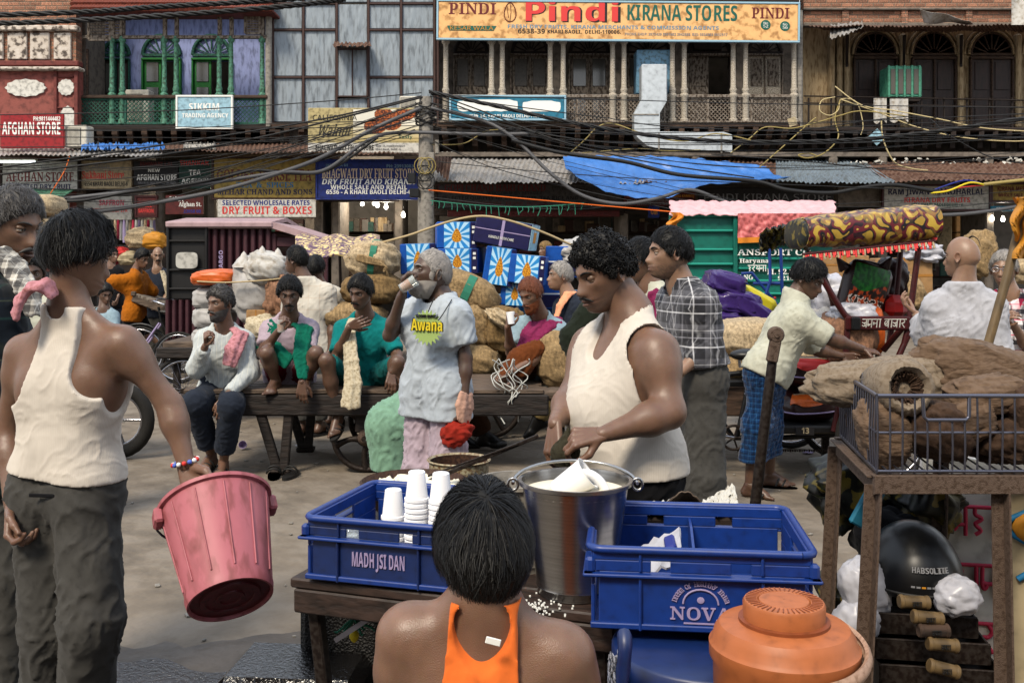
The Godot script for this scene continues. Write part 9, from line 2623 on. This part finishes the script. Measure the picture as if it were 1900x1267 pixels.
	# boy in the orange tank top,near
	person("boy in an orange tank top seated with his back to us",1.66,{"hd":[895,1016,0],"nk":[898,1124,0.0],"sl":[758,1180,0.01],"sr":[1044,1218,0.0],"el":[722,1420,0.08],"er":[1098,1420,0.06],"wl":[800,1480,0.32],"wr":[1000,1480,0.32],"pl":[835,1520,0.06],"pr":[960,1520,0.06],"kl":[800,1500,0.45],"kr":[1000,1500,0.45],"al":[820,1780,0.5],"ar":[980,1780,0.5]},
		{"skin":Color(0.135,0.073,0.047),"fy":-158,"fp":8,"cell":0.007,"bulk":0.82,"hs":0.86,"hair":{"th":0.013,"n":9000,"len":0.075,"w":0.0010,"back":-0.70,"side":-0.25,"front":0.77,"lump":0.35,"top":0.3,"lift":0.008,"mess":0.22,"vary":0.25},
		"wear":[{"k":"vest","n":"tank_top","m":M.orange_cloth,"x":0.009,"amp":0.004,"fr":Vector3(9,5,9),"hem":0.05,"ah":0.06,"ao":0.0,"adeep":0.12,"race":0.055,"bscoop":-0.03,"bsr":0.046,"neck":0.058,"nd":0.0,"cell":0.0045},{"k":"trousers","m":M.navy,"to":1.6}]})
	var tg:=thing("garment_label","small white sewn label at the orange tank top's neckline","label",W(915,1190,1.555)); part("label_tab",bx(Vector3.ZERO,V(0.024,0.011,0.003),0.001,Basis(Vector3.BACK,-0.25)),M.p_white,tg)
	# heavy man tying the cloth bag
	person("heavy curly haired man in a white undershirt tying a dark cloth bag",3.3,{"hd":[1120,506,0],"nk":[1172,582,0.02],"sl":[1218,655,-0.14],"sr":[1098,644,0.20],"el":[1243,765,-0.22],"er":[1062,738,0.10],"wl":[1118,806,-0.32],"wr":[1030,786,-0.10],"pl":[1195,868,-0.06],"pr":[1128,868,0.12]},
		{"skin":mid,"fy":-62,"fp":20,"frl":0,"cell":0.009,"bulk":1.2,"belly":0.162,"arm":1.05,"hs":1.02,"stub":0.35,"shut":true,"hair":{"curl":true,"th":0.016,"n":1300,"lump":0.5,"front":0.82,"side":0.0,"back":-0.5,"mous":0.6},"hl":{"dir":V(-0.95,-0.12,0.1),"pn":V(0.1,-0.8,-0.6),"curl":[0.55,0.65,0.7,0.75,0.5]},"hr":{"dir":V(-0.1,-0.9,0.35),"pn":V(0.7,0.0,-0.6),"curl":[0.4,0.5,0.55,0.6,0.4]},
		"wear":[{"k":"vest","n":"undershirt","m":M.undershirt,"x":0.011,"belly":0.165,"amp":0.003,"fr":Vector3(6,9,6),"hem":0.0,"scoop":-0.03,"sr":0.062,"neck":0.08,"ah":0.095,"ao":-0.005,"adeep":0.11,"flare":0.02,"cell":0.0055},{"k":"trousers","m":M.black_cloth,"amp":0.010,"top":0.06,"lw":0.04}]})
	var pouch:=B.new()
	pouch.ball(30,22,func(q:Vector3)->Vector3:
		var w:=lerpf(1.0,0.30,smoothstep(-0.2,0.9,q.y))
		return W(1050,832,3.0)+V(0.008*q.y+q.x*0.045*w,q.y*0.062,q.z*0.032*w)*(1.0+0.12*nf.get_noise_3dv(q*2.6)))
	mesh_thing("cloth_bag",pouch,M.rag,"dark olive cloth bag being tied in the heavy man's hands","bag")
	# seated older man with pink scarf
	person("grey bearded man in striped shirt with pink scarf, seated on the cart",7.15,{"hd":[408,562,-0.05],"nk":[416,607,0.02],"sl":[452,632,0.03],"sr":[380,630,0.0],"el":[463,690,-0.05],"er":[364,684,-0.10],"wl":[418,736,-0.28],"wr":[381,640,-0.26],"pl":[434,728,0.12],"pr":[396,728,0.12],"kl":[428,752,-0.30],"kr":[362,748,-0.28],"al":[414,858,-0.10],"ar":[392,846,-0.02]},
		{"skin":mid,"fy":-28,"fp":6,"cell":0.012,"bulk":0.92,"hair":{"th":0.014,"n":900,"m":M.hair_salt,"curl":true,"front":0.89,"mous":1.2,"beard":0.010},"hr":{"dir":V(0.1,0.7,0.5),"pn":V(0.8,0.0,-0.3),"curl":0.6},"hl":{"dir":V(-0.4,-0.8,0.4),"pn":V(0,-0.4,-1.0),"curl":0.15},"ftl":V(0.0,0,1),"ftr":V(-0.2,0,1),
		"wear":[{"k":"shirt","m":M.shirt_stripe,"sl":1.85,"hem":0.04,"amp":0.012,"fr":fold},{"k":"trousers","m":M.navy,"top":0.4,"to":1.78,"lw":0.036,"amp":0.010,"fr":Vector3(8,6,8)},{"k":"drape","m":M.pink_cloth,"pts":[[398,612,0.05,0.03],[425,606,0.07,0.035],[446,622,-0.06,0.042],[432,650,-0.16,0.05],[424,678,-0.18,0.04]],"amp":0.014,"fr":Vector3(20,8,20)}]})
	chai(W(390,630,6.88),V(0,0,0.1),"small glass of tea held up by the grey bearded man")
	# man with the green scarf squatting on the cart
	person("young bearded man with a green scarf squatting barefoot on the cart",7.25,{"hd":[537,545,-0.12],"nk":[537,590,0.0],"sl":[573,612,0.05],"sr":[501,612,0.03],"el":[571,668,-0.20],"er":[486,655,-0.14],"wl":[560,708,-0.34],"wr":[518,612,-0.30],"pl":[556,696,0.20],"pr":[518,696,0.20],"kl":[586,655,-0.28],"kr":[494,655,-0.28],"al":[568,706,-0.12],"ar":[511,706,-0.14]},
		{"skin":dark,"fy":8,"fp":18,"cell":0.012,"bulk":0.92,"sandal":false,"hair":{"th":0.018,"n":900,"len":0.03,"front":0.85,"mous":0.8},"stub":0.7,"hr":{"dir":V(0.2,0.7,0.5),"pn":V(0.8,0,-0.3),"curl":0.6},"hl":{"dir":V(0.0,-1.0,0.1),"pn":V(0,0,-1),"curl":0.2},"ftl":V(0.15,-0.1,1),"ftr":V(-0.15,-0.1,1),
		"wear":[{"k":"shirt","m":M.lavender,"sl":0.7,"amp":0.010,"fr":fold},{"k":"lungi","r1":0.09,"r2":0.062,"m":M.crimson,"to":0.80,"top":0.6,"amp":0.012,"fr":Vector3(12,5,12),"x":0.006},{"k":"drape","n":"green_scarf","m":M.green_cloth,"pts":[[560,700,-0.34,0.03],[558,660,-0.24,0.05],[566,612,-0.05,0.06],[540,596,0.08,0.06],[506,604,0.0,0.065],[490,636,-0.06,0.06],[510,650,-0.14,0.05],[535,672,-0.20,0.045]],"amp":0.016,"fr":Vector3(16,6,16)}]})
	chai(W(521,605,6.90),V(0,0,0.0),"small glass of tea at the green scarfed man's mouth")
	# man in teal
	person("man in a teal shirt wiping his mouth, squatting at the cart's end",7.2,{"hd":[669,542,-0.08],"nk":[677,588,0.02],"sl":[716,612,0.03],"sr":[637,612,0.05],"el":[737,660,-0.08],"er":[624,662,-0.08],"wl":[726,690,-0.24],"wr":[648,606,-0.26],"pl":[695,702,0.18],"pr":[652,702,0.18],"kl":[737,672,-0.22],"kr":[604,668,-0.24],"al":[735,762,-0.12],"ar":[626,772,-0.10]},
		{"skin":dark,"fy":-22,"fp":16,"frl":-4,"cell":0.012,"bulk":0.92,"hair":{"th":0.016,"n":900,"len":0.03,"front":0.87,"mous":1.0},"hr":{"dir":V(0.75,0.25,0.4),"pn":V(0.2,0.2,-1.0),"curl":0.25},"hl":{"dir":V(0.0,-0.9,0.3),"pn":V(-0.2,0,-1),"curl":0.2},"ftl":V(0.1,-0.5,1),"ftr":V(-0.1,-0.5,1),
		"wear":[{"k":"shirt","m":M.teal,"sl":0.85,"hem":0.03,"amp":0.010,"fr":fold},{"k":"lungi","r1":0.09,"r2":0.062,"m":M.teal_dark,"to":0.88,"top":0.6,"amp":0.014,"fr":Vector3(12,5,12),"x":0.006},{"k":"drape","n":"cream_scarf","m":M.cream_cloth,"pts":[[655,596,-0.02,0.03],[648,620,-0.16,0.04],[652,670,-0.22,0.045],[655,710,-0.26,0.05],[650,752,-0.28,0.055]],"amp":0.014,"fr":Vector3(20,5,20)}]})
	# old man drinking
	j=person("old white haired man in a printed white t-shirt drinking from a glass",5.0,{"hd":[800,507,0],"nk":[818,553,0.03],"sl":[848,585,-0.10],"sr":[770,580,0.12],"el":[864,664,-0.10],"er":[722,622,0.02],"wl":[860,745,-0.14],"wr":[745,548,-0.10],"pl":[832,722,-0.05],"pr":[784,722,0.08]},
		{"skin":deep,"fy":-66,"fp":-10,"cell":0.010,"bulk":0.83,"arm":0.9,"shut":true,"hair":{"th":0.006,"n":1400,"len":0.012,"w":0.0012,"m":M.hair_grey,"front":0.99,"side":0.1,"beard":0.009,"lift":0.002},"hr":{"dir":V(0.1,0.95,0.1),"pn":V(0.9,0.1,-0.1),"curl":[0.5,0.55,0.6,0.6,0.45]},"hl":{"curl":0.7},
		"wear":[{"k":"shirt","n":"t_shirt","m":M.tee,"sl":0.68,"sw":0.036,"hem":0.14,"x":0.022,"flare":0.03,"amp":0.013,"fr":Vector3(8,2.6,8),"neck":0.072},{"k":"trousers","n":"pyjama","m":M.lavender,"amp":0.016,"fr":Vector3(12,3,12),"lw":0.05},{"k":"drape","n":"wrist_wrap","m":M.gauze,"pts":[[862,726,-0.13,0.040],[860,750,-0.14,0.048],[858,776,-0.15,0.036]],"amp":0.008,"fr":Vector3(8,50,8),"cell":0.007}]})
	chai(W(757,528,4.86),V(0,0,-1.0),"tilted glass of tea at the old man's lips")
	var nl:=B.new()
	nl.tube(curve([W(806,552,4.84),W(792,585,4.79),W(789,618,4.765)],8),0.0028,5); nl.tube(curve([W(838,556,4.86),W(815,592,4.78),W(790,618,4.765)],8),0.0028,5)
	part("neck_cord",nl.mesh(),M.cable,j.root,-j.base)
	var bs:Vector3=(W(792,604,4.76)-j.base)
	var tr:=0.62
	var burst:=B.new()
	burst.xf=Transform3D(Basis(Vector3.UP,-0.42),bs+V(0.0,-0.01,0.006))
	var pp:=[]
	for k in 44:pp.append(Vector2(cos(TAU*k/44.0),sin(TAU*k/44.0))*(0.088 if k%2 else 0.066)*V(1,1,0).x)
	burst.prism(pp,-0.003,0.0)
	part("shirt_print",burst.mesh(),M.p_lime,j.root)
	for q in [["SECOND BAPTIST",0.045,0.12,0.016,"p_black"],["Awana",0.004,0.178,0.062,"p_black"],["Awana",0.004,0.168,0.056,"p_yellow"]]:
		lettering(j.root,q[0],bs+V(0.0,q[1],0.012 if q[4]=="p_black" else 0.016),q[2],q[3],M[q[4]],"sansbold",-0.42)
	var rc:=sack("orange red cloth bag hanging from the old man's left hand",847,802,4.86,30,24,0.06,"red_cloth",0.5,{"n":0.14,"e":0.95}); rc.name=numbered("cloth_bag"); rc.set_meta("category","bag")
	# people behind the old man
	person("man in brown trousers standing half hidden behind the old drinker",8.0,{"hd":[812,515,0],"nk":[815,552,0],"sl":[842,572,0],"sr":[786,572,0],"el":[846,640,0],"er":[784,640,0],"wl":[838,690,-0.1],"wr":[790,690,-0.1],"pl":[838,690,0],"pr":[806,690,0],"kl":[868,745,-0.1],"kr":[836,750,0],"al":[898,808,-0.05],"ar":[852,812,0.1]},{"skin":dark,"fy":60,"cell":0.016,"shoe":true,"ftl":V(1,0,0.3),"ftr":V(1,0,0.2),"hair":{"n":200},"wear":[{"k":"shirt","m":M.tee,"sl":0.6},{"k":"trousers","m":M.brown_cloth,"lw":0.045}]})
	person("crouching person in a pale green wrap behind the old drinker",5.7,{"hd":[806,640,0.1],"nk":[798,680,0.1],"sl":[820,705,0.15],"sr":[782,705,0.0],"el":[808,745,0.1],"er":[770,745,-0.05],"wl":[770,760,0.0],"wr":[740,765,-0.1],"pl":[790,780,0.12],"pr":[770,780,0.0],"kl":[735,782,0.12],"kr":[722,790,-0.06],"al":[740,872,0.1],"ar":[728,880,-0.05]},{"skin":dark,"fy":-80,"fp":20,"cell":0.014,"ftl":V(-1,0,0.2),"ftr":V(-1,0,0.2),"hair":{"n":200},"wear":[{"k":"shirt","m":M.magenta_cloth,"sl":1.2},{"k":"lungi","m":M.sage_cloth,"to":1.88,"top":0.6,"amp":0.02,"fr":Vector3(13,3,13),"x":0.03}]})
	# red bearded man on the cart
	person("henna bearded man in a magenta shawl seated with a paper cup",7.55,{"hd":[985,545,-0.12],"nk":[1002,584,0.0],"sl":[1035,612,0.02],"sr":[968,606,0.1],"el":[1008,656,-0.20],"er":[948,655,0.0],"wl":[952,688,-0.34],"wr":[942,606,-0.24],"pl":[1018,702,0.12],"pr":[986,702,0.16],"kl":[996,648,-0.22],"kr":[960,662,-0.22],"al":[950,712,-0.26],"ar":[930,714,-0.16]},
		{"skin":mid,"fy":-38,"fp":24,"cell":0.012,"bulk":0.92,"hair":{"th":0.012,"n":800,"m":M.hair_henna,"front":0.93,"beard":0.016,"mous":1.0},"hr":{"dir":V(0.1,0.8,0.4),"pn":V(0.8,0,-0.3),"curl":0.55},"hl":{"dir":V(-0.6,-0.6,0.3),"curl":0.4},"ftl":V(-0.6,-0.2,0.6),"ftr":V(-0.7,-0.2,0.5),
		"wear":[{"k":"shirt","n":"t_shirt","m":M.pale_blue,"sl":0.7,"amp":0.010,"fr":fold},{"k":"lungi","r1":0.09,"r2":0.06,"m":M.rust_cloth,"to":1.75,"top":0.6,"amp":0.016,"fr":Vector3(14,6,14),"x":0.0},{"k":"drape","n":"shawl","m":M.magenta_cloth,"pts":[[972,652,-0.16,0.05],[988,622,-0.10,0.07],[1012,598,0.0,0.085],[1034,604,0.06,0.10],[1046,640,0.04,0.10],[1040,680,0.02,0.08]],"folds":7,"amp":0.016,"fr":Vector3(12,8,12)}]})
	chai(W(948,590,7.25),V(0,0,0.1),"white paper cup raised by the henna bearded man",true)
	var fair_list:=[
		["grey haired man in navy with a peach towel, walking left behind the cart",8.4,{"hd":[1040,512,0],"nk":[1054,548,0],"sl":[1078,572,-0.1],"sr":[1044,570,0.12],"el":[1086,630,-0.1],"er":[1030,630,0.1],"wl":[1066,676,-0.15],"wr":[1012,670,0.05],"pl":[1062,668,-0.06],"pr":[1048,668,0.1],"kl":[1024,725,-0.05],"kr":[1060,730,0.1],"al":[998,778,0.0],"ar":[1056,798,0.1]},{"skin":fair,"fy":-82,"shoe":true,"ftl":V(-0.8,-0.5,0),"ftr":V(-1,0,0),"hair":{"th":0.010,"n":700,"m":M.hair_grey,"front":0.99,"side":0.05},"wear":[{"k":"shirt","m":M.navy,"sl":1.7,"amp":0.012},{"k":"trousers","m":M.khaki,"lw":0.045,"amp":0.012},{"k":"drape","n":"towel","m":M.peach_cloth,"pts":[[1032,598,-0.14,0.02],[1040,570,-0.12,0.028],[1054,548,-0.08,0.032],[1064,545,0.0,0.03]],"amp":0.01,"fr":Vector3(18,10,18)}]}],
		["man in a black and white checked shirt standing with his back turned half away",4.7,{"hd":[1243,470,0],"nk":[1262,528,0.03],"sl":[1300,566,-0.12],"sr":[1252,560,0.18],"el":[1308,648,-0.12],"er":[1250,640,0.2],"wl":[1262,690,-0.2],"wr":[1225,690,0.1],"pl":[1306,702,-0.06],"pr":[1278,702,0.1]},{"skin":fair,"fy":-84,"fp":2,"cell":0.011,"shoe":true,"hair":{"th":0.012,"n":1800,"len":0.022,"front":0.83,"side":-0.08,"back":-0.5,"lift":0.003},"stub":0.6,"ftl":V(-1,0,0.1),"ftr":V(-1,0,0.1),"wear":[{"k":"shirt","m":M.shirt_check,"sl":1.6,"amp":0.013,"fr":Vector3(8,4,8),"hem":-0.06,"x":0.022},{"k":"trousers","m":M.charcoal,"amp":0.012,"fr":Vector3(7,4,7),"top":0.08,"lw":0.04}]}],
		["person with tied dark hair just behind the checked shirt man",5.5,{"hd":[1190,482,0],"nk":[1205,530,0.02],"sl":[1232,562,-0.08],"sr":[1196,560,0.16],"el":[1240,630,-0.08],"er":[1190,630,0.16],"wl":[1220,690,-0.1],"wr":[1180,680,0.1]},{"skin":mid,"fy":-76,"hair":{"th":0.010,"n":900,"len":0.06,"front":0.77,"side":-0.05},"wear":[{"k":"shirt","m":M.cream_shirt,"sl":0.8},{"k":"lungi","m":M.magenta_cloth,"to":1.85,"amp":0.016},{"k":"drape","n":"shawl","m":M.magenta_cloth,"pts":[[1212,545,-0.16,0.03],[1226,580,-0.16,0.04],[1218,640,-0.2,0.05]],"amp":0.014}]}],
		["man in a cream shirt and blue checked lungi leaning over the rickshaw",6.45,{"hd":[1500,517,-0.03],"nk":[1478,552,0.0],"sl":[1468,585,0.17],"sr":[1480,592,-0.13],"el":[1515,648,0.22],"er":[1540,628,-0.16],"wl":[1562,660,0.24],"wr":[1602,648,-0.10],"pl":[1430,690,0.09],"pr":[1418,690,-0.09],"kl":[1425,785,0.10],"kr":[1405,790,-0.10],"al":[1428,880,0.22],"ar":[1392,900,-0.06]},{"skin":dark,"fy":58,"fp":30,"cell":0.011,"hair":{"th":0.020,"n":1200,"len":0.04,"front":0.79},"hr":{"dir":V(0.9,-0.2,0.1),"pn":V(0.1,-1,-0.2),"curl":0.3},"hl":{"curl":0.3},"ftl":V(0.9,0,0.3),"ftr":V(0.8,0,0.5),"wear":[{"k":"shirt","m":M.cream_shirt,"sl":0.98,"hem":0.05,"x":0.034,"sw":0.03,"amp":0.011,"fr":fold},{"k":"lungi","m":M.lungi_blue,"to":1.60,"amp":0.018,"fr":Vector3(14,3,14),"x":-0.004,"top":0.02}]}],
		["bald man in a long white kurta seen from behind at right",5.8,{"hd":[1786,476,0],"nk":[1790,532,0.0],"sl":[1742,572,0.06],"sr":[1838,572,-0.04],"el":[1722,620,0.20],"er":[1850,655,-0.08],"wl":[1700,582,0.34],"wr":[1842,700,-0.16],"pl":[1768,735,0.03],"pr":[1812,735,0]},{"skin":fair,"fy":-142,"fp":4,"cell":0.011,"bulk":1.1,"hair":{"crown":false},"hl":{"dir":V(-0.6,0.6,-0.3),"curl":0.3},"wear":[{"k":"shirt","n":"kurta","m":M.kurta,"sl":1.75,"sw":0.035,"hem":0.50,"x":0.028,"flare":0.06,"amp":0.014,"fr":Vector3(8,2.4,8),"neck":0.062},{"k":"trousers","n":"pyjama","m":M.kurta,"lw":0.06}]}],
		["old man with spectacles in a pink and black plaid shirt at right edge",6.6,{"hd":[1864,500,0],"nk":[1874,545,0.02],"sl":[1908,572,-0.02],"sr":[1846,572,0.08],"el":[1912,650,-0.1],"er":[1836,640,0.0],"wl":[1880,600,-0.25],"wr":[1862,600,-0.2],"pl":[1895,720,0.0],"pr":[1862,720,0.05]},{"skin":fair,"fy":-38,"fp":2,"cell":0.012,"bulk":0.92,"hair":{"th":0.012,"n":900,"m":M.hair_grey,"front":0.93,"side":0.0},"stub":0.2,"wear":[{"k":"shirt","m":M.shirt_madras,"sl":0.9,"hem":0.08,"x":0.024,"amp":0.012,"fr":fold},{"k":"trousers","m":M.charcoal}]}],
		["man in a white checked shirt with his back turned behind the carts",8.6,{"hd":[549,482,0],"nk":[566,520,0.0],"sl":[540,545,0.1],"sr":[606,545,-0.05],"el":[532,600,0.1],"er":[618,600,-0.05],"wl":[540,640,0.0],"wr":[612,650,-0.1],"pl":[560,645,0.0],"pr":[592,645,0]},{"skin":dark,"fy":-112,"cell":0.014,"hair":{"th":0.010,"n":700,"side":-0.05},"wear":[{"k":"shirt","m":M.shirt_white_check,"sl":0.7,"hem":0.10,"x":0.024,"amp":0.013,"fr":fold},{"k":"trousers","m":M.charcoal}]}],
		["man with a hand on his hip behind the white checked shirt",9.1,{"hd":[586,498,0],"nk":[594,532,0],"sl":[570,552,0.05],"sr":[622,548,0],"el":[565,610,0.1],"er":[646,572,0.1],"wl":[575,650,0],"wr":[622,608,0.0]},{"skin":dark,"fy":172,"cell":0.016,"hair":{"th":0.010,"n":500},"hr":{"dir":V(-0.8,-0.5,0),"curl":0.4},"wear":[{"k":"shirt","m":M.shirt_white_check,"sl":0.8,"sw":0.03},{"k":"trousers","m":M.navy}]}],
		["man in a mustard jacket pushing the grey plank cart",13.0,{"hd":[263,479,-0.05],"nk":[252,502,0],"sl":[262,514,0.15],"sr":[246,516,-0.14],"el":[280,540,0.2],"er":[210,522,-0.2],"wl":[262,546,0.25],"wr":[240,544,-0.1],"pl":[252,582,0.08],"pr":[244,582,-0.08],"kl":[274,622,0.1],"kr":[240,625,-0.05],"al":[322,652,0.2],"ar":[238,672,0]},{"skin":mid,"fy":62,"fp":22,"cell":0.02,"hair":{"th":0.016,"n":300},"ftl":V(1,0,0.2),"ftr":V(1,0,0.2),"wear":[{"k":"jacket","m":M.mustard,"sl":1.85,"hem":0.10,"sw":0.035,"amp":0.014,"fr":fold},{"k":"trousers","n":"shorts","m":M.black_cloth,"to":0.95}]}],
		["bald man with a moustache and towel beside the black container door",13.7,{"hd":[292,474,0],"nk":[291,500,0],"sl":[311,512,0],"sr":[274,512,0.05],"el":[314,546,-0.05],"er":[270,545,0],"wl":[296,562,-0.2],"wr":[276,562,-0.15]},{"skin":fair,"fy":22,"fp":10,"cell":0.02,"hair":{"crown":false,"mous":1.4},"wear":[{"k":"shirt","m":M.navy,"sl":0.8},{"k":"trousers","m":M.charcoal},{"k":"drape","n":"towel","m":M.cream_cloth,"pts":[[300,505,-0.1,0.03],[308,530,-0.16,0.035],[312,556,-0.16,0.03]],"amp":0.01}]}],
		["small man in a pale shirt sitting low beyond the motorcycle",11.5,{"hd":[194,545,0],"nk":[192,574,0],"sl":[208,588,0],"sr":[178,588,0],"el":[212,616,-0.1],"er":[176,616,-0.1],"wl":[204,628,-0.3],"wr":[186,628,-0.3],"pl":[200,650,0.1],"pr":[186,650,0.1],"kl":[206,660,-0.3],"kr":[182,660,-0.3],"al":[206,712,-0.25],"ar":[182,712,-0.25]},{"skin":dark,"fy":40,"fp":20,"cell":0.02,"hair":{"th":0.014,"n":250},"wear":[{"k":"shirt","m":M.pale_blue,"sl":0.8},{"k":"trousers","m":M.navy}]}],
		["person in black standing by the hanging packets at the left",15.5,{"hd":[207,474,0],"nk":[205,494,0],"sl":[220,504,0],"sr":[190,504,0],"el":[224,532,0],"er":[188,532,0],"wl":[218,552,-0.1],"wr":[192,552,-0.1]},{"skin":mid,"fy":60,"cell":0.024,"hair":{"th":0.016,"n":200},"wear":[{"k":"shirt","m":M.black_cloth,"sl":1.7},{"k":"trousers","m":M.navy}]}],
		["boy in white glimpsed behind the plaid shirt man",5.6,{"hd":[54,506,0],"nk":[60,552,0],"sl":[88,575,0],"sr":[36,575,0],"el":[92,640,0],"er":[32,640,0],"wl":[84,700,-0.1],"wr":[40,700,-0.1]},{"skin":dark,"fy":30,"fp":10,"cell":0.014,"hs":0.92,"bulk":0.85,"hair":{"th":0.014,"n":500},"wear":[{"k":"shirt","m":M.cream_shirt,"sl":0.8},{"k":"trousers","m":M.navy}]}],
		["dark haired person sitting behind the bucket man's neck",7.2,{"hd":[84,540,0],"nk":[86,576,0],"sl":[115,600,0],"sr":[60,600,0],"el":[120,650,-0.05],"er":[56,650,-0.05],"wl":[100,690,-0.2],"wr":[70,690,-0.2]},{"skin":dark,"fy":160,"cell":0.016,"hair":{"th":0.018,"n":500},"wear":[{"k":"shirt","m":M.navy,"sl":1.2},{"k":"trousers","m":M.charcoal}]}],
		["person in a yellowish headscarf in the dim shop behind the cartons",15.0,{"hd":[1012,464,0],"nk":[1014,486,0],"sl":[1032,498,0],"sr":[996,498,0],"el":[1036,528,0],"er":[994,528,0],"wl":[1026,550,-0.1],"wr":[1002,550,-0.1]},{"skin":mid,"fy":-60,"cell":0.024,"hair":{"th":0.018,"n":0,"m":M.burlap_brown,"side":-0.3,"back":-0.8,"brow":false,"front":0.75},"wear":[{"k":"shirt","m":M.black_cloth,"sl":1.7},{"k":"lungi","m":M.navy,"to":1.85}]}],
		["man in dark olive bending behind the heavy man's shoulder",5.9,{"hd":[1140,530,0.05],"nk":[1125,556,0],"sl":[1098,588,-0.10],"sr":[1112,582,0.2],"el":[1068,628,-0.12],"er":[1090,640,0.2],"wl":[1075,680,-0.2],"wr":[1080,690,0.1],"pl":[1130,700,-0.05],"pr":[1140,700,0.12]},{"skin":mid,"fy":-70,"fp":20,"cell":0.014,"hair":{"th":0.012,"n":300},"wear":[{"k":"jacket","m":M.olive_cloth,"sl":1.8,"sw":0.04,"amp":0.014,"x":0.03},{"k":"trousers","m":M.charcoal}]}]]
	for q in fair_list:
		j=person(q[0],q[1],q[2],q[3])
		if q[1]==6.6:  # spectacles
			var b:=B.new()
			b.xf=j.hxf
			for s in [-1.0,1.0]:
				var lp:=[]
				for k in 17:lp.append(V(s*0.032+cos(TAU*k/16.0)*0.022,0.004+sin(TAU*k/16.0)*0.014,0.099))
				b.tube(lp,0.0018,5,false); b.tube([V(s*0.054,0.006,0.098),V(s*0.078,0.006,0.03),V(s*0.079,0.0,-0.02)],0.0018,5)
			b.tube([V(-0.010,0.008,0.100),V(0.010,0.008,0.100)],0.0018,5)
			b.xf=Transform3D(); part("spectacles",b.mesh(),M.chrome,j.root)
		if q[1]==4.7:
			var b:=B.new()
			var pts:=[]
			for k in 25:pts.append((j.P as Vector3)+(j.up as Vector3)*0.075+(j.lat as Vector3)*cos(TAU*k/24.0)*0.178+(j.fwd as Vector3)*sin(TAU*k/24.0)*0.132)
			b.tube(pts,0.018,6,false); part("belt",b.mesh(),M.black_leather,j.root)
		if q[1]==5.8:
			var b:=B.new(); b.xf=j.hxf
			b.tube(curve([V(0,0.105,-0.05),V(0.004,0.112,-0.075),V(-0.004,0.09,-0.10),V(0.004,0.05,-0.115)],8),[0.004,0.006,0.005,0.004,0.003,0.003,0.002,0.002,0.001],6); b.xf=Transform3D(); part("hair_tuft",b.mesh(),M.hair,j.root)
